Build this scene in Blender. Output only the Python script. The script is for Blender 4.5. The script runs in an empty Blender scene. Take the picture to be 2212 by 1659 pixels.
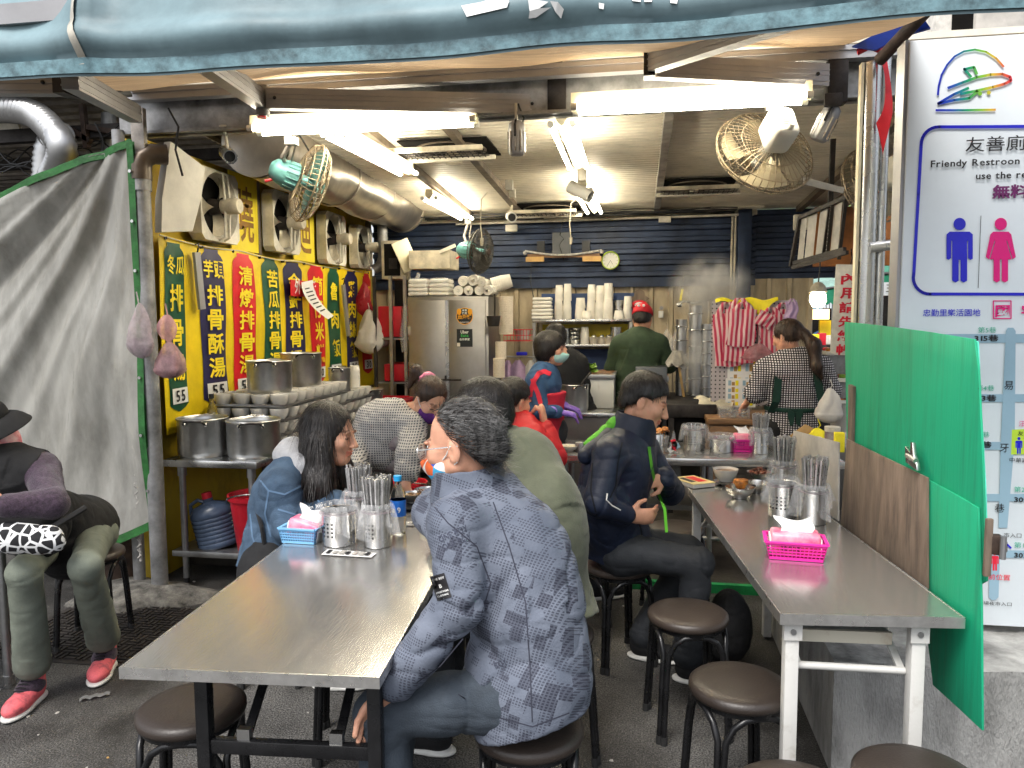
import bpy, bmesh, math, random
import numpy as np
from mathutils import Vector, Matrix

# ------------------------------------------------------------------ camera, sky, sun, exposure
SC = bpy.context.scene
COL = SC.collection
W, H, F = 2212.0, 1659.0, 1640.0            # photo pixels used for measuring, focal length in them
YAW, PITCH, ROLL = math.radians(9.5), math.radians(4.9), -.006
CAM = np.array([0, 0, 1.56])
RM = (Matrix.Rotation(YAW, 3, 'Z') @ Matrix.Rotation(math.pi/2 - PITCH, 3, 'X') @ Matrix.Rotation(ROLL, 3, 'Z'))
RN = np.array(RM)
camd = bpy.data.cameras.new('camera'); camo = bpy.data.objects.new('camera', camd); COL.objects.link(camo)
camd.sensor_width = 36; camd.lens = 36 * F / W; camd.clip_end = 500; camd.clip_start = .05
camo.matrix_world = Matrix.Translation(CAM) @ RM.to_4x4()
SC.camera = camo
world = bpy.data.worlds.new('World'); SC.world = world; world.use_nodes = True
wn = world.node_tree
bg = wn.nodes['Background']
sky = wn.nodes.new('ShaderNodeTexSky'); sky.sky_type = 'NISHITA'; sky.sun_disc = False
SUN_EL, SUN_AZ = math.radians(58), math.radians(200)      # high, behind the camera, through thick cloud
sky.sun_elevation = SUN_EL; sky.sun_rotation = SUN_AZ
sky.dust_density = 3; sky.air_density = 1.0; sky.ozone_density = 1.0
hs = wn.nodes.new('ShaderNodeHueSaturation'); hs.inputs['Saturation'].default_value = .35
wn.links.new(sky.outputs[0], hs.inputs['Color']); wn.links.new(hs.outputs[0], bg.inputs[0])
bg.inputs[1].default_value = .125
sund = bpy.data.lights.new('sun', 'SUN'); suno = bpy.data.objects.new('sun', sund); COL.objects.link(suno)
sund.energy = 1.45; sund.angle = math.radians(25); sund.color = (1, .97, .92)
suno.rotation_euler = (math.pi/2 - SUN_EL, 0, math.pi - SUN_AZ + math.pi)
_sd = Vector((math.sin(SUN_AZ)*math.cos(SUN_EL), math.cos(SUN_AZ)*math.cos(SUN_EL), math.sin(SUN_EL)))
suno.rotation_euler = _sd.to_track_quat('Z', 'Y').to_euler()
SC.view_settings.view_transform = 'Standard'; SC.view_settings.look = 'None'
SC.view_settings.gamma = 1; SC.view_settings.use_curve_mapping = False
SC.view_settings.exposure = 1.15
SC.cycles.max_bounces = 7; SC.cycles.diffuse_bounces = 4; SC.cycles.glossy_bounces = 3
SC.cycles.transmission_bounces = 5; SC.cycles.transparent_max_bounces = 12; SC.cycles.volume_bounces = 1
SC.cycles.use_denoising = True
SC.cycles.sample_clamp_indirect = 6; SC.cycles.caustics_reflective = False; SC.cycles.caustics_refractive = False

# ------------------------------------------------------------------ measuring: a pixel gives a direction, a plane the distance
def ray(px, py): return RN @ np.array([(px - W/2)/F, -(py - H/2)/F, -1.])
def G(px, py, z=0.): d = ray(px, py); return Vector(CAM + d*((z - CAM[2])/d[2]))
def YP(px, py, Y): d = ray(px, py); return Vector(CAM + d*(Y/d[1]))
def XP(px, py, X): d = ray(px, py); return Vector(CAM + d*(X/d[0]))
def CD(px, py, dist): return Vector(CAM + ray(px, py)*dist)
rnd = random.Random(7)

# ------------------------------------------------------------------ things and parts
def thing(name, label, cat, loc=(0, 0, 0), rz=0., group=None):
 o = bpy.data.objects.new(name, None); COL.objects.link(o)
 o.empty_display_size = .1
 o.location = loc; o.rotation_euler = (0, 0, rz)
 return tag(o, label, cat, group)
def tag(o, label, cat, group=None):
 o['label'] = label; o['category'] = cat
 if group: o['group'] = group
 return o
def struct(o): o['kind'] = 'structure'; return o
def copy_tree(o, parent=None, label=None, loc=None, rz=None, group=None):
 c = o.copy(); COL.objects.link(c); c.parent = parent
 for ch in [x for x in ALLCH.get(o.name, [])]:
  copy_tree(ch, c)
 if parent is not None: ALLCH.setdefault(parent.name, []).append(c)
 if label: c['label'] = label
 if group: c['group'] = group
 if loc is not None: c.location = loc
 if rz is not None: c.rotation_euler = (0, 0, rz)
 return c
ALLCH = {}

def rotm(rx=0, ry=0, rz=0):
 return Matrix.Rotation(rz, 3, 'Z') @ Matrix.Rotation(ry, 3, 'Y') @ Matrix.Rotation(rx, 3, 'X')
def frame(p0, p1):
 d = (Vector(p1) - Vector(p0)); L = d.length; d = d/L if L else Vector((0, 0, 1))
 a = Vector((0, 0, 1)) if abs(d.z) < .95 else Vector((1, 0, 0))
 u = a.cross(d).normalized(); v = d.cross(u)
 return d, u, v, L

class MB:
 def __init__(s): s.v = []; s.f = []
 def add(s, vs, fs):
  b = len(s.v); s.v += [tuple(x) for x in vs]; s.f += [tuple(i + b for i in q) for q in fs]; return s
 def box(s, c, size, R=None):
  c = Vector(c); x, y, z = size[0]/2, size[1]/2, size[2]/2
  vs = [Vector((a*x, b*y, d*z)) for d in (-1, 1) for b in (-1, 1) for a in (-1, 1)]
  if R is not None: vs = [R @ q for q in vs]
  return s.add([c + q for q in vs], [(0, 2, 3, 1), (4, 5, 7, 6), (0, 1, 5, 4), (2, 6, 7, 3), (0, 4, 6, 2), (1, 3, 7, 5)])
 def bx(s, x0, x1, y0, y1, z0, z1): return s.box(((x0+x1)/2, (y0+y1)/2, (z0+z1)/2), (abs(x1-x0), abs(y1-y0), abs(z1-z0)))
 def bar(s, p0, p1, w, h=None, up=None):
  h = h or w; d, u, v, L = frame(p0, p1)
  if up is not None:
   v = Vector(up).normalized(); u = d.cross(v).normalized()*-1; v = d.cross(u)
  vs = []
  for p in (Vector(p0), Vector(p1)):
   for a, b in ((-1, -1), (1, -1), (1, 1), (-1, 1)): vs.append(p + u*a*w/2 + v*b*h/2)
  return s.add(vs, [(0, 1, 2, 3)[::-1], (4, 5, 6, 7), (0, 1, 5, 4), (1, 2, 6, 5), (2, 3, 7, 6), (3, 0, 4, 7)])
 def cyl(s, p0, p1, r0, r1=None, n=16, cap=True):
  return s.tube([p0, p1], [r0, r0 if r1 is None else r1], n, cap)
 def tube(s, pts, r, n=10, cap=True):
  pts = [Vector(p) for p in pts]; m = len(pts)
  rs = r if isinstance(r, (list, tuple)) else [r]*m
  d, u, v, _ = frame(pts[0], pts[1]); vs = []
  for i, p in enumerate(pts):
   t = (pts[min(i+1, m-1)] - pts[max(i-1, 0)]).normalized()
   u = (u - t*u.dot(t)).normalized(); v = t.cross(u)
   for k in range(n):
    a = 2*math.pi*k/n; vs.append(p + (u*math.cos(a) + v*math.sin(a))*rs[i])
  fs = [(i*n+k, i*n+(k+1) % n, (i+1)*n+(k+1) % n, (i+1)*n+k) for i in range(m-1) for k in range(n)]
  if cap: fs += [tuple(range(n))[::-1], tuple((m-1)*n + k for k in range(n))]
  return s.add(vs, fs)
 def lathe(s, prof, c=(0, 0, 0), n=24, R=None, sx=1., sy=1.):
  c = Vector(c); vs = []; m = len(prof)
  for r, z in prof:
   for k in range(n):
    a = 2*math.pi*k/n; q = Vector((r*sx*math.cos(a), r*sy*math.sin(a), z))
    vs.append(c + (R @ q if R is not None else q))
  fs = [(i*n+k, i*n+(k+1) % n, (i+1)*n+(k+1) % n, (i+1)*n+k) for i in range(m-1) for k in range(n)]
  return s.add(vs, fs)
 def grid(s, fn, nu, nv, closed_u=False):
  vs = [fn(i/(nu-1 if not closed_u else nu), j/(nv-1)) for j in range(nv) for i in range(nu)]
  fs = [(j*nu+i, j*nu+(i+1) % nu, (j+1)*nu+(i+1) % nu, (j+1)*nu+i) for j in range(nv-1) for i in range(nu if closed_u else nu-1)]
  return s.add(vs, fs)
 def prism(s, poly, origin, ux, uy, depth):
  """extruded polygon: 2D points in the frame ux, uy at origin, thickness vector depth"""
  o = Vector(origin); ux = Vector(ux); uy = Vector(uy); dp = Vector(depth); n = len(poly)
  a = [o + ux*x + uy*y for x, y in poly]
  return s.add(a + [p + dp for p in a], [tuple(range(n)), tuple(range(n, 2*n))[::-1]] + [(i, n+i, n+(i+1) % n, (i+1) % n) for i in range(n)])
 def ball(s, c, r, n=12, m=8, R=None):
  r = r if isinstance(r, (tuple, list)) else (r, r, r)
  prof = [(math.sin(math.pi*j/m), -math.cos(math.pi*j/m)) for j in range(m+1)]
  c = Vector(c); vs = []
  for a, z in prof:
   for k in range(n):
    q = Vector((r[0]*a*math.cos(2*math.pi*k/n), r[1]*a*math.sin(2*math.pi*k/n), r[2]*z))
    vs.append(c + (R @ q if R is not None else q))
  return s.add(vs, [(j*n+k, j*n+(k+1) % n, (j+1)*n+(k+1) % n, (j+1)*n+k) for j in range(m) for k in range(n)])
 def mesh(s, name, smooth=None, bevel=0., seg=2):
  me = bpy.data.meshes.new(name); me.from_pydata(s.v, [], s.f); me.validate(verbose=False)
  if bevel or smooth is not None:
   bm = bmesh.new(); bm.from_mesh(me)
   bmesh.ops.remove_doubles(bm, verts=bm.verts, dist=1e-6)
   bmesh.ops.recalc_face_normals(bm, faces=bm.faces)
   if bevel:
    es = [e for e in bm.edges if len(e.link_faces) == 2 and e.calc_face_angle(0) > .6]
    bmesh.ops.bevel(bm, geom=es, offset=bevel, segments=seg, profile=.5, affect='EDGES', clamp_overlap=True)
   if smooth is not None or bevel:
    lim = math.radians(smooth or 35)
    for f in bm.faces: f.smooth = True
    for e in bm.edges:
     if len(e.link_faces) == 2 and e.calc_face_angle(0) > lim: e.smooth = False
   bm.to_mesh(me); bm.free()
  return me
 def build(s, name, mat, parent=None, world=False, smooth=35, bevel=0., loc=None, rz=0., seg=2):
  if world and parent is not None:
   off = Vector(parent.location)
   q = parent.parent
   while q is not None: off += Vector(q.location); q = q.parent
   s.v = [tuple(Vector(p) - off) for p in s.v]
  return link(name, s.mesh(name, smooth, bevel, seg), mat, parent, loc, rz)
def link(name, me, mat, parent=None, loc=None, rz=0.):
 o = bpy.data.objects.new(name, me); COL.objects.link(o)
 if mat is not None:
  if isinstance(mat, str): mat = M[mat]
  if len(me.materials) == 0: me.materials.append(mat)
 if parent is not None:
  o.parent = parent; ALLCH.setdefault(parent.name, []).append(o)
 if loc is not None: o.location = loc
 o.rotation_euler = (0, 0, rz)
 return o

# ------------------------------------------------------------------ lettering (the built-in font)
_tc = bpy.data.curves.new('t', 'FONT'); _to = bpy.data.objects.new('t', _tc); COL.objects.link(_to)
_gl = {}
def glyph(ch, bold):
 k = (ch, bold)
 if k not in _gl:
  _tc.body = ch; _tc.offset = bold; _tc.resolution_u = 2
  bpy.context.view_layer.update()
  me = bpy.data.meshes.new_from_object(_to.evaluated_get(bpy.context.evaluated_depsgraph_get()))
  v = [(p.co.x, p.co.y) for p in me.vertices]; f = [tuple(p.vertices) for p in me.polygons]
  bpy.data.meshes.remove(me)
  if v:
   xs = [a for a, b in v]; ys = [b for a, b in v]; bb = (min(xs), max(xs), min(ys), max(ys))
  else: bb = (0, .3, 0, 0)
  _gl[k] = (v, f, bb)
 return _gl[k]
def put_glyph(mb, ch, o, ux, uy, w, h, bold=0., fn=None):
 """one character filling the box w x h whose lower left corner is o"""
 v, f, bb = glyph(ch, bold)
 if not v: return
 o = Vector(o); ux = Vector(ux); uy = Vector(uy)
 sx = w/max(bb[1]-bb[0], 1e-3); sy = h/max(bb[3]-bb[2], 1e-3)
 if ch in '一丨1l|:.-': sx = sy = min(sx, sy)
 pts = [((x-bb[0])*sx, (y-bb[2])*sy) for x, y in v]
 if fn: mb.add([fn(x, y) for x, y in pts], f)
 else: mb.add([o + ux*x + uy*y for x, y in pts], f)
def line_text(mb, s, o, ux, uy, size, bold=0., width=None):
 """a line of text, lower left corner o; size = height of a full character"""
 o = Vector(o); ux = Vector(ux); uy = Vector(uy)
 adv = []; tot = 0
 for ch in s:
  v, f, bb = glyph(ch, bold)
  a = .34 if ch == ' ' else (bb[1] + .055 if ord(ch) < 256 else 1.0)
  adv.append(a); tot += a
 k = size if width is None else width/tot
 x = 0
 for ch, a in zip(s, adv):
  v, f, bb = glyph(ch, bold)
  if v: mb.add([o + ux*(x + p*k) + uy*(q*size) for p, q in v], f)
  x += a*k
 return x

# ------------------------------------------------------------------ materials
M = {}
def N(nt, t, **kw):
 n = nt.nodes.new(t)
 for k, v in kw.items():
  if k in n.inputs.keys(): n.inputs[k].default_value = v
  else: setattr(n, k, v)
 return n
def rgba(c): return (c[0], c[1], c[2], 1)
def mat(name, col, rough=.5, metal=0., var=.18, scale=6., bump=0., bscale=60., col2=None, col2_amt=.5, stretch=(1, 1, 1),
  spec=.5, trans=0., alpha=1., coat=0., sheen=0., sss=0., rvar=.12, ior=1.45, transl=0., detail=6., attr=False):
 m = bpy.data.materials.new(name); m.use_nodes = True; nt = m.node_tree; L = nt.links
 b = nt.nodes['Principled BSDF']; out = nt.nodes['Material Output']
 tc = N(nt, 'ShaderNodeTexCoord'); mp = N(nt, 'ShaderNodeMapping'); mp.inputs['Scale'].default_value = stretch
 L.new(tc.outputs['Object'], mp.inputs[0])
 nz = N(nt, 'ShaderNodeTexNoise', Scale=scale, Detail=detail, Roughness=.65); L.new(mp.outputs[0], nz.inputs['Vector'])
 rp = N(nt, 'ShaderNodeValToRGB')
 c2 = col2 if col2 is not None else tuple(max(0, x*(1-2*var)) for x in col)
 c1 = col if col2 is not None else tuple(min(1, x*(1+var)) for x in col)
 rp.color_ramp.elements[0].color = rgba(c2); rp.color_ramp.elements[1].color = rgba(c1)
 a = col2_amt
 rp.color_ramp.elements[0].position = max(0, a-.22); rp.color_ramp.elements[1].position = min(1, a+.16)
 L.new(nz.outputs['Fac'], rp.inputs[0])
 src = rp.outputs[0]
 if attr:
  at = N(nt, 'ShaderNodeAttribute'); at.attribute_name = 'Col'
  mx = N(nt, 'ShaderNodeMix', data_type='RGBA', blend_type='MULTIPLY'); mx.inputs[0].default_value = 1
  L.new(src, mx.inputs[6]); L.new(at.outputs['Color'], mx.inputs[7]); src = mx.outputs[2]
 L.new(src, b.inputs['Base Color'])
 b.inputs['Metallic'].default_value = metal; b.inputs['Specular IOR Level'].default_value = spec
 b.inputs['IOR'].default_value = ior
 mr = N(nt, 'ShaderNodeMapRange'); mr.inputs['To Min'].default_value = max(.02, rough-rvar); mr.inputs['To Max'].default_value = min(1, rough+rvar)
 n2 = N(nt, 'ShaderNodeTexNoise', Scale=scale*2.7, Detail=4.); L.new(mp.outputs[0], n2.inputs['Vector'])
 L.new(n2.outputs['Fac'], mr.inputs[0]); L.new(mr.outputs[0], b.inputs['Roughness'])
 if trans: b.inputs['Transmission Weight'].default_value = trans
 if alpha < 1: b.inputs['Alpha'].default_value = alpha
 if coat: b.inputs['Coat Weight'].default_value = coat; b.inputs['Coat Roughness'].default_value = .15
 if sheen: b.inputs['Sheen Weight'].default_value = sheen; b.inputs['Sheen Roughness'].default_value = .5
 if sss:
  b.inputs['Subsurface Weight'].default_value = sss; b.inputs['Subsurface Radius'].default_value = (.012, .005, .003); b.inputs['Subsurface Scale'].default_value = .6
 if bump:
  n3 = N(nt, 'ShaderNodeTexNoise', Scale=bscale, Detail=5.); L.new(mp.outputs[0], n3.inputs['Vector'])
  bp = N(nt, 'ShaderNodeBump', Strength=min(1, bump)); bp.inputs['Distance'].default_value = .01*max(1, bump)
  L.new(n3.outputs['Fac'], bp.inputs['Height']); L.new(bp.outputs[0], b.inputs['Normal'])
 if transl:
  tl = N(nt, 'ShaderNodeBsdfTranslucent'); L.new(src, tl.inputs[0])
  ms = N(nt, 'ShaderNodeMixShader'); ms.inputs[0].default_value = transl
  L.new(b.outputs[0], ms.inputs[1]); L.new(tl.outputs[0], ms.inputs[2]); L.new(ms.outputs[0], out.inputs[0])
 M[name] = m
 return m
def emis(name, col, power):
 m = bpy.data.materials.new(name); m.use_nodes = True; b = m.node_tree.nodes['Principled BSDF']
 b.inputs['Base Color'].default_value = rgba(col); b.inputs['Emission Color'].default_value = rgba(col); b.inputs['Emission Strength'].default_value = power
 M[name] = m
 return m

mat('steel', (.55, .55, .54), .27, 1., .10, 3, .04, 120, rvar=.10, stretch=(1, 1, 1))
mat('table_steel', (.54, .53, .515), .17, .84, .03, 2.5, .05, 30, rvar=.06, stretch=(9, 1, 1))
mat('pot_steel', (.52, .52, .51), .34, 1., .16, 6, .05, 70, rvar=.12)
mat('dull_steel', (.40, .40, .40), .42, 1., .22, 4, .08, 60, rvar=.14)
mat('cabinet_steel', (.30, .285, .27), .42, 1., .15, 1.6, .04, 200, rvar=.12)
mat('aluminium', (.33, .325, .33), .5, .5, .08, 5)
mat('dirty_aluminium', (.34, .31, .28), .55, .5, .35, 5, .08, 50)
mat('galv', (.27, .27, .27), .55, .55, .3, 7, .12, 40)
mat('duct_metal', (.50, .50, .50), .42, .9, .12, 3, .05, 30)
mat('grease_duct', (.42, .38, .33), .34, .9, .22, 2.5, .15, 5)
mat('black_metal', (.012, .012, .013), .28, .2, .3, 8, .05, 60)
mat('dark_iron', (.035, .030, .028), .6, .4, .4, 9, .15, 40)
mat('rust_iron', (.055, .035, .026), .7, .3, .45, 12, .2, 40)
mat('black_plastic', (.015, .015, .016), .4, 0, .3, 8)
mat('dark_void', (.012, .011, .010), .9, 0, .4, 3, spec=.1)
mat('white_plastic', (.72, .71, .67), .4, 0, .08, 5)
mat('old_white', (.62, .58, .49), .5, 0, .22, 6, .05, 40)
mat('grimy_cream', (.55, .49, .38), .6, 0, .30, 5, .06, 30)
mat('lamp_cream', (.78, .72, .52), .45, 0, .10, 6)
mat('white_paint', (.60, .59, .56), .55, .1, .25, 14, .10, 60, col2=(.30, .26, .21), col2_amt=.30)
mat('styro', (.78, .75, .68), .7, 0, .06, 10, .05, 120)
mat('paper', (.80, .79, .76), .8, 0, .04, 6)
mat('cup_white', (.78, .74, .66), .5, 0, .06, 8)
mat('porcelain', (.66, .63, .57), .22, 0, .12, 9, coat=.4)
mat('wood', (.25, .13, .055), .5, 0, .35, 3, .12, 40, stretch=(1, 9, 9))
mat('old_wood', (.20, .12, .07), .65, 0, .4, 3, .15, 30, stretch=(1, 8, 8))
mat('brown_board', (.17, .125, .092), .75, 0, .28, 4, .15, 30, stretch=(6, 6, 1))
mat('green_board', (.006, .36, .18), .6, 0, .25, 3, .15, 25, stretch=(1, 7, .4), col2=(.012, .15, .075), col2_amt=.36)
mat('teal_edge', (.10, .62, .45), .6, 0, .15, 20)
mat('grey_board', (.42, .40, .37), .6, 0, .2, 5)
mat('concrete', (.36, .355, .34), .9, 0, .45, 5, .9, 90, detail=10, stretch=(2.2, 2.2, .6), col2=(.08, .08, .075), col2_amt=.40)
mat('concrete_top', (.36, .35, .33), .9, 0, .35, 6, .6, 50, detail=10)
mat('red_plastic', (.55, .015, .03), .35, 0, .12, 5)
mat('pink_plastic', (.85, .03, .36), .35, 0, .08, 5)
mat('blue_plastic', (.22, .50, .80), .35, 0, .08, 5)
mat('turquoise', (.17, .42, .42), .4, .1, .2, 8)
mat('fan_wire', (.34, .27, .18), .5, .6, .3, 10)
mat('fan_wire_dark', (.06, .055, .045), .5, .5, .3, 10)
mat('fan_blade', (.42, .36, .24), .3, .2, .25, 4, alpha=1)
mat('green_blade', (.10, .22, .20), .4, .1, .3, 4)
mat('exhaust_blade', (.36, .32, .24), .35, .4, .35, 5)
mat('blue_wall', (.026, .040, .080), .45, .3, .35, 3.5, .08, 20)
mat('beige_wall', (.46, .38, .26), .6, .1, .30, 3, .06, 25, stretch=(1, 1, .3))
mat('yellow_wall', (.52, .36, .02), .6, 0, .35, 3, .06, 20, col2=(.05, .035, .012), col2_amt=.34, stretch=(1, 1, .6))
mat('ceiling_panel', (.80, .73, .60), .45, .15, .20, 1.5, .04, 18, stretch=(1, 1, 1))
mat('ceiling_beam', (.20, .16, .12), .6, .3, .35, 4, .1, 30)
mat('green_trim', (.02, .12, .025), .6, 0, .3, 12, .3, 60)
mat('rope', (.42, .40, .37), .8, 0, .25, 30, .4, 120)
mat('black_rubber', (.02, .02, .02), .7)
mat('seat_vinyl', (.036, .027, .022), .40, 0, .16, 4, .12, 160)
mat('skin', (.62, .36, .25), .5, 0, .07, 30, .06, 300, sss=.12, attr=True)
mat('white_print', (.80, .80, .78), .6, 0, .03)
mat('yellow_print', (.86, .68, .02), .55, 0, .06)
mat('banner_yellow', (.80, .58, .01), .45, 0, .14, 2.5, .10, 6)
mat('banner_green', (.012, .085, .045), .42, 0, .15, 3, .08, 8)
mat('banner_navy', (.020, .018, .075), .42, 0, .15, 3, .08, 8)
mat('banner_red', (.62, .012, .022), .42, 0, .12, 3, .08, 8)
mat('ink', (.015, .014, .016), .6)
mat('red_ink', (.60, .01, .03), .6)
mat('brown_ink', (.26, .12, .004), .6)
mat('sign_white', (.74, .79, .83), .35, 0, .03, 4)
mat('sign_blue', (.010, .010, .55), .4, 0, .04)
mat('sign_pink', (.78, .0, .20), .4, 0, .04)
mat('sign_road', (.30, .45, .55), .4, 0, .04)
mat('sign_green', (.02, .40, .25), .4, 0, .04)
mat('sign_red', (.75, .02, .05), .4, 0, .04)
mat('sign_purple', (.16, .01, .12), .4, 0, .04)
mat('lime', (.50, .70, .05), .4, 0, .04)
emis('tube_glow', (1, .92, .74), 27)
emis('bulb_glow', (1, .88, .62), 9)
# ================================================================== the setting
def ground_mat():
 m = bpy.data.materials.new('asphalt'); m.use_nodes = True; nt = m.node_tree; L = nt.links; b = nt.nodes['Principled BSDF']
 tc = N(nt, 'ShaderNodeTexCoord')
 n1 = N(nt, 'ShaderNodeTexNoise', Scale=1.1, Detail=8., Roughness=.6); L.new(tc.outputs['Object'], n1.inputs[0])
 r1 = N(nt, 'ShaderNodeValToRGB'); e = r1.color_ramp.elements
 e[0].position = .40; e[0].color = (.009, .008, .007, 1); e[1].position = .62; e[1].color = (.085, .082, .078, 1)
 L.new(n1.outputs[0], r1.inputs[0])
 v = N(nt, 'ShaderNodeTexVoronoi', Scale=150.); L.new(tc.outputs['Object'], v.inputs[0])
 r2 = N(nt, 'ShaderNodeValToRGB'); e = r2.color_ramp.elements
 e[0].position = .0; e[0].color = (1, 1, 1, 1); e[1].position = .32; e[1].color = (0, 0, 0, 1); L.new(v.outputs['Distance'], r2.inputs[0])
 n4 = N(nt, 'ShaderNodeTexNoise', Scale=60., Detail=3.); L.new(tc.outputs['Object'], n4.inputs[0])
 mu = N(nt, 'ShaderNodeMath', operation='MULTIPLY'); L.new(r2.outputs[0], mu.inputs[0]); L.new(n4.outputs[0], mu.inputs[1])
 mx = N(nt, 'ShaderNodeMix', data_type='RGBA'); L.new(mu.outputs[0], mx.inputs[0]); L.new(r1.outputs[0], mx.inputs[6]); mx.inputs[7].default_value = (.22, .21, .20, 1)
 n5 = N(nt, 'ShaderNodeTexNoise', Scale=150., Detail=2.); L.new(tc.outputs['Object'], n5.inputs[0])
 r5 = N(nt, 'ShaderNodeValToRGB'); e = r5.color_ramp.elements; e[0].position = .36; e[0].color = (.25, .25, .25, 1); e[1].position = .62; e[1].color = (2., 2., 2., 1)
 L.new(n5.outputs[0], r5.inputs[0])
 m2 = N(nt, 'ShaderNodeMix', data_type='RGBA', blend_type='MULTIPLY'); m2.inputs[0].default_value = 1
 L.new(mx.outputs[2], m2.inputs[6]); L.new(r5.outputs[0], m2.inputs[7]); L.new(m2.outputs[2], b.inputs['Base Color'])
 b.inputs['Roughness'].default_value = .75
 rr = N(nt, 'ShaderNodeMapRange'); rr.inputs[1].default_value = .3; rr.inputs[2].default_value = .7; rr.inputs[3].default_value = .5; rr.inputs[4].default_value = .95
 L.new(n1.outputs[0], rr.inputs[0]); L.new(rr.outputs[0], b.inputs['Roughness'])
 bp = N(nt, 'ShaderNodeBump', Strength=.55); bp.inputs['Distance'].default_value = .006
 ad = N(nt, 'ShaderNodeMath', operation='ADD'); L.new(v.outputs['Distance'], ad.inputs[0]); L.new(n5.outputs[0], ad.inputs[1])
 L.new(ad.outputs[0], bp.inputs['Height']); L.new(bp.outputs[0], b.inputs['Normal'])
 M['asphalt'] = m
ground_mat()
mat('stall_floor', (.055, .048, .040), .55, 0, .5, 3, .4, 60, rvar=.25)
mat('green_line', (.02, .34, .10), .6, 0, .25, 10)
mat('tarp', (.52, .515, .48), .3, 0, .3, 4.0, .5, 14, transl=.4, alpha=.93, col2=(.22, .21, .185), col2_amt=.42, stretch=(1.6, 1, .55))
mat('awning_under', (.50, .34, .19), .75, 0, .15, 3, .12, 60, stretch=(1, 14, 14), transl=.25)
mat('awning_top', (.17, .25, .275), .5, 0, .2, 3, .35, 9, spec=.35)
mat('awning_hem', (.13, .23, .26), .45, 0, .35, 20, .2, 60)
mat('blue_tarp', (.02, .06, .40), .4, 0, .2, 4, transl=.3)
mat('red_ribbon', (.50, .01, .02), .5, 0, .15, 6)
mat('brown_pipe', (.10, .075, .055), .35, .35, .3, 5)
mat('pillar_paint', (.62, .60, .56), .7, 0, .3, 6, .1, 20)

g = MB(); g.add([(-60, -40, 0), (60, -40, 0), (60, 120, 0), (-60, 120, 0)], [(0, 1, 2, 3)])
struct(g.build('ground', 'asphalt', smooth=None))
g = MB(); g.bx(-2.86, 2.1, 4.36, 8.0, -.05, .05)
struct(g.build('stall_floor', 'stall_floor', bevel=.006))
g = MB(); g.bx(-2.2, 1.9, 4.325, 4.36, -.02, .052)
struct(g.build('floor_edge_strip', 'green_line'))

# cast iron drain cover in the street
p = G(250, 1372)
dc = thing('drain_cover', 'dark cast iron drain cover with woven raised bars in the street', 'drain cover', (p.x, p.y, 0))
g = MB(); g.bx(-.50, .46, -.32, .34, -.02, .004); g.build('plate', 'dark_iron', dc)
g = MB()
for i in range(16):
 for j in range(11):
  x, y = -.47 + i*.06, -.29 + j*.06
  if (i + j) % 2: g.bx(x, x+.054, y+.006, y+.020, .004, .011); g.bx(x, x+.054, y+.034, y+.048, .004, .011)
  else: g.bx(x+.006, x+.020, y, y+.054, .004, .011); g.bx(x+.034, x+.048, y, y+.054, .004, .011)
g.build('raised_tread', 'dark_iron', dc)
# low broken concrete footing round the posts
p = G(325, 1285)
ft = MB()
def _ft(u, v):
 a = 2*math.pi*u; r = (.34 + .06*math.sin(3*a+1) + .03*math.sin(7*a))*(1-v)
 return (p.x - .04 + r*1.25*math.cos(a), p.y - .03 + r*.75*math.sin(a), .075*(v**.45) - .002 + .01*math.sin(9*a)*v*(1-v))
ft.grid(_ft, 40, 7, True)
mat('footing', (.11, .105, .095), .9, 0, .45, 14, .9, 60)
tag(ft.build('post_footing', 'footing', smooth=60), 'rough low concrete footing at the base of the two grey posts', 'footing')

# posts at the stall's corner
def post(px, py, r, ztop, m, name, label, elbow=False, y=None):
 b = G(px, py)
 t = thing(name, label, 'post', (b.x, b.y, 0))
 g = MB(); g.cyl((0, 0, .0), (0, 0, ztop), r, n=20); g.build('pipe', m, t)
 return t
pA = post(347, 1283, .045, 2.34, 'galv', 'drain_pipe', 'grey steel drain pipe with a curved elbow beside the yellow menu banner')
g = MB(); g.tube([(0, 0, 2.33), (0, 0, 2.40), (.012, .01, 2.445), (.045, .04, 2.475), (.10, .09, 2.48)], .056, 18); g.build('elbow', 'brown_pipe', pA)
for a_, b_, r_ in ((2.27, 2.33, .052), (0, .03, .058)): g = MB(); g.cyl((0, 0, a_), (0, 0, b_), r_, n=20); g.build('collar', 'galv', pA)
g = MB(); g.box((0, 0, 2.58), (.075, .03, .26)); g.build('top_block', 'dirty_aluminium', pA)
pB = post(303, 1270, .033, 2.62, 'galv', 'tent_pole', 'thin grey pole laced to the green edge of the clear tarpaulin')
g = MB(); g.tube([(.045, -.03, 1.25+.0), (.05, -.045, 1.05), (.042, -.04, .9), (.055, -.05, .7), (.045, -.045, .45), (.05, -.05, .18)], .0085, 7)
for k in range(34):
 z = .2 + k*.031
 g.tube([(.036+.02*(k % 2), -.056, z), (.062-.02*(k % 2), -.062, z+.022)], .006, 5)
tag(g.build('rope', 'rope', None, loc=pB.location), 'frayed white rope tied down along the thin tent pole', 'rope')

# left wall, yellow, behind banner and pots
wl = thing('left_wall', 'grimy yellow side wall behind the menu banner and soup pots', 'wall', (-2.86, 4.0, 0))
g = MB(); g.bx(-2.92, -2.86, 4.02, 7.95, 0, 2.62); g.build('wall_sheet', 'yellow_wall', wl, True)
for y in (4.06, 5.4, 7.78):
 g = MB(); g.bx(-2.862, -2.82, y-.02, y+.02, 0, 2.6); g.build('stud', 'ceiling_beam', wl, True)

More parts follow.
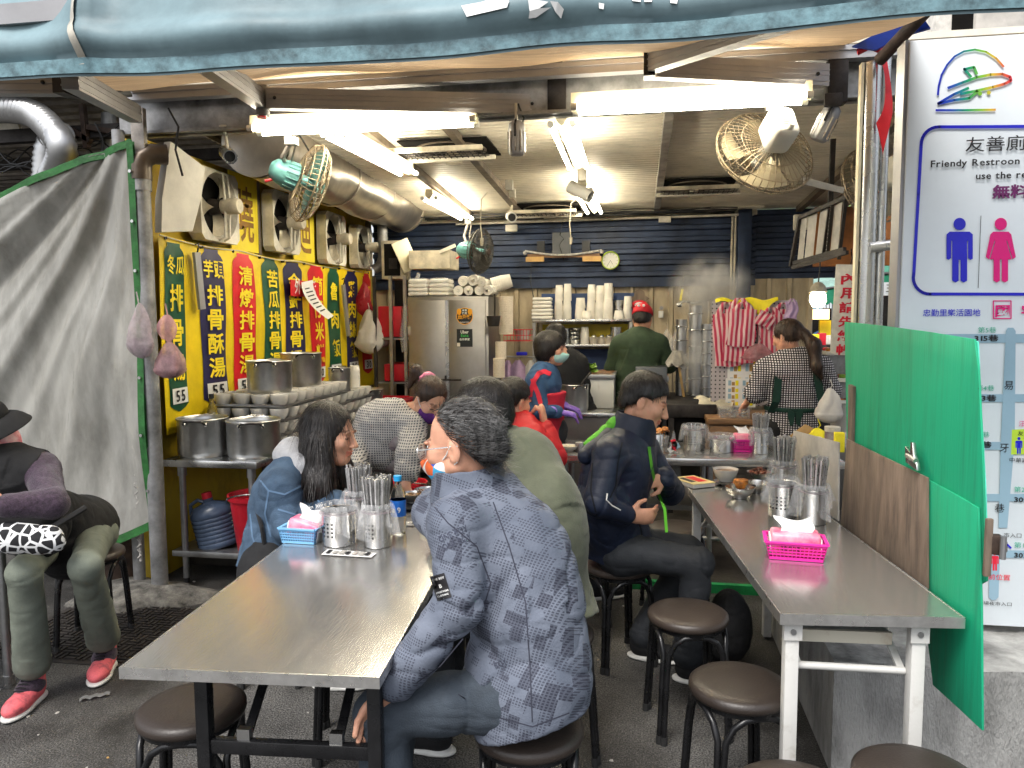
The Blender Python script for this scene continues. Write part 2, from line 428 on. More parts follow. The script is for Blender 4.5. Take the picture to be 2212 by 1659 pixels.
# back wall
def corr(mb, a0, a1, b0, b1, fn, pitch, dep, top=.35, slope=.12):
 """trapezoid-ribbed sheet; a runs across the ribs, b along them"""
 n = int(round((a1-a0)/pitch)); prof = []
 for i in range(n):
  s = a0 + i*(a1-a0)/n; q = (a1-a0)/n
  prof += [(s, 0), (s+q*(1-top-2*slope), 0), (s+q*(1-top-slope), dep), (s+q*(1-slope), dep)]
 prof.append((a1, 0))
 b = len(mb.v); m = len(prof)
 mb.v += [tuple(fn(a, b0, d)) for a, d in prof] + [tuple(fn(a, b1, d)) for a, d in prof]
 mb.f += [(b+i, b+i+1, b+m+i+1, b+m+i) for i in range(m-1)]
wb = thing('back_wall', 'corrugated back wall, navy siding above beige ribbed sheet', 'wall', (0, 8.0, 0))
ZB = 1.93
for i, (x0, x1) in enumerate(((-2.85, -1.2), (-1.2, .45), (.45, 1.14))):
 g = MB(); corr(g, ZB, 2.62, x0, x1, lambda a, b, d: (b, 7.985 - d, a), .115, .035, .35, .1)
 g.build('siding_panel', 'blue_wall', wb, True, smooth=None)
for i in range(5):
 x0 = -2.85 + i*.8; x1 = min(x0+.8, 1.14)
 g = MB(); corr(g, x0, x1, 0., ZB, lambda a, b, d: (a, 7.99 - d, b), .2, .025, .18, .06)
 g.build('ribbed_sheet', 'beige_wall', wb, True, smooth=None)
g = MB(); g.bx(-2.85, 1.14, 7.93, 7.955, ZB-.05, ZB+.012); g.build('lower_trim', 'blue_wall', wb, True)
g = MB(); g.bx(-2.85, 1.14, 7.90, 7.948, 2.575, 2.66); g.build('top_plate', 'grimy_cream', wb, True)
g = MB(); g.cyl((-2.5, 7.87, 2.60), (1.2, 7.87, 2.64), .02, n=10); g.cyl((-1.9, 7.85, 2.55), (1.1, 7.86, 2.57), .012, n=8); g.build('conduit', 'old_white', wb, True)
for px, py in ((1240, 553), ):
 pass
# blue column and the darker siding beyond it
c0 = YP(1592, 560, 7.9); c1 = YP(1621, 560, 7.9)
cl = thing('wall_column', 'navy steel column at the end of the back wall', 'column', ((c0.x+c1.x)/2, 7.9, 0))
g = MB(); g.box((0, 0, 1.31), (c1.x-c0.x, .14, 2.62)); g.build('post', 'blue_wall', cl, bevel=.006)
for dx in (-.13, -.10):
 g = MB(); g.tube([(dx, -.06, 0.3), (dx, -.06, 1.6), (dx+.01, -.06, 2.55)], .011, 8); g.build('cable_pipe', 'grimy_cream', cl)
w2 = thing('side_siding', 'dark navy siding sheet beside the steam and the market opening', 'wall', (1.5, 8.05, 0))
g = MB(); corr(g, 1.95, 2.64, 1.10, 1.95, lambda a, b, d: (b, 8.05 - d, a), .115, .035, .35, .1); g.build('siding_panel', 'blue_wall', w2, True, smooth=None)
g = MB(); corr(g, 1.12, 1.72, 0., 1.95, lambda a, b, d: (a, 8.06 - d, b), .2, .025, .18, .06); g.build('ribbed_sheet', 'beige_wall', w2, True, smooth=None)

# roof: ribbed ceiling panels on dark rafters
def zc(y): return 2.84 - (y - 3.9)*.045
rf = thing('stall_roof', 'cream ribbed ceiling of the food stall on brown rafters', 'roof', (-.4, 6, 2.7))
XR = 1.95
n = 0
ys = [3.95, 4.75, 5.55, 6.35, 7.15, 8.1]
for a, b in zip(ys, ys[1:]):
 g = MB(); corr(g, a+.004, b-.004, -2.9, XR, lambda s, x, d: (x, s, zc(s) - d), .066, .005, .45, .1)
 g.bx(-2.9, XR, a+.004, b-.004, zc(a)+.02, zc(a)+.05)
 g.build('ceiling_panel', 'ceiling_panel', rf, True, smooth=None)
for x in (-2.75, -1.73, -1.20, .165, 1.55):
 wdt = .055
 g = MB(); g.bar((x, 4.0, zc(4.0)-.032), (x, 8.0, zc(8.0)-.032), wdt, .05); g.build('rafter', 'ceiling_beam' if x != .165 else 'dirty_aluminium', rf, True)
g = MB()
g.bx(-2.9, XR, 3.97, 4.0, 2.60, 2.80); g.bx(-2.9, XR, 3.93, 4.05, 2.60, 2.615); g.bx(-2.9, XR, 3.93, 4.05, 2.785, 2.80)
g.build('front_beam', 'galv', rf, True)
g = MB(); g.bar((1.75, 4.1, 2.70), (1.75, 8.2, 2.52), .07, .10); g.build('edge_beam', 'ceiling_beam', rf, True)
# black cables along the ceiling
g = MB()
for k in range(7):
 pts = []; y0 = 7.6 + .04*k; x = -2.2
 while x < 1.0:
  pts.append((x, y0 + .05*math.sin(x*3+k), zc(y0) - .05 - .03*abs(math.sin(x*2.1+k*1.7)))); x += .12
 g.tube(pts, .006, 5)
g.tube([(-1.9, 4.1, 2.62), (-1.92, 4.4, 2.50), (-1.9, 4.5, 2.62)], .006, 6)
g.tube([(-2.55, 3.9, 2.72), (-2.50, 3.91, 2.62), (-2.53, 3.92, 2.5), (-2.5, 3.93, 2.36)], .006, 6)
g.build('cable_bundle', 'black_plastic', rf, True)

# awning: tan fabric, slate blue valance, folding arms
AX0, AX1 = -2.72, .93
aw = thing('awning', 'tan cloth awning with slate blue valance and folding aluminium arms', 'awning', (-.9, 3.0, 2.5))
def za(y): return 2.44 + (y-2.12)*(2.80-2.44)/(3.85-2.12)
def _fab(u, v):
 x = AX0 + (AX1-AX0)*u; y = 2.13 + (3.84-2.13)*v
 sag = -.035*math.sin(math.pi*v)*(1+.3*math.sin(x*2)) + .006*math.sin(x*9 + 4*v) + .01*math.sin(x*3.1+7*v)
 return (x, y, za(y) + sag + .022)
g = MB(); g.grid(_fab, 60, 24); g.build('fabric', 'awning_under', aw, True, smooth=80)
def _val(u, v):
 x = AX0 - .4 + (AX1 + .55 - AX0 + .4)*u
 s = v*2.6
 fold = .016*math.sin(x*6.3+.6) + .010*math.sin(x*13+1.1) + .02*math.sin(x*2.2)
 pinch = .05*math.exp(-((x+1.62)/.05)**2)
 if s < .25:
  z = 2.300 + s*.2; y = 2.095 - .004
  fold *= .35
 else:
  z = 2.350 + (s-.25)*.21; y = 2.095 - .03*math.sin(min(1, (s-.25)/.5)*math.pi) + .22*max(0, s-1.2)
 return (x, y + fold - pinch*max(0, min(1, s)) + .05*max(0, min(.5, s-.75)), z + .008*math.sin(x*1.7) - .004*math.sin(x*8) - .022*math.cos((x+.5)*.9))
g = MB(); g.grid(_val, 160, 40); VALANCE = g.build('valance', 'awning_top', aw, True, smooth=80)
def _hem(u, v):
 x, y, z = _val(u, .015 + v*.08); return (x, y-.006, z)
g = MB(); g.grid(_hem, 160, 3); g.build('hem', 'awning_hem', aw, True, smooth=80)
def _patch(u, v):
 uu = (-1.655 + .03*u + .012*math.sin(9*v) - (AX0-.4))/(AX1+.55-AX0+.4); x, y, z = _val(uu, .06 + .5*v); return (x, y-.006, z)
g = MB(); g.grid(_patch, 5, 14); g.build('worn_seam', 'old_white', aw, True)
# remains of the white characters painted along the valance
g = MB()
STROKES = []
def stroke(pts):
 STROKES.append(pts)
stroke([(996, 12), (1040, 4), (1085, -10), (1100, 2), (1095, 16), (1060, 24), (1008, 36)])
stroke([(1140, -4), (1185, 4), (1165, 18), (1190, 16), (1158, 38), (1142, 40), (1144, 24)])
stroke([(1188, 2), (1205, 4), (1218, 20), (1212, 40), (1200, 26)])
stroke([(1292, -20), (1308, -20), (1304, 20), (1294, 18)])
stroke([(1360, -20), (1384, -20), (1384, 4), (1366, 2)]); stroke([(1388, -20), (1412, -20), (1408, 4), (1392, 4)])
stroke([(1446, -20), (1470, -20), (1462, 8), (1448, 6)])
def arm(pa, za_, pb, zb_, w=.05, h=.10, name='folding_arm'):
 a, b = G(*pa, za_), G(*pb, zb_)
 g = MB(); g.bar(a, b, w, h)
 for k in (-.028, .0, .022):      # ribs of the extrusion
  g.bar(a + Vector((0, 0, k)), b + Vector((0, 0, k)), w+.006, .007)
 o = g.build(name, 'aluminium', aw, True)
 d = (b-a).normalized()
 for q in (a + d*.05, b - d*.05):
  bl = MB(); bl.ball(q + Vector((0, -w/2-.006, 0)), .009, 8, 6); bl.build('bolt', 'black_metal', o, True)
 return a, b
e1 = G(575, 216, 2.66)
arm((577, 214), 2.66, (1172, 228), 2.66)
arm((566, 218), 2.675, (395, 95), 2.50, .06, .09)
g = MB(); g.cyl(e1 + Vector((-.02, .0, -.075)), e1 + Vector((-.02, .0, .07)), .034, n=14); g.cyl(e1 + Vector((-.02, 0, -.085)), e1 + Vector((-.02, 0, -.07)), .02, n=10); g.build('elbow_joint', 'galv', aw, True)
g = MB(); g.cyl(e1 + Vector((-.02, -.012, -.082)), e1 + Vector((-.02, -.012, -.09)), .022, n=12); g.build('joint_cap', 'sign_red', aw, True)
e2 = G(1408, 135, 2.68)
arm((1415, 145), 2.68, (1785, 165), 2.68, .05, .10)
arm((1405, 132), 2.69, (1760, 8), 2.50, .06, .10)
g = MB(); g.box(e2 + Vector((-.01, 0, 0)), (.05, .07, .13)); g.build('elbow_joint', 'black_metal', aw, True)
arm((150, 168), 2.50, (292, 247), 2.62, .06, .085)
arm((-60, 182), 2.56, (130, 182), 2.56, .05, .09)
g = MB(); g.box(G(143, 175, 2.56), (.05, .10, .12)); g.build('elbow_joint', 'dark_iron', aw, True)
g = MB(); g.bar((AX0, 3.87, 2.785), (1.45, 3.87, 2.785), .06, .06); g.bar((AX0, 3.84, 2.80), (1.45, 3.84, 2.80), .02, .02); g.build('back_rail', 'aluminium', aw, True)
g = MB(); g.bar((AX0, 2.15, 2.50), (AX1, 2.15, 2.50), .05, .06); g.build('front_bar', 'aluminium', aw, True)
bk = G(1207, 215, 2.70)
g = MB(); g.bx(bk.x-.048, bk.x+.048, bk.y-.10, bk.y-.02, 2.62, 2.83); g.bx(bk.x-.03, bk.x+.03, bk.y-.11, bk.y-.05, 2.83, 2.90); g.bx(bk.x-.042, bk.x+.02, bk.y-.11, bk.y-.1, 2.60, 2.62)
g.build('shoulder_bracket', 'dark_iron', aw, True, bevel=.004)
bk2 = G(1802, 165, 2.70)
g = MB(); g.bx(bk2.x-.045, bk2.x+.045, bk2.y-.08, bk2.y, 2.56, 2.84); g.bx(bk2.x-.06, bk2.x+.02, bk2.y-.09, bk2.y-.07, 2.54, 2.60); g.build('shoulder_bracket', 'dark_iron', aw, True, bevel=.004)

# stainless post on the other side, with its cross pipes, ribbon and a blue tarp scrap
pr0 = YP(1872, 560, 3.62)
pR = thing('steel_post', 'shiny stainless steel post between the hanging fan and the map sign', 'post', (pr0.x, 3.62, 0))
g = MB(); g.cyl((0, 0, 0), (0, 0, 2.66), .036, n=24); g.build('tube', 'steel', pR)
g = MB(); g.cyl((.062, .03, 0), (.062, .03, 2.70), .022, n=16); g.build('slim_tube', 'steel', pR)
g = MB(); g.bx(-.05, -.038, -.012, .03, .2, 2.66); g.build('corner_strip', 'lamp_cream', pR)
a = YP(1872, 535, 3.58)
g = MB(); g.cyl((0, -.04, a.z), (.5, -.04, a.z+.06), .024, n=14); g.build('cross_pipe', 'steel', pR)
a = YP(1900, 130, 3.5); b = YP(1985, 40, 3.3)
g = MB(); g.cyl(a, b + (b-a)*.5, .026, n=14); g.build('brace_pipe', 'rust_iron', pR, True)
a = YP(1880, 110, 3.56)
def _rib(u, v):
 return (a.x + .03 + .032*u + .03*math.sin(v*3), 3.57 - .03*math.sin(3*v), a.z - .02 - .42*v*(.7+.3*u) + .02*math.sin(7*v+u*2))
g = MB(); g.grid(_rib, 4, 12); g.tube([(a.x-.05, 3.57, a.z), (a.x, 3.56, a.z+.02), (a.x+.06, 3.56, a.z-.01)], .014, 6)
tag(g.build('red_ribbon', 'red_ribbon', smooth=60), 'torn red ribbon tied round the top of the steel post', 'ribbon')
q = [YP(1840, 100, 3.55), YP(1985, 25, 3.35), YP(2010, 60, 3.3), YP(1960, 75, 3.4), YP(1890, 108, 3.5)]
g = MB(); nq = len(q); g.add(q + [x + Vector((.01, .03, .004)) for x in q], [tuple(range(nq)), tuple(range(nq, 2*nq))[::-1]] + [(i, nq+i, nq+(i+1) % nq, (i+1) % nq) for i in range(nq)])
tag(g.build('blue_tarp', 'blue_tarp'), 'scrap of bright blue tarpaulin at the top of the steel post', 'tarpaulin')

# clear tarpaulin curtain with green webbing edge
TT = YP(284, 296, 3.80); TR = TT.x
ct = thing('tarp_curtain', 'dirty translucent tarpaulin curtain with green webbing edge', 'tarpaulin', (TR, 3.8, 0))
def ctop(x): return TT.z - .02 - (TR - x)*.30
def cbot(x):
 t = (TR - x)
 return .40 - .35*min(t, .34) - .02*math.sin(t*5)
def _cur(u, v):
 x = TR - 1.45*u
 zt, zb = ctop(x), cbot(x)
 z = zt + (zb - zt)*v
 ang = math.atan2(TR - x + .03, max(.01, ctop(TR) - z + .12))
 f = .028*math.sin(ang*17)*min(1, ((TR-x)*3+.05)) + .016*math.sin(ang*37+1.3)*min(1, (TR-x)*2) + .006*math.sin(ang*83)*min(1, (TR-x)*2) + .02*math.sin(z*5+x*7)*v
 f += .05*math.sin(x*11)*max(0, v-.75)*2
 ww = (.05*math.sin(v*3.2) + .03*math.sin(v*9))*(u < .999)*min(1, u*8)
 return (x + (TR-x)*0 + .015*math.sin(v*7)*min(1, u*6), 3.80 + f + ww, z)
g = MB(); g.grid(_cur, 90, 80); g.build('sheet', 'tarp', ct, True, smooth=80)
def edge(path, w, name):
 g = MB()
 pts = [Vector(_cur(u, v)) for u, v in path]
 for i in range(len(pts)-1):
  d = (pts[i+1]-pts[i]).normalized(); s = Vector((0, -1, 0)).cross(d).normalized()*w/2
  k = Vector((0, -.008, 0))
  d2 = (pts[min(i+2, len(pts)-1)]-pts[i+1]); d2 = d2.normalized() if d2.length > 1e-6 else d
  s2 = Vector((0, -1, 0)).cross(d2).normalized()*w/2
  g.add([pts[i]-s+k, pts[i+1]-s2+k, pts[i+1]+s2+k, pts[i]+s+k], [(0, 1, 2, 3)])
  g.add([pts[i]-s-k, pts[i+1]-s2-k, pts[i+1]+s2-k, pts[i]+s-k], [(3, 2, 1, 0)])
 o = g.build(name, 'green_trim', ct, True, smooth=80)
 return pts
e = edge([(0.006, i/40) for i in range(41)], .04, 'side_webbing')
edge([(i/40, .004) for i in range(41)], .04, 'top_webbing')
edge([(i/60, .994) for i in range(0, 61)], .045, 'bottom_webbing')
for i in (3, 8, 13, 18, 24, 30, 36): g = MB(); g.cyl(e[i] + Vector((0, -.022, 0)), e[i] + Vector((0, -.012, 0)), .009, n=10); g.build('eyelet', 'steel', ct, True)
# rusty drum at the foot of the curtain
p = G(232, 1262)
g = MB(); g.lathe([(.0, .0), (.19, .0), (.195, .02), (.195, .36), (.2, .37), (.2, .385), (.185, .385), (.18, .37), (0, .36)], (p.x, p.y+.18, 0), 28)
tag(g.build('rusty_drum', 'rust_iron', smooth=40), 'rusty brown drum half hidden behind the tarpaulin hem', 'drum')

# neighbouring stall, in the dark, seen over the curtain
nb = thing('neighbour_stall', 'dark cluttered neighbouring stall above the tarpaulin curtain', 'stall', (-4.6, 6, 0))
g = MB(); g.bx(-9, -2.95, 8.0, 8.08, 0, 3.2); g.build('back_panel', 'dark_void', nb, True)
g = MB(); corr(g, 4.0, 8.0, -9, -2.95, lambda s, x, d: (x, s, 3.0 - .03*(s-4) - d), .15, .02); g.build('roof_sheet', 'dirty_aluminium', nb, True, smooth=None)
for y, z in ((4.4, 2.72), (5.4, 2.78), (6.6, 2.70)):
 g = MB(); g.bar((-8, y, z), (-2.98, y, z+.03), .06, .08); g.build('beam', 'dark_iron', nb, True)
for a, b, r, m in (((130, 300), (262, 282), .035, 'galv'), ((235, 245), (235, 330), .045, 'galv'), ((262, 240), (270, 300), .02, 'steel')):
 A, B = YP(*a, 4.5), YP(*b, 4.5)
 g = MB(); g.cyl(A, B, r, n=12); g.build('pipe', m, nb, True)
for a, b in (((178, 225), (188, 320)), ((190, 275), (275, 290)), ((158, 280), (196, 305))):
 A, B = YP(*a, 4.35), YP(*b, 4.35)
 g = MB(); g.bar(A, B, .035, .03); g.build('angle_iron', 'rust_iron', nb, True)
A, B = YP(-40, 300, 4.6), YP(40, 265, 4.6)
g = MB(); g.bar(A, B, .02, .10); g.build('white_board', 'old_white', nb, True)
A, B = YP(140, 395, 4.6), YP(200, 340, 4.6)
g = MB(); g.bx(A.x, B.x, 4.6, 4.65, A.z-.3, B.z-.05); g.build('cream_panel', 'grimy_cream', nb, True)
g = MB()
for k in range(6):
 pts = [YP(x, 330 + 30*math.sin(x*.02+k) + 8*k + 10*math.sin(x*.07+k*2), 4.4+.05*k) for x in range(-60, 290, 14)]
 g.tube(pts, .005, 5)
for x0, y0, x1, y1 in ((205, 265, 225, 330), (262, 265, 215, 300), (100, 320, 140, 300), (165, 300, 150, 330)):
 g.tube([YP(x0, y0, 4.3), YP((x0+x1)/2+6, (y0+y1)/2, 4.3), YP(x1, y1, 4.3)], .005, 5)
g.build('cable_bundle', 'black_plastic', nb, True)
# ribbed silver flex duct
def flex(pts, r, name, label):
 P = [Vector(q) for q in pts]; dense = []
 for i in range(len(P)-1):
  p0, p1, p2, p3 = P[max(i-1, 0)], P[i], P[i+1], P[min(i+2, len(P)-1)]
  for k in range(14):
   t = k/14; dense.append(.5*((2*p1) + (p2-p0)*t + (2*p0-5*p1+4*p2-p3)*t*t + (3*p1-p0-3*p2+p3)*t**3))
 dense.append(P[-1])
 fine = []; step = .017; acc = 0
 for i in range(len(dense)-1):
  d = (dense[i+1]-dense[i]); L_ = d.length; s = -acc
  while s + step < L_: s += step; fine.append(dense[i] + d*(s/L_))
  acc = L_ - s
 g = MB(); g.tube(fine, [r*(1.0 if i % 2 else .90) for i in range(len(fine))], 26)
 return tag(g.build(name, 'duct_metal', smooth=50), label, 'duct')
flex([YP(-60, 240, 4.25), YP(20, 236, 4.2), YP(75, 248, 4.15), YP(115, 285, 4.05), YP(134, 318, 4.0), YP(130, 352, 4.06), YP(112, 385, 4.2), YP(100, 430, 4.3)], .083, 'flexible_duct', 'ribbed silver flexible duct bending down over the tarpaulin')
flex([YP(140, 285, 4.25), YP(112, 305, 4.32), YP(100, 330, 4.32), YP(95, 420, 4.32)], .075, 'flexible_duct', 'short upright silver flexible duct behind the bent one')

# concrete block under sign and table
cb = thing('concrete_block', 'rough grey concrete block under the map sign', 'concrete block', (1.5, 3.2, 0))
g = MB()
for (x0, x1, y0, y1, z1) in ((.66, 3.2, 2.62, 4.05, .40),):
 def _top(u, v): return (x0+(x1-x0)*u, y0+(y1-y0)*v, z1 + .006*math.sin(31*u+17*v) + .004*math.sin(90*u))
 tp = MB(); tp.grid(_top, 24, 12); tp.build('top_face', 'concrete_top', cb, True, smooth=50)
 for k, (fa, fb) in enumerate((((x0, y0), (x1, y0)), ((x0, y1), (x0, y0)), ((x1, y0), (x1, y1)))):
  def _side(u, v):
   x = fa[0]+(fb[0]-fa[0])*u; y = fa[1]+(fb[1]-fa[1])*u
   t = _top((x-x0)/(x1-x0), (y-y0)/(y1-y0)); n_ = .007*math.sin(23*u+11*v)*math.sin(math.pi*u)*math.sin(math.pi*min(1, v*1.0)) if k < 2 else 0
   return (x + (n_ if k == 1 else 0), y + (n_ if k == 0 else 0), t[2]*v)
  g.grid(_side, 24, 8)
g.build('block', 'concrete', cb, True, smooth=50)
# painted pillar and grey board high behind the sign
p0 = YP(2022, 30, 5.0); p1 = YP(2058, 30, 5.0)
g = MB(); g.bx(p0.x, p1.x, 5.0, 5.2, 0, 4.2); tag(g.build('pillar', 'pillar_paint', bevel=.01), 'peeling white pillar rising behind the top of the map sign', 'pillar')
p0 = YP(2108, 60, 4.6)
g = MB(); g.bx(p0.x, p0.x+1.6, 4.6, 4.64, 2.4, 4.2); tag(g.build('wall_board', 'grey_board', bevel=.004), 'pale grey board on the wall above the map sign', 'board')
g = MB(); g.bx(p0.x+.10, p0.x+.36, 4.592, 4.597, 3.24, 3.262); tag(g.build('tape_strip', 'galv'), 'strip of grey tape on the pale wall board', 'tape')
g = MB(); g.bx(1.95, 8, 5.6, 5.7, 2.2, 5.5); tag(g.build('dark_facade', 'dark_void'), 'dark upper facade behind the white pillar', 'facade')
# ================================================================== lamps, fans, ceiling clutter
def tube_lamp(p0, p1, label, spread=.058, roll=0.):
 p0, p1 = Vector(p0), Vector(p1); c = (p0+p1)/2; d = (p1-p0); L_ = d.length; d.normalize()
 s = d.cross(Vector((0, 0, 1))).normalized(); up = Vector((0, 0, 1))
 t = thing('fluorescent_lamp', label, 'lamp', c, 0, 'fluorescent lamps under the stall ceiling')
 g = MB()
 sec = [(-.028, .05), (.028, .05), (.034, .004), (.016, -.022), (0, -.034), (-.016, -.022), (-.034, .004)]
 n = len(sec); vs = [d*e + s*a + up*b for e in (-L_/2, L_/2) for a, b in sec]
 g.add(vs, [tuple(range(n))[::-1], tuple(range(n, 2*n))] + [(i, (i+1) % n, n+(i+1) % n, n+i) for i in range(n)])
 g.build('housing', 'lamp_cream', t, smooth=None)
 for k in (-1, 1):
  o = s*k*spread - up*.024
  g = MB(); g.cyl(o - d*(L_/2-.03), o + d*(L_/2-.03), .0135, n=12); tb = g.build('tube', 'tube_glow', t)
  for e in (-1, 1):
   g = MB(); g.cyl(o + d*e*(L_/2-.032), o + d*e*(L_/2-.002), .0165, n=12); g.build('socket', 'white_plastic', t)
 return t
tube_lamp((-2.06, 3.90, 2.60), (-.83, 3.93, 2.60), 'front fluorescent lamp above the turquoise fan')
tube_lamp((-.335, 3.81, 2.60), (.78, 3.815, 2.60), 'front fluorescent lamp above the large white fan')
tube_lamp((-1.665, 4.04, 2.60), (-1.60, 5.25, 2.60), 'lamp running into the stall beside the metal duct')
tube_lamp((-.41, 4.06, 2.60), (-.415, 5.27, 2.60), 'lamp running into the stall behind the awning bracket')
tube_lamp((-1.75, 6.28, 2.60), (-1.735, 7.66, 2.60), 'deep lamp above the dark greasy wall fan')
tube_lamp((-.45, 6.12, 2.60), (-.435, 7.5, 2.60), 'deep lamp beside the white security camera', .065)

def fan(center, axis, R, label, wire, blade, body, mount=None, nb=4, motor='round', wr=.0022, flip=False):
 """wall fan: axis points the way the air goes"""
 c = Vector(center); ax = Vector(axis).normalized(); d, u, v, _ = frame((0, 0, 0), ax)
 t = thing('wall_fan', label, 'fan', c, 0, 'fans hanging in the stall')
 g = MB()
 nr = 44
 for k in range(nr):
  a = 2*math.pi*k/nr; e = u*math.cos(a) + v*math.sin(a); e2 = u*math.cos(a+.25) + v*math.sin(a+.25)
  g.tube([e*R*.16 + d*.085, e2*R*.45 + d*.085, e2*R*.8 + d*.06, e2*R*.97 + d*.025, e2*R + d*.0], wr, 4, False)
  g.tube([e*R*.2 - d*.075, e2*R*.6 - d*.07, e2*R*.93 - d*.035, e2*R + d*.0], wr, 4, False)
 for rr, h in ((1.0, 0), (.97, .025), (.80, .06), (.62, .075), (.45, .085), (.28, .085), (.16, .085), (.9, -.042), (.6, -.07), (.2, -.075)):
  g.tube([(u*math.cos(2*math.pi*k/36) + v*math.sin(2*math.pi*k/36))*R*rr + d*h for k in range(37)], wr*(2.4 if rr == 1 else 1.1), 5, False)
 g.build('wire_guard', wire, t)
 g = MB()
 for k in range(nb):
  a0 = 2*math.pi*k/nb
  def bl(p, q):
   r = R*(.14 + .74*q); a = a0 + (p-.5)*1.15*(.55+.6*q) + .35*q
   return (u*math.cos(a) + v*math.sin(a))*r + d*(.035*(p-.5)*2*(1-.3*q) + .015)
  g.grid(lambda p, q: bl(p, q), 8, 8); g.grid(lambda p, q: bl(1-p, q) + d*.003, 8, 8)
 g.build('blades', blade, t, smooth=70)
 g = MB(); g.cyl(-d*.05, d*.045, R*.15, R*.12, 18); g.build('hub', body, t)
 g = MB(); g.cyl(d*.085, d*.097, R*.17, R*.13, 18); g.build('badge', body if wire != 'fan_wire_dark' else 'rust_iron', t)
 g = MB()
 if motor == 'round':
  g.lathe([(.0, -.235), (.035, -.23), (.062, -.205), (.075, -.165), (.075, -.14), (.078, -.075), (.06, -.07)], (0, 0, 0), 20, Matrix((u, v, d)).transposed())
  g.build('motor', body, t, smooth=50)
  g = MB()
  for k in range(16):
   a = 2*math.pi*k/16; e = u*math.cos(a) + v*math.sin(a); g.bar(e*.078 - d*.145, e*.08 - d*.08, .008, .006)
  g.build('cooling_ribs', body, t)
  g = MB(); g.cyl(-d*.20 - v*.06, -d*.235 - v*.085, .009, n=8); g.build('knob', 'red_plastic', t)
 else:
  Rm = Matrix((u, v, d)).transposed()
  g.box(-d*.15, (.13, .17, .17), Rm); g.build('motor', body, t, bevel=.035, seg=4)
  g = MB()
  for k in range(7): g.box(-d*.236 + v*(.03 - k*.012), (.06, .004, .004), Rm)
  g.build('vent_slots', 'black_plastic', t)
  g = MB(); g.cyl(-d*.232 - v*.062, -d*.262 - v*.062, .016, n=12); g.build('knob', 'white_plastic', t)
 if mount is not None:
  m0 = Vector(mount) - c
  g = MB(); g.tube([m0, m0*.55 + Vector((.0, 0, -.02)) - d*.1, -d*.14 + Vector((0, 0, .06))], .013, 8); g.tube([m0 + Vector((.03, 0, 0)), m0*.5 - d*.05, -d*.10 + Vector((0, 0, .08))], .006, 6)
  g.build('mounting_arm', 'dirty_aluminium' if body != 'white_plastic' else 'old_white', t)
  g = MB(); g.box(m0, (.06, .05, .04)); g.build('clamp', 'dirty_aluminium', t)
 return t
def camdir(r, up, away):     # right, up and away from the viewer, turned into the stall's axes
 c, s = math.cos(YAW), math.sin(YAW)
 return Vector((r*c - away*s, r*s + away*c, up))
fan(YP(668, 396, 4.25), camdir(.80, -.30, .42), .232, 'turquoise fan with rusty wire guard beside the security camera', 'fan_wire', 'green_blade', 'turquoise', YP(630, 305, 4.0))
fan(YP(1037, 543, 6.9), camdir(.93, -.12, -.40), .205, 'greasy black fan over the bags on the steel cabinet', 'fan_wire_dark', 'fan_wire_dark', 'turquoise', YP(1012, 480, 7.1))
fan(YP(1652, 330, 4.05), camdir(-.15, -.50, .80), .252, 'large white fan hanging below the front lamp', 'fan_wire', 'fan_blade', 'white_plastic', YP(1668, 232, 3.95), 4, 'box')
a, b = YP(1735, 392, 4.3), YP(1822, 412, 4.3)
g = MB(); g.bar(a, b, .02, .03); g.bar(a + Vector((0, .03, .02)), b + Vector((0, .03, .012)), .012, .02); tag(g.build('fan_brace', 'old_white'), 'white metal brace bar between the large fan and the post', 'bracket')
fan(YP(1888, 400, 4.9), camdir(-.35, -.30, .85), .235, 'white fan half hidden behind the steel post', 'fan_wire', 'fan_blade', 'old_white', YP(1905, 330, 4.9), 4, 'box')

# ceiling vents
def ceiling_vent(px, py, label, w=.62, l=.55):
 c = G(px, py, 2.66); c.z = zc(c.y)
 t = thing('ceiling_vent', label, 'vent', c, 0, 'extractor vents in the ceiling')
 g = MB(); g.bx(-w/2, w/2, -l/2, l/2, -.02, -.008); g.build('opening', 'dark_void', t)
 g = MB(); g.lathe([(.25, -.022), (.25, -.03), (.235, -.03), (.235, -.022)], (0, .0, 0), 36); g.build('rim', 'ceiling_beam', t)
 g = MB(); g.cyl((0, .08, -.03), (0, .08, -.11), .06, n=14); g.build('motor', 'grimy_cream', t)
 g = MB(); g.box((0, -.06, -.10), (w*.78, .06, .035)); g.build('dusty_bar', 'grimy_cream', t, bevel=.012)
 g = MB(); g.box((.0, -.13, -.115), (w*1.1, .035, .03)); g.build('rail', 'old_white', t)
 g = MB(); g.box((-.02, -.40, -.105), (w*1.05, .035, .03)); g.build('rail', 'grimy_cream', t)
 g = MB()
 for k in range(15):
  x = -w/2 + .03 + k*(w-.06)/14; g.bar((x, -.14, -.115), (x, -.39, -.105), .005, .005)
 for k in range(4): g.bar((-w/2, -.18-k*.06, -.112), (w/2, -.18-k*.06, -.112), .005, .005)
 g.build('wire_grille', 'dark_iron', t)
 return t
ceiling_vent(975, 352, 'dusty extractor vent beside the lamp near the duct')
ceiling_vent(1185, 448, 'dusty extractor vent between the two ceiling cameras')
ceiling_vent(1505, 408, 'dusty extractor vent beyond the large white fan')

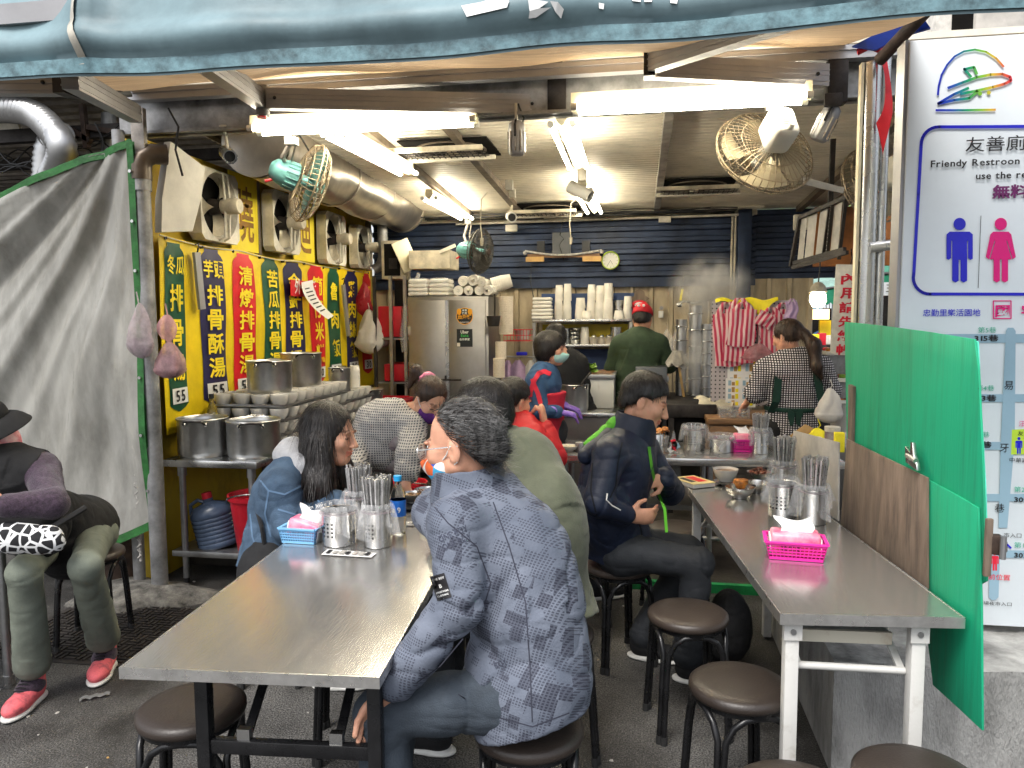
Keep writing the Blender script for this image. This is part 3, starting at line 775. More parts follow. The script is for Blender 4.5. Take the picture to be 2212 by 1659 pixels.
def bullet_camera(center, axis, label, r=.034, ln=.13, m='steel', mount=(0, 0, .12)):
 c = Vector(center); d, u, v, _ = frame((0, 0, 0), axis)
 t = thing('security_camera', label, 'camera', c, 0, 'security cameras')
 g = MB(); g.cyl(-d*ln/2, d*ln/2, r, n=20); g.build('body', m, t)
 g = MB(); g.lathe([(r*1.12, -ln*.5), (r*1.12, ln*.68), (r*1.02, ln*.68), (r*1.02, ln*.5)], (0, 0, 0), 20, Matrix((u, v, d)).transposed()); g.build('hood', m, t)
 g = MB(); g.cyl(d*ln/2, d*(ln/2+.004), r*.85, n=20); lens = g.build('lens', 'black_plastic', t)
 g = MB(); g.tube([(0, 0, r*.8), (mount[0]*.5, mount[1]*.5, mount[2]*.6), mount], .010, 8); g.build('stalk', 'old_white', t)
 g = MB(); g.cyl(mount, Vector(mount) + Vector((0, 0, .03)), .03, n=14); g.build('base', 'old_white', t)
 return t
bullet_camera(YP(492, 333, 3.96), camdir(.45, -.35, -.8), 'silver bullet camera over the broken foam board', mount=(-.03, .03, .13))
bullet_camera(YP(1104, 468, 7.2), camdir(.15, -.25, -.95), 'round white camera with infrared ring under the ceiling', .042, .10, 'white_plastic', (.01, .02, .16))
bullet_camera(YP(1250, 412, 5.7), camdir(.75, -.45, -.4), 'white box camera beside the deep lamp', .042, .16, 'white_plastic', (.0, .0, .18))
def pod_lamp(center, axis, label):
 c = Vector(center); d, u, v, _ = frame((0, 0, 0), axis); Rm = Matrix((u, v, d)).transposed()
 t = thing('pod_lamp', label, 'lamp', c, 0, 'small silver pod lamps')
 g = MB(); g.lathe([(.0, -.085), (.025, -.085), (.04, -.07), (.043, -.04), (.043, .07), (.038, .082), (.03, .088), (0, .09)], (0, 0, 0), 20, Rm); g.build('body', 'aluminium', t, smooth=40)
 for k in range(10):
  a = 2*math.pi*k/10; e = u*math.cos(a) + v*math.sin(a); g = MB(); g.bar(e*.044 - d*.03, e*.044 + d*.07, .009, .006); g.build('fin', 'steel', t)
 g = MB(); g.tube([u*.05, u*.052 - d*.06, -d*.10, -u*.052 - d*.06, -u*.05], .006, 6); g.build('yoke', 'black_metal', t)
 g = MB(); g.bar(-d*.08, -d*.17, .03, .012); g.build('bracket', 'old_white', t)
 g = MB(); g.tube([-d*.06 + v*.03, -d*.10 + v*.035 + u*.02, -d*.17 + v*.01], .005, 6); g.build('cord', 'black_plastic', t)
 return t
pod_lamp(YP(1116, 298, 3.95), Vector((0, .05, -1)), 'silver pod lamp hanging between the two front fluorescent lamps')
pod_lamp(YP(1784, 266, 3.95), camdir(-.35, -.85, .2), 'silver pod lamp tilted beside the large white fan')
def jbox(px, py, Y, w, h, label):
 p = YP(px, py, Y); g = MB(); g.box(p, (w, .05, h)); o = g.build('junction_box', 'old_white', bevel=.006)
 return tag(o, label, 'junction box', 'small electrical boxes')
jbox(1100, 400, 6.0, .06, .08, 'white junction box on the rafter by the round camera')
jbox(1107, 418, 6.2, .05, .07, 'smaller junction box just below the rafter box')
jbox(1258, 378, 5.4, .05, .08, 'white junction box at the end of the lamp')
jbox(1105, 493, 7.8, .12, .07, 'cream socket box on the back wall conduit')
jbox(1436, 474, 7.8, .12, .06, 'cream socket box under the third vent')
jbox(1735, 480, 7.0, .16, .13, 'grimy socket box near the louvre rack')
for (px, py, Y, dz, lab) in ((1100, 430, 5.9, .30, 'short cord with plug hanging by the ceiling rafter'), (1263, 440, 6.9, .30, 'cord with a cream plug hanging near the back wall')):
 p = YP(px-60 if px == 1100 else px-30, py, Y)
 g = MB(); g.tube([p + Vector((.05, 0, .05)), p + Vector((.0, 0, 0)), p + Vector((-.01, 0, -dz*.6)), p + Vector((0, 0, -dz))], .005, 6); g.cyl(p + Vector((0, 0, -dz)), p + Vector((0, 0, -dz-.06)), .017, .01, 8)
 tag(g.build('extension_lead', 'grimy_cream'), lab, 'cord')

# big greasy duct along the left wall
dt = thing('metal_duct', 'large greasy sheet metal duct along the top of the yellow wall', 'duct', (-2.45, 6, 2.6))
def _duct(u, v):
 a = 2*math.pi*u; y = 4.62 + v*3.03
 r = .22 + .004*math.sin(y*9+a*3) + (.006 if int(y*1.1) % 2 else 0)
 return (-2.42 + r*1.05*math.cos(a), y + .0*a, 2.695 + r*math.sin(a) + .008*math.sin(5*a+y*4))
g = MB(); g.grid(_duct, 40, 60, True); g.build('shell', 'grease_duct', dt, True, smooth=60)
g = MB(); g.lathe([(0, 0), (.24, 0), (.24, .02), (0, .03)], (-2.42, 7.65, 2.695), 36, Matrix.Rotation(-math.pi/2, 3, 'X')); g.build('end_cap', 'grease_duct', dt, True); g = MB(); g.cyl((-2.42, 4.63, 2.695), (-2.42, 4.60, 2.695), .225, n=36); g.build('end_cap', 'grease_duct', dt, True)
for y in (5.0, 5.85, 6.7):
 g = MB(); g.tube([(-2.42 + .237*math.cos(2*math.pi*k/36), y, 2.695 + .228*math.sin(2*math.pi*k/36)) for k in range(37)], .007, 6, False); g.build('seam_ring', 'grease_duct', dt, True)

# ================================================================== left wall: extractor fans, yellow plates, banner
XW = -2.80
def wall_extractor(y, z, s, label):
 t = thing('extractor_fan', label, 'extractor fan', (XW, y, z), 0, 'extractor fans in the yellow wall')
 g = MB(); hs = s/2; n = 36; R = s*.475
 ring = [(R*math.cos(2*math.pi*k/n), R*math.sin(2*math.pi*k/n)) for k in range(n)]
 def sq(a, b):
  m = max(abs(a), abs(b)); return (a/m*hs, b/m*hs)
 out = [sq(a, b) for a, b in ring]
 vs = [(.085, a, b) for a, b in out] + [(.085, a, b) for a, b in ring] + [(.0, a*.9, b*.9) for a, b in ring] + [(-.005, a, b) for a, b in out]
 fs = []
 for k in range(n):
  q = (k+1) % n
  fs += [(k, q, n+q, n+k), (n+k, n+q, 2*n+q, 2*n+k), (3*n+k, 3*n+q, q, k)]
 g.add(vs, fs); g.build('housing', 'old_white', t, smooth=40)
 g = MB(); g.cyl((-.004, 0, 0), (.002, 0, 0), R*.95, n=36); g.build('dark_back', 'dark_void', t)
 for k in range(3):
  a0 = 2*math.pi*k/3 + y*2
  def bl(p, q):
   r = R*(.18 + .70*q); a = a0 + (p-.5)*.9*(.5+.6*q)
   return Vector((.045 + .045*(p-.5), r*math.cos(a), r*math.sin(a)))
  g = MB(); g.grid(bl, 8, 8); g.grid(lambda p, q: bl(1-p, q) + Vector((-.003, 0, 0)), 8, 8); g.build('blade', 'exhaust_blade', t, smooth=70)
 g = MB(); g.cyl((.02, 0, 0), (.09, 0, 0), .055, .045, 18); g.build('hub', 'dark_iron', t)
 for dy in (-.028, .028):
  g = MB(); g.tube([(.085, dy*1.2, hs*.96), (.125, dy, hs*.88), (.135, dy, 0), (.125, dy, -hs*.88), (.085, dy*1.2, -hs*.96)], .008, 8); g.build('bracket_rod', 'old_white', t)
 g = MB(); g.lathe([(0, .225), (.045, .222), (.052, .21), (.052, .15), (.045, .10), (0, .10)], (0, 0, 0), 20, Matrix.Rotation(math.pi/2, 3, 'Y')); g.build('motor', 'grimy_cream', t, smooth=40)
 return t
for y, z, lab in ((4.68, 2.305, 'extractor fan beside the broken foam board'), (5.64, 2.315, 'extractor fan between the two yellow character plates'), (6.62, 2.29, 'extractor fan after the second yellow plate'), (7.36, 2.28, 'extractor fan beside the grey pipe and open box')):
 wall_extractor(y, z, .46 if y < 7 else .42, lab)
for (y0, y1, ch, lab) in ((4.96, 5.345, '曉', 'yellow plate painted with a brown character after the foam board'), (5.93, 6.34, '迪', 'yellow plate with a half hidden brown character behind the fan')):
 t = thing('character_plate', lab, 'sign', (XW-.01, (y0+y1)/2, 2.3), 0, 'yellow character plates')
 g = MB(); g.bx(XW-.015, XW-.005, y0, y1, 2.06, 2.60); g.build('plate', 'yellow_print', t, True)
 g = MB(); put_glyph(g, ch, (XW-.001, y0+.07, 2.12), (0, 1, 0), (0, 0, 1), y1-y0-.14, .40, .012); g.build('lettering', 'brown_ink', t, True, smooth=None)
# broken foam board
q = [XP(362, 305, -2.60), XP(437, 362, -2.60), XP(428, 430, -2.60), XP(410, 500, -2.62), XP(342, 502, -2.66), XP(344, 430, -2.66)]
g = MB(); n = len(q); g.add([a + Vector((.02, 0, 0)) for a in q] + [a - Vector((.03, -.01, 0)) for a in q], [tuple(range(n)), tuple(range(n, 2*n))[::-1]] + [(i, n+i, n+(i+1) % n, (i+1) % n) for i in range(n)])
tag(g.build('foam_board', 'styro', bevel=.004), 'broken piece of dirty white foam board leaning by the first extractor fan', 'foam board')

# menu banner
XB = -2.785
def bwave(y, z):
 dz = max(0, 2.08 - z)
 return XB + .010*math.sin(y*5.1 + .7) + .003*math.sin(y*13+z*3) + .010*dz*math.sin(y*8.2+1) + .006*math.sin(z*6+y*2)
def ztop(y): return 2.075 - .018*abs(math.sin((y-4.1)*3.4)) - .03*math.sin(math.pi*(y-4.1)/3.5)*.6
bn = thing('menu_banner', 'long yellow menu banner with coloured columns of dish names', 'banner', (XB, 5.8, 1.5))
def _ban(u, v):
 y = 4.09 + 3.56*u; zt = ztop(y); z = zt + (.88 - zt)*v; return (bwave(y, z), y, z)
g = MB(); g.grid(_ban, 120, 34); g.build('sheet', 'banner_yellow', bn, True, smooth=80)
cols = [(4.135, 4.36, 'banner_green', '冬瓜|排骨湯', '55'), (4.52, 4.80, 'banner_navy', '芋頭|排骨酥湯', '55'), (4.90, 5.20, 'banner_red', '清燉排骨湯', '55'), (5.33, 5.62, 'banner_green', '苦瓜排骨湯', '55'),
  (5.72, 6.02, 'banner_navy', '金針排骨湯', '55'), (6.13, 6.44, 'banner_red', '筒仔米糕', '30'), (6.54, 6.84, 'banner_green', '魯肉飯', '30'), (6.97, 7.28, 'banner_navy', '雞肉絲飯', '35'), (7.40, 7.62, 'banner_red', '瓜仔肉', '30')]
for (y0, y1, mm, txt, price) in cols:
 zt = 2.03; zb = 1.005; w = y1 - y0
 def half(v):          # shaped outline: notched shoulders, gentle waist, pointed tail
  k = 1.0
  if v < .03: k = .62
  elif v < .06: k = .62 + .38*((v-.03)/.03)**.5
  k *= 1 - .06*math.sin(v*9.5 + y0*3)
  if v > .965: k *= max(.05, 1 - (v-.965)/.035*.9)
  return k
 def _c(u, v):
  y = (y0+y1)/2 + (u-.5)*w*half(v); z = zt + (zb-zt)*v; return (bwave(y, z) + .004, y, z)
 g = MB(); g.grid(_c, 7, 48); col = g.build('column_print', mm, bn, True, smooth=80)
 g = MB()
 def fn(yy, zz, w_, h_):
  return lambda a, b: Vector((bwave(yy + a, zz + b) + .015, yy + a, zz + b))
 parts = txt.split('|'); z = zt - .075
 if len(parts) == 2:
  cw = w*.40
  for i, ch in enumerate(parts[0]):
   put_glyph(g, ch, (0, 0, 0), (0, 1, 0), (0, 0, 1), cw, .115, .018, fn(y0 + w*.08 + i*w*.44, z-.115, 0, 0))
  z -= .15
 rest = parts[-1]; avail = z - (zb + .165); step = avail/len(rest); ch_h = min(step*.86, .165)
 for i, ch in enumerate(rest):
  zz = z - step*i - (step-ch_h)/2 - ch_h
  put_glyph(g, ch, (0, 0, 0), (0, 1, 0), (0, 0, 1), w*.66, ch_h, .022, fn(y0 + w*.19, zz, 0, 0))
 g.build('lettering', 'yellow_print', bn, True, smooth=None)
 def _t(u, v):
  y = y0 + w*.1 + u*w*.8; z = zb + .145 - .095*v; return (bwave(y, z) + .013, y, z)
 g = MB(); g.grid(_t, 6, 4); tg = g.build('price_tag', 'white_print', bn, True, smooth=80)
 g = MB()
 for i, ch in enumerate(price):
  put_glyph(g, ch, (0, 0, 0), (0, 1, 0), (0, 0, 1), w*.2, .07, .02, (lambda yy, zz: (lambda a, b: Vector((bwave(yy+a, zz+b) + .019, yy + a, zz + b))))(y0 + w*(.24 + .28*i), zb + .062))
 g.build('price', 'ink', tg, True, smooth=None)
for k in range(10):
 y = 4.16 + k*.38
 g = MB(); g.cyl((XB-.01, y, ztop(y)-.02), (XB+.016, y, ztop(y)-.02), .010, n=8); g.build('eyelet', 'black_metal', bn, True)
g = MB(); g.tube([(XB+.012, 4.1 + k*.1, ztop(4.1+k*.1) - .012) for k in range(36)], .004, 5); g.build('top_cord', 'old_white', bn, True)
for (px, y0, y1, lab) in ((428, 545, 668, 'metal bar hooked over the banner between green and navy columns'), (745, 615, 725, 'metal bar hooked over the banner by the chicken rice column')):
 a, b = XP(px-4, y0, -2.74), XP(px+8, y1, -2.74)
 t = thing('hanging_bar', lab, 'metal bar', a, 0, 'metal bars hooked on the banner')
 g = MB(); g.bar(Vector((0, 0, 0)), b - a, .02, .062, up=(0, 1, 0)); g.build('bar', 'aluminium', t)
 g = MB(); g.tube([Vector((.0, 0, -.02)), Vector((.01, .01, .03)), Vector((0, .03, .06)), Vector((-.02, .02, .05))], .005, 6); g.build('hook', 'black_metal', t)
# red queue sign with paper
p0, p1 = XP(628, 612, -2.74), XP(690, 638, -2.74)
t = thing('queue_sign', 'small red take-away queue sign with a white paper sheet hanging over it', 'sign', (-2.74, p0.y, 1.8))
g = MB(); g.bx(-2.745, -2.739, p0.y, p1.y, p1.z-.02, p0.z+.03); g.build('plate', 'banner_red', t, True)
g = MB(); line_text(g, '外', (-2.736, p0.y+.06, p1.z+.01), (0, 1, 0), (0, 0, 1), .13, .02); line_text(g, '隊', (-2.736, p1.y-.20, p1.z+.01), (0, 1, 0), (0, 0, 1), .13, .02); g.build('lettering', 'white_print', t, True, smooth=None)
a = XP(645, 615, -2.72); b = XP(690, 680, -2.66)
def _pp(u, v):
 return Vector((-2.725 + .02 + .09*v*v, a.y + .02 + .22*u + .34*v**2.2*(1-.3*u)*.9, a.z + .02 - .30*v + .03*u))
g = MB(); g.grid(lambda u, v: _pp(u, v), 8, 14); pp = g.build('paper_sheet', 'paper', t, True, smooth=80)
g = MB()
for k in range(7):
 v = .18 + k*.1; q = [_pp(.2, v), _pp(.8 if k else .6, v), _pp(.8 if k else .6, v+.03), _pp(.2, v+.03)]
 g.add([x + Vector((.004, -.002, 0)) for x in q], [(0, 1, 2, 3)])
g.build('printed_lines', 'ink', pp, True, smooth=None)

# thin plastic bags
mat('bag_clear', (.72, .62, .66), .18, 0, .2, 14, 1, 22, alpha=.24, transl=.3)
mat('bag_pink', (.80, .48, .50), .18, 0, .25, 12, 1, 22, alpha=.32, transl=.3)
mat('bag_white', (.76, .72, .66), .35, 0, .08, 8, .6, 14, transl=.25)
mat('bag_red', (.55, .03, .05), .3, 0, .2, 8, .6, 14, transl=.25)
mat('bag_contents', (.10, .035, .07), .5, 0, .5, 18, .4, 30, col2=(.30, .28, .26), col2_amt=.55)
mat('film', (.85, .85, .85), .08, 0, .05, 8, .8, 26, alpha=.2)
def bag(name, top, w, h, m, label, dep=.6, knot=None, seed=1, contents=False, cat='plastic bag', group='plastic bags on hooks'):
 r_ = random.Random(seed); ph = [r_.uniform(0, 6.3) for _ in range(6)]
 top = Vector(top); t = thing(name, label, cat, top, 0, group)
 def f(u, v):
  a = 2*math.pi*u
  if knot and v < knot:
   k = v/knot; rr = .10 + .62*math.sin(math.pi*min(1, k*.95 + .02))**.8 + (0 if k < .9 else 0)
   rr = max(.10, rr*(.8 if k < .85 else 1-(k-.85)*5))
  else:
   k = (v - (knot or 0))/(1-(knot or 0)); rr = .10 + .92*(math.sin(math.pi*(k**.75)*.5)**1.0) if k < .72 else (1.02*math.cos((k-.72)/.28*math.pi/2)**.55)
  rr *= 1 + .10*math.sin(5*a+ph[0]+6*v) + .09*abs(math.sin(4.5*a+ph[1]-5*v)) + .07*math.sin(3*a+ph[2]+3*v) + .04*math.sin(13*a+ph[4]+17*v)
  return (w/2*rr*math.cos(a) + .03*w*math.sin(7*v+ph[3]), w/2*dep*rr*math.sin(a), -h*v)
 g = MB(); g.grid(f, 30, 34, True); g.build('film', m, t, smooth=75)
 if contents:
  g = MB(); g.grid(lambda u, v: tuple(x*(.86 if i < 2 else 1) for i, x in enumerate(f(u, .62 + .36*v))), 24, 12, True); g.build('contents', 'bag_contents', t, smooth=75)
 g = MB(); g.tube([(0, 0, -.02*h), (.01, -.02, .02), (-.005, -.01, .06)], .004, 6); g.build('handle', m, t)
 return t
bag('plastic_bag', YP(300, 655, 3.72), .145, .30, 'bag_clear', 'clear plastic bag of small packets hanging on the tent pole', dep=.4, contents=True, seed=2)
bag('plastic_bag', YP(362, 680, 3.78), .175, .35, 'bag_pink', 'knotted pink plastic bag of purple vegetables in front of the banner', knot=.42, seed=3, contents=True)
bag('plastic_bag', XP(786, 610, -2.70), .16, .34, 'bag_red', 'small red plastic bag at the end of the banner', seed=4)
bag('plastic_bag', XP(797, 668, -2.60), .26, .44, 'bag_white', 'white carrier bag at the end of the banner', seed=5)
bag('plastic_bag', XP(820, 690, -2.52), .2, .28, 'bag_pink', 'dusky pink plastic bag behind the white carrier bag', seed=6, contents=True)

# ================================================================== soup pots and bowls on the steel prep table
def steel_table(name, label, x0, x1, y0, y1, z, legs, lip=.04, shelf=None, m='steel', legm='dull_steel', r=.019):
 t = thing(name, label, 'table', ((x0+x1)/2, (y0+y1)/2, 0))
 g = MB(); g.bx(x0, x1, y0, y1, z-lip, z); g.build('table_top', m, t, True, bevel=.004)
 for (x, y) in legs:
  g = MB(); g.cyl((x, y, .03), (x, y, z-lip), r, n=14); lg = g.build('leg', legm, t, True)
  g = MB(); g.cyl((x, y, .0), (x, y, .05), r*.8, n=12); g.build('foot', 'black_rubber', lg, True)
  g = MB(); g.cyl((x, y, z-lip-.06), (x, y, z-lip-.001), r*1.35, n=14); g.build('sleeve', legm, lg, True)
 if shelf:
  g = MB(); g.bx(x0+.02, x1-.02, y0+.02, y1-.02, shelf-.035, shelf); g.build('lower_shelf', 'dull_steel', t, True, bevel=.003)
 return t
steel_table('prep_table', 'stainless prep table along the yellow wall carrying pots and bowls', -2.75, -2.16, 4.0, 6.7, .75, [(-2.66, 4.05), (-2.22, 4.05), (-2.66, 5.3), (-2.22, 5.3), (-2.66, 6.6), (-2.22, 6.6)], .042, .2)
def pot(name, c, r, h, label, lid=False, handles=2, rot=.3, m='pot_steel', fill=None, group='steel soup pots'):
 t = thing(name, label, 'pot', c, rot, group)
 g = MB(); g.lathe([(0, .004), (r*.93, 0), (r*.98, .012), (r, .03), (r, h-.012), (r*1.02, h-.006), (r*1.045, h), (r*1.03, h+.004), (r*.985, h-.004), (r*.975, h-.03), (r*.965, .03), (0, .025)], (0, 0, 0), 40)
 g.build('body', m, t, smooth=40)
 for k in range(handles):
  a = -math.pi/2 + k*math.pi*2/handles; e = Vector((math.cos(a), math.sin(a), 0)); s = Vector((-math.sin(a), math.cos(a), 0))
  zz = Vector((0, 0, h*.90)); w = r*.42
  g = MB(); g.tube([e*r + s*w + zz, e*(r+.02) + s*w + zz + Vector((0, 0, .004)), e*(r+.045) + s*w*.8 + zz + Vector((0, 0, .02)), e*(r+.05) + zz + Vector((0, 0, .024)), e*(r+.045) - s*w*.8 + zz + Vector((0, 0, .02)), e*(r+.02) - s*w + zz + Vector((0, 0, .004)), e*r - s*w + zz], .006, 8)
  hd = g.build('handle', 'dark_iron' if k == 0 else 'steel', t)
  for q in (-1, 1):
   g = MB(); g.ball(e*(r+.003) + s*w*q + zz, (.014, .014, .014), 10, 6); g.build('rivet', 'steel', hd)
 if fill:
  g = MB(); g.cyl((0, 0, h*fill-.005), (0, 0, h*fill), r*.965, n=32); g.build('soup', 'broth', t)
 return t
mat('broth', (.22, .12, .05), .15, 0, .3, 8)
pot('soup_pot', (-2.602, 4.19, .75), .145, .225, 'steel soup pot on the prep table next to the grey drain pipe', rot=.25)
pot('soup_pot', (-2.285, 4.215, .75), .155, .215, 'steel soup pot on the corner of the prep table', rot=.4)
# trays of bowls
g = MB(); g.lathe([(0, .006), (.030, .004), (.032, .0), (.036, .0), (.050, .022), (.058, .05), (.0605, .068), (.060, .072), (.056, .070), (.052, .05), (.040, .02), (0, .012)], (0, 0, 0), 20)
bowl_me = g.mesh('bowl', 50); bowl_me.materials.append(M['porcelain'])
g = MB(); g.lathe([(.0595, .050), (.0612, .0655), (.0600, .0662), (.0585, .052)], (0, 0, 0), 20); band_me = g.mesh('band', 50); band_me.materials.append(M['grimy_cream'])
def bowl_tray(x0, x1, y0, y1, z, lab, rows, cols, last=False):
 t = thing('serving_tray', lab, 'tray', ((x0+x1)/2, (y0+y1)/2, z), 0, 'trays stacked with bowls')
 g = MB(); g.bx(x0, x1, y0, y1, z, z+.005); g.bx(x0, x1, y0, y0+.006, z+.006, z+.016); g.bx(x1-.006, x1, y0, y1, z+.006, z+.016); g.build('tray', 'dull_steel', t, True)
 for i in range(cols):
  for j in range(rows):
   if 0 < i < cols-1 and 0 < j < rows-1 and not last: continue
   o = link('porcelain_bowl', bowl_me, None, None, (x0 + (i+.5)*(x1-x0)/cols + rnd.uniform(-.004, .004), y0 + (j+.5)*(y1-y0)/rows + rnd.uniform(-.004, .004), z+.0055), rnd.uniform(0, 6))
   tag(o, 'white bowl on the ' + lab.replace('tray of bowls in the stack', 'tray of the stack'), 'bowl', 'white bowls, ' + lab)
for k, z in enumerate((.752, .838, .924, 1.012)):
 lv = ('lowest', 'second', 'third', 'topmost')[k]
 bowl_tray(-2.72, -2.20 + .02*k*0, 4.42 + .012*k, 5.00, z, lv + ' tray of bowls in the stack behind the two corner pots', 4, 4, k == 3)
 bowl_tray(-2.72, -2.21, 5.03, 5.60, z - .003, lv + ' tray of bowls in the stack under the big pot', 4, 4, k == 3)
for k, z in enumerate((.752, .838, .924)):
 bowl_tray(-2.72, -2.22, 5.63, 6.15, z, ('lowest', 'second', 'topmost')[k] + ' tray of bowls in the stack under the slim pot', 4, 4, k == 2)
pot('soup_pot', (-2.40, 4.66, 1.09), .143, .205, 'scorched steel pot standing on the bowls at the front stack', rot=.3)
pot('soup_pot', (-2.43, 5.20, 1.086), .145, .235, 'tall steel pot with brown handles on the middle bowl stack', rot=.6)
pot('soup_pot', (-2.35, 5.72, 1.0), .085, .18, 'slim steel pot on the bowls beside the paper cups', rot=.2)
pot('soup_pot', (-2.36, 6.38, .75), .13, .20, 'dark soup pot with a ladle handle at the end of the prep table', rot=.8, fill=.85)
def cup_stack(c, r, n, label, taper=.82, ch=.075, step=.012, group='stacks of paper cups', m='cup_white', flip=True, tilt=None):
 """nested cups, mouths down: each rim shows as a ring"""
 t = thing('cup_stack', label, 'paper cups', c, rnd.uniform(0, 6), group)
 prof = [(0, 0)]
 for i in range(n):
  z = i*step; prof += [(r, z), (r*1.012, z + step*.25), (r*1.0, z + step*.5), (r*.985, z + step*.97)]
 z = n*step; prof += [(r*.98, z), (r*taper, z + ch), (r*taper*.98, z + ch + .002), (r*taper*.9, z + ch - .004), (0, z + ch - .004)]
 g = MB(); g.lathe(prof, (0, 0, 0), 22); g.build('cups', m, t, smooth=28)
 return t
cup_stack((-2.30, 5.92, 1.01), .042, 12, 'column of white cups standing on the bowls by the slim pot', .9, .03)
# cooking oil bottle beside the pots
p = Vector((-2.70, 4.36, .75))
mat('oil', (.55, .42, .06), .08, 0, .1, 5, trans=.7)
t = thing('oil_bottle', 'clear oil bottle with a black cap between the banner and the pots', 'bottle', p)
g = MB(); g.lathe([(0, 0), (.034, 0), (.037, .01), (.037, .16), (.030, .20), (.014, .225), (.014, .25), (0, .25)], (0, 0, 0), 20); g.build('body', 'oil', t, smooth=40)
g = MB(); g.cyl((0, 0, .25), (0, 0, .272), .016, n=14); g.build('cap', 'black_plastic', t)
g = MB(); g.lathe([(.0378, .06), (.0378, .12)], (0, 0, 0), 20); lb = g.build('label_band', 'ink', t)
t.location = (-2.665, 4.40, .98 - .23)
t.scale = (1, 1, 1.28)
# jug and bucket on the lower shelf
p = Vector((-2.50, 4.16, .2))
t = thing('plastic_jug', 'tilted dark blue plastic jug with a red cap on the lower shelf', 'jug', p); t.rotation_euler = (0, -.22, .2)
mat('jug_blue', (.07, .10, .16), .25, 0, .2, 5)
prof = [(0, 0), (.12, 0), (.128, .01)]
for k in range(7): prof += [(.128, .03+k*.025), (.124, .036+k*.025), (.128, .044+k*.025)]
prof += [(.128, .215), (.10, .255), (.04, .275), (.03, .28), (.03, .30), (0, .30)]
g = MB(); g.lathe(prof, (0, 0, 0), 28, None, 1, .8); g.build('body', 'jug_blue', t, smooth=40)
g = MB(); g.cyl((0, 0, .30), (0, 0, .335), .03, n=16); g.build('cap', 'red_plastic', t)
g = MB(); g.tube([(-.02, 0, .275), (-.06, 0, .30), (-.11, 0, .28), (-.12, 0, .22)], .012, 8); g.build('handle', 'jug_blue', t)
def bucket(c, r, h, label):
 t = thing('bucket', label, 'bucket', c, .4, 'red plastic buckets')
 g = MB(); g.lathe([(0, .004), (r*.68, 0), (r*.72, .01), (r*.95, h-.03), (r*1.03, h-.028), (r*1.05, h), (r*.98, h), (r*.9, h-.05), (r*.66, .012), (0, .012)], (0, 0, 0), 30); g.build('body', 'red_plastic', t, smooth=40)
 g = MB(); g.tube([(r*1.05*math.cos(a), r*1.05*math.sin(a), h*.90 - .06*math.sin(a)) for a in [math.pi*(1+k/12) for k in range(13)]], .005, 6); g.build('handle', 'steel', t)
 return t
bucket((-2.24, 4.12, .2), .15, .34, 'red bucket on the lower shelf under the soup pots')
bucket((-1.58, 4.95, .05), .15, .40, 'red bucket on the floor behind the woman in the grey cardigan')
# ================================================================== kitchen at the back
mat('speckle_cup', (.72, .64, .52), .6, 0, .1, 8, col2=(.20, .13, .07), col2_amt=.36, stretch=(10, 10, 60))
mat('sticker_black', (.012, .014, .014), .4, 0, .05)
mat('sticker_orange', (.85, .38, .01), .4, 0, .05)
mat('sticker_green', (.05, .45, .08), .4, 0, .05)
mat('wrap', (.80, .77, .66), .2, 0, .06, 9, .8, 22)
mat('lavender', (.55, .38, .60), .3, 0, .15, 10, .5, 20, transl=.2)
mat('navy_board', (.03, .06, .16), .5, 0, .25, 5)
mat('stove_white', (.66, .64, .58), .45, .1, .12, 6, .05, 40, col2=(.30, .18, .09), col2_amt=.24, stretch=(3, 3, .8))
mat('spill', (.16, .07, .025), .4, 0, .4, 14, .3, 40)
mat('leaf_green', (.20, .36, .04), .5, 0, .4, 30, .4, 60)
mat('cloth_cream', (.62, .56, .42), .85, 0, .2, 8, .5, 40)
mat('cloth_yellow', (.85, .72, .02), .7, 0, .12, 6, .3, 30)
mat('glove_cloth', (.45, .42, .36), .9, 0, .25, 12, .5, 60)
mat('pale_wood', (.50, .30, .10), .5, 0, .25, 4, .1, 40, stretch=(1, 1, .2))
mat('dark_panel', (.11, .115, .12), .4, .5, .2, 3)

Y0 = 6.9
c0, c1 = YP(879, 645, Y0), YP(1054, 645, Y0)
cx0, cx1, cz = c0.x, c1.x, YP(960, 640, Y0).z
cab = thing('steel_cabinet', 'tall stainless steel cabinet with two doors and round stickers', 'cabinet', ((cx0+cx1)/2, Y0+.3, 0))
g = MB(); g.bx(cx0, cx1, Y0+.02, Y0+.62, .1, cz); g.build('body', 'cabinet_steel', cab, True, bevel=.006)
xm = YP(965, 700, Y0).x
for a, b in ((cx0+.025, xm-.004), (xm+.004, cx1-.025)):
 g = MB(); g.bx(a, b, Y0-.004, Y0+.018, .16, cz-.035); dr = g.build('door', 'cabinet_steel', cab, True, bevel=.004)
 for z in (.35, 1.42):
  e = a-.012 if a < xm-.1 else b+.004
  g = MB(); g.bx(e-.008, e+.022, Y0-.012, Y0-.006, z, z+.075); g.build('hinge', 'dirty_aluminium', dr, True)
g = MB(); g.bx(xm-.012, xm+.018, Y0-.010, Y0-.005, .2, cz-.04); g.build('door_strip', 'steel', cab, True)
p = YP(968, 820, Y0)
g = MB(); g.cyl((p.x-.06, Y0-.02, p.z), (p.x+.13, Y0-.02, p.z), .009, n=8); g.cyl((p.x-.02, Y0-.02, p.z), (p.x-.02, Y0-.02, p.z+.04), .008, n=8); g.build('bolt', 'dark_iron', cab, True)
for x in (cx0+.05, cx1-.05):
 for y in (Y0+.08, Y0+.56): g = MB(); g.cyl((x, y, .05), (x, y, .1), .02, n=10); g.build('foot', 'black_rubber', cab, True)
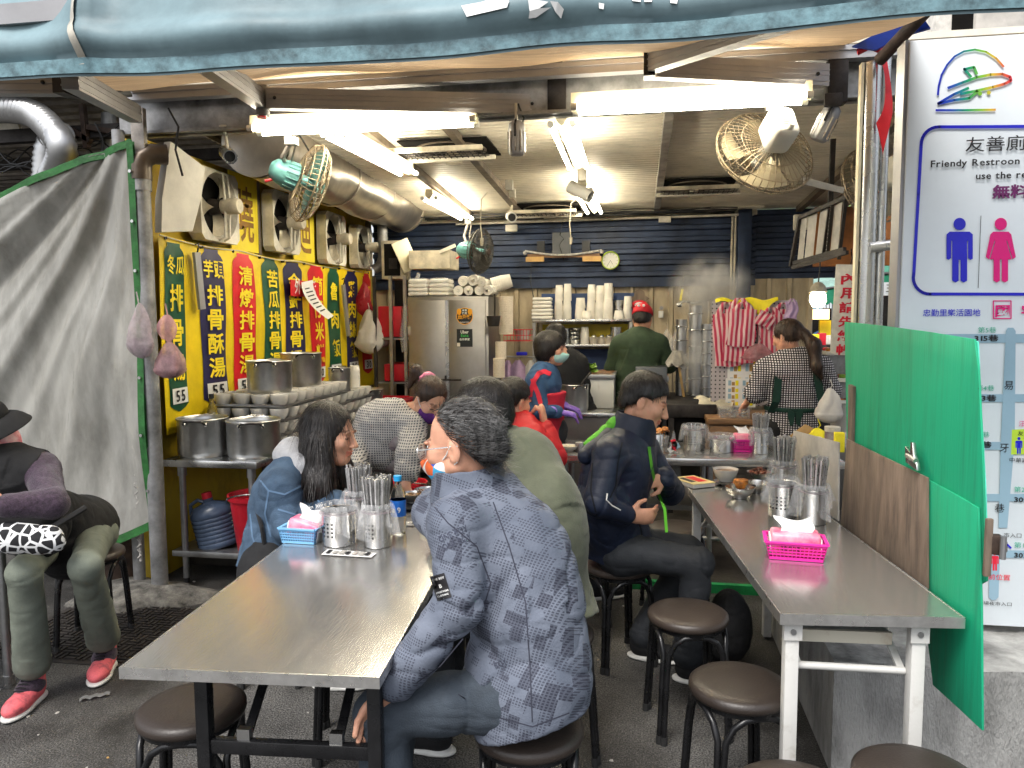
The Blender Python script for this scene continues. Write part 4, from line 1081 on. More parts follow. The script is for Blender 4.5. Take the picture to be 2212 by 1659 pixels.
# stickers
s0 = YP(1004, 683, Y0); SR = .078
st = thing('round_sticker', 'round black and orange pork sticker on the cabinet door', 'sticker', (s0.x, Y0-.006, s0.z))
g = MB(); g.cyl((0, 0, 0), (0, -.0015, 0), SR, n=32); g.build('disc', 'sticker_black', st)
g = MB(); g.lathe([(SR*.93, 0), (SR*1.0, 0), (SR*1.0, .002), (SR*.93, .002)], (0, -.001, 0), 32, Matrix.Rotation(math.pi/2, 3, 'X')); g.build('ring', 'sticker_orange', st)
for k in (-1, 1):
 g = MB(); g.ball((k*.052, -.0025, .042), (.022, .001, .03), 12, 6); g.build('ear', 'sticker_orange', st)
g = MB(); line_text(g, '台灣豬', (-.066, -.0035, -.022), (1, 0, 0), (0, 0, 1), .044, .03, .132); g.build('lettering', 'sticker_orange', st, smooth=None)
g = MB(); line_text(g, '本店', (-.024, -.0035, .046), (1, 0, 0), (0, 0, 1), .022, .02, .048); line_text(g, '使用', (-.024, -.0035, .02), (1, 0, 0), (0, 0, 1), .022, .02, .048); line_text(g, 'TAIWAN PORK', (-.045, -.0035, -.062), (1, 0, 0), (0, 0, 1), .017, .01, .09); g.build('small_lettering', 'white_print', st, smooth=None)
s0 = YP(1004, 730, Y0)
st = thing('delivery_poster', 'black delivery partner poster on the cabinet door', 'poster', (s0.x, Y0-.006, s0.z))
g = MB(); g.box((0, 0, 0), (.150, .002, .165)); g.build('sheet', 'sticker_black', st)
g = MB(); line_text(g, 'Uber', (-.038, -.003, .042), (1, 0, 0), (0, 0, 1), .040, .02, .078); line_text(g, '合作商家', (-.05, -.003, -.022), (1, 0, 0), (0, 0, 1), .024, .02, .10); g.build('lettering', 'white_print', st, smooth=None)
g = MB(); line_text(g, 'Eats', (-.037, -.003, .010), (1, 0, 0), (0, 0, 1), .040, .02, .076); g.build('green_lettering', 'sticker_green', st, smooth=None)
g = MB(); g.box((-.058, -.002, -.062), (.028, .002, .034)); g.build('bag_picture', 'old_white', st)
# packs on top of the cabinet
def rbox(name, c, size, m, label, cat, bev=.03, group=None, R=None, seg=3):
 g = MB(); g.box((0, 0, 0), size, R); o = g.build(name, m, None, bevel=bev, seg=seg, loc=c); return tag(o, label, cat, group)
zt = cz + .004
for px, lab in ((907, 'film wrapped pack of white food boxes at the edge of the cabinet top'), (952, 'film wrapped pack of white food boxes beside the wrapped cups')):
 q = YP(px, 620, Y0+.12)
 t = thing('food_box_pack', lab, 'food boxes', (q.x, Y0+.16, zt), 0, 'packs on the steel cabinet')
 for k in range(4):
  g = MB(); g.box((0, 0, .022+.04*k), (.19-.004*k, .24, .036)); g.build('box', 'styro', t, bevel=.012)
 g = MB(); g.box((0, 0, .085), (.205, .26, .176)); g.build('film', 'film', t, bevel=.04, seg=4)
for i, (px, dz, r) in enumerate(((990, .05, .052), (1012, .05, .05), (1035, .05, .05), (1053, .05, .052), (1000, .14, .052), (1022, .145, .056), (1040, .125, .045))):
 q = YP(px, 620, Y0+.1)
 t = thing('cup_roll', 'film wrapped roll of paper cups lying on the steel cabinet', 'cup roll', (q.x, Y0+.1, zt + dz), 0, 'cup rolls on the steel cabinet')
 g = MB(); prof = []
 for k in range(14): prof += [(r*.9, k*.02), (r*.93, k*.02+.01)]
 g.lathe([(0, 0)] + prof + [(r*.7, .29), (0, .29)], (0, 0, 0), 20, Matrix.Rotation(-math.pi/2, 3, 'X')); g.build('cups', 'cup_white', t, smooth=30)
 def tw(u, v, r=r):
  a = 2*math.pi*u; rr = r*(.12 + .9*min(1, v*2.2))*(1 + .10*math.sin(7*a+3*i) + .06*math.sin(11*a))
  return (rr*math.cos(a), -.035 + .34*v + .012*math.sin(5*a), rr*math.sin(a))
 g = MB(); g.grid(tw, 26, 10, True); g.build('wrapping', 'wrap' if i % 2 else 'film', t, smooth=70)
q = YP(1052, 617, Y0+.15)
t = thing('cup_roll', 'loose paper cups sticking out past the cabinet corner', 'cup roll', (q.x+.02, Y0+.3, zt+.10), 0, 'cup rolls on the steel cabinet')
g = MB(); prof = []
for k in range(6): prof += [(.072, k*.018), (.075, k*.018+.009)]
g.lathe([(0, 0)] + prof + [(.062, .19), (0, .185)], (0, 0, 0), 22, rotm(0, 1.3, .2)); g.build('cups', 'cup_white', t, smooth=30)

# wall boxes above the rack
p = YP(845, 560, 7.3)
t = thing('meter_box', 'cream electrical box with its lid hanging open', 'electrical box', p)
g = MB(); g.bx(-.06, .16, -.12, .12, -.20, .17); g.build('case', 'grimy_cream', t, bevel=.004)
g = MB(); g.bx(-.03, .13, -.123, -.119, -.17, .14); g.build('dark_inside', 'dark_void', t)
g = MB(); g.bx(.02, .10, -.135, -.124, -.10, .0); g.build('breaker', 'dark_iron', t)
g = MB(); g.box((.20, -.16, .02), (.17, .008, .30), rotm(0, -.42, .5)); g.build('lid', 'lamp_cream', t, bevel=.003)
p = YP(827, 540, 7.4)
g = MB(); g.tube([(p.x, 7.4, 2.62), (p.x, 7.4, p.z-.08), (p.x-.02, 7.36, p.z-.16), (p.x-.08, 7.34, p.z-.20)], .05, 16); tag(g.build('wall_pipe', 'galv', smooth=50), 'fat grey pipe between the last extractor fan and the open box', 'pipe')
p = YP(937, 562, 7.2)
t = thing('wall_tray', 'grimy open metal tray fixed under the ceiling beside the dark fan', 'tray', p)
g = MB(); g.bx(-.20, .20, -.16, -.15, -.09, .08); g.bx(.19, .20, -.15, .2, -.09, .08); g.bx(-.2, -.19, -.15, .2, -.09, .08); g.bx(-.19, .19, -.15, .2, -.09, -.085); g.build('tray', 'grimy_cream', t)
g = MB(); g.bar((.10, -.16, .06), (.26, -.18, .12), .02, .03); g.build('lever', 'old_white', t)
# dark storage rack in the corner
rx0, rx1 = YP(812, 720, 7.1).x, YP(882, 720, 7.1).x
rk = thing('storage_rack', 'dark storage rack in the corner beside the steel cabinet', 'rack', ((rx0+rx1)/2, 7.3, 0))
for x in (rx0, rx1-.02, (rx0+rx1)/2):
 g = MB(); g.bar((x, 7.08, .05), (x, 7.08, 1.98), .03, .03); g.build('upright', 'dull_steel' if x != rx0 else 'dark_iron', rk, True)
for z in (.5, .95, 1.38):
 g = MB(); g.bx(rx0, rx1, 7.1, 7.6, z-.015, z); g.build('shelf', 'dull_steel', rk, True)
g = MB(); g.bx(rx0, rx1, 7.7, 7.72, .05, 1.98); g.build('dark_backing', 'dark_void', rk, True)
rbox('storage_box', ((rx0+rx1)/2-.03, 7.33, 1.39+.15), (.24, .4, .30), 'red_plastic', 'red plastic box on the upper shelf of the dark rack', 'box', .01, 'red boxes on the rack')
rbox('storage_box', ((rx0+rx1)/2+.03, 7.33, .95+.09), (.26, .4, .17), 'red_plastic', 'low red plastic box on the middle shelf of the dark rack', 'box', .01, 'red boxes on the rack')
g = MB(); q = YP(880, 690, 7.0)
g.tube([YP(905, 590, 7.0), YP(878, 670, 6.98), YP(872, 720, 6.98), YP(874, 760, 7.0)], [.02, .035, .04, .03], 10); tag(g.build('plastic_sheet', 'film', smooth=60), 'bunched clear plastic sheet hanging down the cabinet corner', 'plastic sheet')
# red crate beyond the prep table
p = YP(842, 862, 6.75)
t = thing('red_crate', 'red plastic crate of eggs beyond the soup pots', 'crate', p)
g = MB(); w, l, h = .17, .2, .12
for a in range(4):
 pts = [(-w, -l), (w, -l), (w, l), (-w, l)]; x0, y0 = pts[a]; x1, y1 = pts[(a+1) % 4]
 g.bar((x0, y0, .0), (x1, y1, .0), .02, .025); g.bar((x0, y0, -h), (x1, y1, -h), .015, .02)
 for k in range(8): f = k/8; g.bar((x0+(x1-x0)*f, y0+(y1-y0)*f, 0), (x0+(x1-x0)*f, y0+(y1-y0)*f, -h), .012, .012)
g.build('frame', 'red_plastic', t)
for k in range(12):
 g = MB(); g.ball((-.12+(k % 4)*.08, -.12+(k//4)*.1, -.03), (.028, .028, .034), 10, 7); g.build('egg', 'bag_contents', t)
g = MB(); g.bx(p.x-.3, p.x+.22, p.y-.24, p.y+.26, .05, p.z-.131); tag(g.build('crate_stand', 'dull_steel', bevel=.004), 'steel stand under the red crate beyond the pots', 'stand')

# clock, wooden rail
p = YP(1319, 563, 7.9)
t = thing('wall_clock', 'round wall clock with a lime green rim', 'clock', p)
g = MB(); R = .092
g.lathe([(R, 0), (R*1.0, .03), (R*.9, .038), (R*.88, .03), (R*.88, 0)], (0, 0, 0), 36, Matrix.Rotation(math.pi/2, 3, 'X')); g.build('rim', 'lime', t)
g = MB(); g.cyl((0, 0, 0), (0, -.022, 0), R*.885, n=36); g.build('face', 'white_plastic', t)
for k in range(12):
 a = 2*math.pi*k/12; g = MB(); g.bar((R*.68*math.sin(a), -.024, R*.68*math.cos(a)), (R*.80*math.sin(a), -.024, R*.80*math.cos(a)), .006, .003); g.build('hour_mark', 'ink', t)
for a, l, w in ((math.radians(150), .045, .006), (math.radians(212), .062, .004)):
 g = MB(); g.bar((0, -.027, 0), (l*math.sin(a), -.027, l*math.cos(a)), w, .003); g.build('hand', 'ink', t)
a, b = YP(1135, 547, 7.85), YP(1300, 545, 7.85)
t = thing('wooden_rail', 'wooden hanging rail with a cord on the navy siding', 'rail', (a+b)/2)
g = MB(); g.bar(a + Vector((.02, 0, -.03)), b + Vector((-.02, 0, -.03)), .03, .035); g.build('rail', 'wood', t, True)
for e, s_ in ((a, 1), (b, -1)):
 g = MB(); g.box(e + Vector((.10*s_, -.01, -.065)), (.19, .02, .05)); g.build('wood_block', 'pale_wood', t, True)
 g = MB(); g.box(e + Vector((.16*s_, .02, .06)), (.08, .04, .12)); g.build('black_bracket', 'black_plastic', t, True)
g = MB(); g.tube([a + (b-a)*(k/14) + Vector((0, -.03, .02 - .045*math.sin(math.pi*k/14))) for k in range(15)], .011, 8); g.ball(a + Vector((0, -.03, .0)), .022, 8, 6); g.ball(b + Vector((0, -.03, .0)), .022, 8, 6); g.build('cord', 'rope', t, True)
q = YP(1213, 530, 7.9); g = MB(); g.box(q, (.19, .03, .26)); g.build('dark_plate', 'dark_panel', t, True)
g = MB(); g.tube([q + Vector((.02, -.05, .26)), q + Vector((-.01, -.05, .1)), q + Vector((.03, -.06, .06)), q + Vector((-.02, -.06, .0)), q + Vector((.03, -.05, -.16))], .004, 6); g.build('wire_hook', 'black_metal', t, True)
g = MB(); g.tube([YP(1148, 570, 7.85), YP(1146, 610, 7.85), YP(1152, 640, 7.8), YP(1158, 668, 7.75)], .005, 6); tag(g.build('power_cable', 'black_plastic'), 'thin black cable running down from the wooden rail to the shelf', 'cable')

# hanging columns of patterned cups, ladle, basket, bags by the cabinet
def wall_cups(px, y0, y1, w, Y, label):
 a, b = YP(px, y1, Y), YP(px, y0, Y); h = b.z-a.z; r = w/2*(Y/F)*1.03
 t = thing('cup_column', label, 'paper cups', a, 0, 'columns of patterned cups'); prof = [(0, 0)]
 n = int(h/.016)
 for k in range(n): prof += [(r*.98, k*.016), (r, k*.016+.006), (r*.96, k*.016+.015)]
 g = MB(); g.lathe(prof + [(0, n*.016)], (0, 0, 0), 22); g.build('cups', 'speckle_cup', t, smooth=25)
wall_cups(1093, 637, 722, 31, 7.0, 'tall column of patterned paper cups above the wire basket')
wall_cups(1082, 735, 775, 24, 6.9, 'slim column of patterned cups below the wire basket')
wall_cups(1078, 772, 815, 26, 6.8, 'lower column of patterned cups beside the lavender bags')
p = YP(1066, 692, 6.8)
t = thing('saucepan', 'small dark pan hanging beside the cup column', 'pan', p)
g = MB(); g.lathe([(0, -.05), (.045, -.05), (.06, .04), (.064, .04), (.05, -.055)], (0, 0, 0), 20); g.build('bowl', 'dark_iron', t, smooth=50)
g = MB(); g.tube([(0, .05, .03), (0, .07, .12), (0, .07, .24)], .008, 8); g.build('handle', 'dark_iron', t)
p = YP(1120, 724, 7.5)
t = thing('wire_basket', 'dark red wire basket holding a white tub', 'basket', p)
g = MB(); w, l, h = .13, .1, .11
for zz in (-h/2, 0, h/2):
 for a in range(4):
  pts = [(-w, -l), (w, -l), (w, l), (-w, l)]; g.bar((*pts[a], zz), (*pts[(a+1) % 4], zz), .006, .006)
for k in range(9):
 x = -w + 2*w*k/8; g.bar((x, -l, -h/2), (x, -l, h/2), .005, .005)
g.build('wires', 'banner_red', t)
g = MB(); g.lathe([(0, -.04), (.06, -.04), (.075, .045), (.08, .05), (0, .05)], (.04, 0, 0), 20); g.build('tub', 'cup_white', t, smooth=40)
a, b = YP(1095, 770, 7.5), YP(1160, 772, 7.5)
t = thing('bag_rail', 'small metal rail with lavender and white carrier bags under a blue clip', 'rail', a)
g = MB(); g.cyl(a, b, .008, n=8); g.build('bar', 'dull_steel', t, True)
g = MB(); q = YP(1127, 764, 7.45); g.box(q, (.11, .03, .035)); g.build('clip', 'sign_blue', t, True, bevel=.01)
for i, (px, w, m) in enumerate(((1098, .10, 'lavender'), (1120, .16, 'lavender'), (1147, .11, 'bag_white'))):
 q = YP(px, 778, 7.44 - .02*i)
 g = MB(); g.grid(lambda u, v: (q.x + (u-.5)*w*(.35+.65*min(1, v*3)), q.y - .02 - .03*math.sin(u*3.1)*v + .01*math.sin(9*u+i), q.z - .20*v), 12, 10)
 g.build('bag', m, t, True, smooth=70)

# shelf unit on the back wall
YS = 7.62
sx0, sx1 = YP(1150, 690, YS).x, YP(1366, 690, YS).x
z1 = YP(1260, 690, YS).z; z2 = YP(1260, 744, YS).z
sh = thing('wall_shelf', 'steel shelf unit on the back wall full of paper cups', 'shelf', ((sx0+sx1)/2, YS+.15, z1))
for z, x0 in ((z1, sx0), (z2, sx0+.02)):
 g = MB(); g.bx(x0, sx1, YS, YS+.32, z-.028, z); g.build('shelf_board', 'steel', sh, True, bevel=.003)
for x in (sx0+.015, sx1-.015):
 g = MB(); g.bar((x, YS+.02, .9), (x, YS+.02, z1-.03), .03, .03); g.build('upright', 'dull_steel', sh, True)
g = MB(); g.bx(sx0+.05, sx1+.02, YS+.34, YS+.35, z1, z1+.27); g.build('blue_board', 'navy_board', sh, True)
g = MB(); g.bx(sx0+.06, sx1-.05, YS+.33, YS+.34, z2+.01, z1-.05); g.build('tan_board', 'banner_yellow', sh, True)
g = MB(); g.bx(sx0, sx1+.05, YS+.335, YS+.345, .8, z2-.06); g.build('splash_board', 'navy_board', sh, True)
zs = z1 + .001
K = YS/F
for i, (px, yt, w) in enumerate(((1207, 615, 17), (1225, 613, 17), (1253, 643, 21), (1277, 615, 18), (1296, 617, 20), (1313, 611, 21), (1355, 640, 18))):
 q = YP(px, 688, YS+.14); h = (688-yt)*K*1.03; r = w/2*K*1.12
 nb = max(3, int((h*.55-.07)/.011)); cup_stack((q.x, YS+.14, zs), r, nb, ('lower', 'tall', 'short', 'tall', 'tall', 'tallest', 'lone')[i] + ' stack of white cups on the top shelf, ' + ('beside the food boxes', 'second from the food boxes', 'in front of the blue board', 'behind the single bowls', 'next to the tallest stack', 'beside the empty steel tub', 'nearest the red cap')[i].replace('nearest', 'next to'), .84, .07, .011)
 h1 = nb*.011+.068; n2 = max(1, int((h - h1 - .07)/.011))
 if h - h1 > .09: cup_stack((q.x+.004, YS+.145, zs+h1), r*.92, n2, 'upper cup stack standing on the ' + ('first', 'second', 'third', 'fourth', 'fifth', 'sixth', 'seventh')[i] + ' stack after the food boxes', .84, .07, .011)
for px, lab in ((1268, 'single paper bowl at the foot of the fourth cup stack'), (1337, 'single paper bowl in front of the steel tub')):
 q = YP(px, 688, YS+.06); cup_stack((q.x, YS+.06, zs), .052, 2, lab, .8, .06, .012)
q = YP(1336, 660, YS+.2); g = MB(); g.lathe([(0, 0), (.055, 0), (.055, .19), (.05, .19), (.05, .01)], (q.x, YS+.2, zs), 22); tag(g.build('steel_tub', 'steel', smooth=40), 'plain steel tub at the back of the top shelf', 'tub')
for k, (dz, w) in enumerate(((0, .205), (.115, .19))):
 q = YP(1172, 688, YS+.1)
 t = thing('foam_box_stack', ('larger lower' if k == 0 else 'smaller upper') + ' block of white foam food boxes on the top shelf', 'food boxes', (q.x, YS+.12, zs+dz), .03*k, 'foam boxes on the top shelf')
 for j in range(3): g = MB(); g.box((0, 0, .018+.037*j), (w, .2, .034)); g.build('box', 'styro', t, bevel=.012)
zs2 = z2 + .001
def jar(px, r, h, m, name, lab, cat):
 q = YP(px, 744, YS+.12); g = MB(); prof = [(0, 0), (r, 0), (r*1.03, h*.5), (r, h*.93), (r*1.05, h*.94), (r*1.05, h), (0, h)]
 g.lathe(prof, (0, 0, 0), 20); return tag(g.build(name, m, smooth=40, loc=(q.x, YS+.12, zs2)), lab, cat)
jar(1221, .05, .16, 'steel', 'steel_jar', 'steel jar on the lower shelf behind the server', 'jar')
q = YP(1242, 744, YS+.12); t = thing('bowl_stack', 'untidy stack of steel bowls on the lower shelf', 'bowls', (q.x, YS+.12, zs2))
for k in range(8):
 g = MB(); g.lathe([(0, 0), (.04, 0), (.058, .02), (.061, .022), (.05, .004)], (.004*math.sin(k*2), .004*math.cos(k*3), .02*k), 18, rotm(.06*math.sin(k*3), .08*math.cos(k*2), 0)); g.build('bowl', 'steel', t, smooth=50)
for px, lab in ((1263, 'pair of white cups on the lower shelf'),):
 q = YP(px, 744, YS+.1); cup_stack((q.x, YS+.1, zs2), .045, 3, lab, .8, .08, .03)
for k, px in enumerate((1283, 1300, 1314)):
 q = YP(px, 744, YS+.08); t = thing('paper_bowl', 'printed paper bowl topped with a steel lid on the lower shelf', 'bowl', (q.x, YS+.08+.02*k, zs2), k, 'printed paper bowls on the lower shelf')
 g = MB(); g.lathe([(0, 0), (.038, 0), (.046, .065), (.049, .07), (0, .07)], (0, 0, 0), 20); g.build('bowl', 'speckle_cup', t, smooth=40)
 g = MB(); g.ball((0, 0, .075), (.026, .026, .02), 12, 6); g.build('lid', 'steel', t)
jar(1330, .055, .17, 'steel', 'steel_canister', 'tall steel canister at the end of the lower shelf', 'canister')

# cooking counter
YC = 5.78
kx0, kx1 = YP(1196, 890, YC).x, YP(1338, 890, YC).x
zc_ = .84
ck = thing('cooking_counter', 'stainless cooking counter behind the server', 'counter', ((kx0+kx1)/2, YC+.35, 0))
g = MB(); g.bx(kx0, kx1, YC, YC+.75, zc_-.035, zc_); g.build('top', 'steel', ck, True, bevel=.004)
g = MB(); g.bx(kx0+.01, kx1-.01, YC+.02, YC+.72, .08, zc_-.036); g.build('front_panel', 'cabinet_steel', ck, True)
bx0, bx1 = YP(1212, 850, YC+.28).x, YP(1326, 850, YC+.28).x
sv = thing('griddle_stove', 'white enamel griddle stove with brown drips', 'stove', ((bx0+bx1)/2, YC+.45, zc_))
g = MB(); g.bx(bx0, bx1, YC+.28, YC+.72, zc_+.002, 1.08); g.build('body', 'stove_white', sv, True, bevel=.008)
g = MB(); g.bx(bx0-.01, bx1+.01, YC+.26, YC+.74, 1.08, 1.115); g.build('rim', 'dull_steel', sv, True, bevel=.004)
def _sp(u, v): return (bx0 + .01 + (bx1-bx0-.02)*u, YC+.29+.42*v, 1.117 + .012*max(0, math.sin(17*u+5*v)*math.sin(9*v+4*u)))
g = MB(); g.grid(_sp, 30, 12); g.build('food_residue', 'spill', sv, True, smooth=70)
for k, (px, yt) in enumerate(((1222, 790), (1231, 787), (1244, 778))):
 q = YP(px, 812, YC+.35); e = YP(px, yt, YC+.35); g = MB(); g.cyl((q.x, YC+.4, 1.05), (e.x-.01, YC+.36, e.z), .014, n=10); g.ball((e.x-.01, YC+.36, e.z), .015, 8, 6)
 tag(g.build('ladle_handle', 'white_plastic'), 'pale ladle handle standing in the griddle beside the server, ' + ('shortest', 'middle one', 'tallest')[k], 'ladle', 'ladle handles in the griddle')
q = YP(1277, 806, YC+.4); t = thing('lettuce_heap', 'small heap of green lettuce beside the griddle', 'lettuce', (q.x, YC+.42, 1.125))
for k in range(16):
 a = rnd.uniform(0, 6.3); r = rnd.uniform(0, .05); R_ = rotm(rnd.uniform(-.8, .8), rnd.uniform(-.8, .8), a)
 g = MB(); g.grid(lambda u, v: Vector((r*math.cos(a), r*math.sin(a), .015+.02*(k % 3))) + R_ @ Vector(((u-.5)*.05, (v-.5)*.06, .012*math.sin(9*u)*math.cos(7*v))), 5, 5); g.build('leaf', 'leaf_green', t, smooth=70)
q = YP(1240, 880, YC+.16)
sp = pot('stock_pot', (q.x, YC+.16, zc_), .112, .205, 'big stock pot with a ladle on the cooking counter', fill=.9, rot=.5)
g = MB(); g.tube([(.02, 0, .15), (.08, -.02, .24), (.13, -.03, .30)], .009, 8); g.build('ladle', 'dark_iron', sp)
g = MB(); g.bx(kx0-.1, kx0+.5, YC+.8, YC+.84, 1.0, 1.62); g.build('black_hood', 'black_metal', None);
o = bpy.data.objects['black_hood']; tag(o, 'black splash guard under the shelf behind the server', 'panel')
bpy.data.objects.remove(o)
q = YP(1350, 905, 5.9); t = thing('plate_stack', 'spiral looking stack of steel plates beside the chef', 'plates', (q.x, 5.95, YP(1350, 905, 5.9).z), 0)
for k in range(16):
 g = MB(); g.lathe([(.03, 0), (.056, .008), (.06, .01), (.03, .004)], (.003*math.sin(k*1.7), 0, .0135*k), 20); g.build('plate', 'steel', t, smooth=50)
g = MB(); g.bx(q.x-.08, q.x+.1, 5.86, 6.3, .05, q.z-.002); tag(g.build('plate_stand', 'cabinet_steel', bevel=.004), 'steel stand under the stack of plates', 'stand')
# grey fridge panel, dark grill bench, steamer
fx0, fx1 = YP(1372, 900, 6.3).x, YP(1440, 900, 6.3).x
t = thing('grey_cupboard', 'dark grey cupboard in front of the chef with a long handle', 'cupboard', ((fx0+fx1)/2, 6.5, 0))
g = MB(); g.bx(fx0, fx1, 6.3, 6.75, .08, 1.16); g.build('body', 'dark_panel', t, True, bevel=.006)
g = MB(); g.cyl((fx1-.05, 6.27, .5), (fx1-.05, 6.27, 1.1), .012, n=8); g.build('handle', 'black_metal', t, True)
gx0, gx1 = YP(1442, 900, 5.9).x, YP(1548, 900, 5.9).x
t = thing('grill_bench', 'blackened metal grill bench beside the wooden drawers', 'bench', ((gx0+gx1)/2, 6.3, 0))
g = MB(); g.bx(gx0, gx1, 5.9, 6.9, .80, .90); g.build('top', 'dark_iron', t, True, bevel=.005)
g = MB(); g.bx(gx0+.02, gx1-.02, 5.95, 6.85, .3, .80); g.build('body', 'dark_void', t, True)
for x in (gx0+.03, gx1-.03): g = MB(); g.bar((x, 5.93, .05), (x, 5.93, .8), .04, .04); g.build('leg', 'dark_iron', t, True)
g = MB(); g.tube([(gx0-.06, 5.88, .62), (gx0-.09, 5.86, .52), (gx0-.05, 5.86, .40), (gx0+.03, 5.87, .36)], .012, 8); g.build('hose', 'black_plastic', t, True)
def _tw(u, v): return (gx0+.22+.26*u + .02*math.sin(9*v), 5.93+.28*v, .915 + .02*abs(math.sin(5*u+4*v)) + .01*math.sin(13*u) - (.06*max(0, .12-v)*8 if v < .12 else 0))
g = MB(); g.grid(_tw, 18, 14); tag(g.build('folded_towel', 'cloth_cream', smooth=70), 'crumpled cream towel on the grill bench', 'towel')
t = thing('steamer', 'tall steel steamer columns with welded rungs, steaming', 'steamer', YP(1500, 860, 6.6))
sb = YP(1500, 870, 6.6).z
for px, w, y0, y1 in ((1470, 22, 690, 870), (1500, 26, 660, 870), (1524, 20, 700, 850)):
 a, b = YP(px, y1, 6.62), YP(px, y0, 6.62); g = MB(); g.cyl((a.x, 6.62, sb-.02), (a.x, 6.62, b.z), w/2*6.62/F, n=18); cc = g.build('column', 'dull_steel', t, True)
 for k in range(6):
  z = a.z + (b.z-a.z)*(k+.5)/6; g = MB(); g.tube([(a.x + math.cos(2*math.pi*j/20)*(w/2*6.62/F+.006), 6.62 + math.sin(2*math.pi*j/20)*(w/2*6.62/F+.006), z) for j in range(21)], .006, 6, False); g.build('ring', 'steel', cc, True)
a, b = YP(1463, 770, 6.5), YP(1478, 862, 6.5)
t = thing('wooden_paddle', 'yellow wooden paddle leaning at the steamer under a rag', 'paddle', b)
g = MB(); g.bar(a, b, .03, .02); g.build('shaft', 'pale_wood', t, True)
def _rg(u, v):
 ang = 2*math.pi*u; return (a.x + (.035+.055*v)*math.cos(ang)*(1+.2*math.sin(3*ang)), 6.48 + .04*math.sin(ang), a.z + .05 - .12*v + .02*math.sin(5*ang)*v)
g = MB(); g.grid(_rg, 22, 8, True); tag(g.build('work_rag', 'glove_cloth', smooth=70), 'grey rag draped over the wooden paddle', 'rag')
for px, lab in ((1440, 'clear bag hanging on the beige wall beside the chef'), (1462, 'second clear bag hanging beside the steamer')):
 bag('clear_bag', YP(px, 712, 7.4), .15, .32, 'film', lab, seed=px, dep=.35, group='clear bags on the back wall')
p = YP(1428, 679, 7.9); rbox('light_switch', (p.x, 7.94, p.z), (.05, .02, .07), 'white_plastic', 'small white switch on the beige ribbed wall', 'switch', .005)
p = YP(1429, 665, 7.9); g = MB(); g.cyl((p.x, 7.95, p.z), (p.x, 7.92, p.z), .02, n=14); tag(g.build('metal_disc', 'dull_steel'), 'round metal knob above the white switch', 'knob')
p = YP(1477, 620, 7.7); t = thing('hanging_scraper', 'scraper with a yellow handle hanging on the back wall', 'scraper', p)
g = MB(); g.bar((0, 0, .12), (-.01, 0, -.02), .012, .004); g.build('blade', 'steel', t); g = MB(); g.bar((-.012, 0, -.02), (-.03, 0, -.13), .035, .02); g.build('handle', 'cloth_yellow', t)
p = YP(1500, 655, 7.5); g = MB(); g.tube([p + Vector((-.14, 0, -.01)), p + Vector((-.10, 0, .02)), p, p + Vector((.15, 0, .04))], .012, 8); g.ball(p + Vector((-.14, 0, -.015)), (.03, .01, .022), 10, 6); tag(g.build('steel_ladle', 'steel'), 'steel ladle hanging level in the steam', 'ladle')
# red and white emblem board above the chef's cap
p = YP(1381, 645, 7.85)
t = thing('emblem_plate', 'small shaped plate with red and white print above the red cap', 'plate', p)
g = MB(); g.prism([(-.1, .0), (-.05, .03), (-.05, .07), (.0, .10), (.05, .07), (.06, .03), (.1, .0), (.07, -.03), (-.07, -.03)], (0, 0, 0), (1, 0, 0), (0, 0, 1), (0, -.01, 0)); g.build('plate', 'brown_board', t)
g = MB(); g.ball((0, -.012, -.07), (.085, .008, .055), 18, 8); g.build('red_oval', 'banner_red', t); g = MB(); g.ball((0, -.02, -.065), (.05, .006, .03), 14, 6); g.build('white_mark', 'white_print', t)

# ================================================================== cash desk
YD = 5.62
dx0, dx1 = YP(1532, 900, YD).x, YP(1660, 900, YD).x
dk = thing('cash_desk', 'old wooden cash desk with drawers', 'desk', ((dx0+dx1)/2, YD+.3, 0))
g = MB(); g.bx(dx0-.01, dx1+.35, YD, YD+.6, .79, .83); g.build('desk_top', 'wood', dk, True, bevel=.005)
g = MB(); g.bx(dx0, dx1+.33, YD+.03, YD+.58, .62, .789); g.build('drawer_case', 'old_wood', dk, True)
for k in range(2):
 w = (dx1-dx0)/2; g = MB(); g.bx(dx0+.01+k*w, dx0+w*(k+1)-.01, YD+.005, YD+.029, .64, .775); d_ = g.build('drawer', 'wood', dk, True, bevel=.003)
 g = MB(); g.ball((dx0+w*(k+.5), YD-.006, .71), .014, 10, 6); g.build('knob', 'old_white', d_, True)
for x in (dx0+.03, dx1+.28):
 for y in (YD+.06, YD+.54): g = MB(); g.bar((x, y, .05), (x, y, .62), .05, .05); g.build('leg', 'old_wood', dk, True)
q = YP(1585, 880, YD+.12)
t = thing('coin_box', 'clear plastic box of coins on the cash desk', 'coin box', (q.x, YD+.12, .831))
g = MB(); w, l, h = .105, .08, .07
g.bx(-w, w, -l, -l+.004, 0, h); g.bx(-w, w, l-.004, l, 0, h); g.bx(-w, -w+.004, -l, l, 0, h); g.bx(w-.004, w, -l, l, 0, h); g.build('box', 'film', t)
for k in range(46):
 g = MB(); g.cyl((rnd.uniform(-.09, .09), rnd.uniform(-.065, .065), .004+.05*k/46), (rnd.uniform(-.09, .09)*0, 0, 0), .012, n=8) if False else g.lathe([(0, 0), (.013, 0), (.013, .003), (0, .003)], (rnd.uniform(-.085, .085), rnd.uniform(-.062, .062), .003+.048*k/46), 10, rotm(rnd.uniform(-.4, .4), rnd.uniform(-.4, .4), 0)); g.build('coin', 'steel' if k % 4 else 'pale_wood', t)
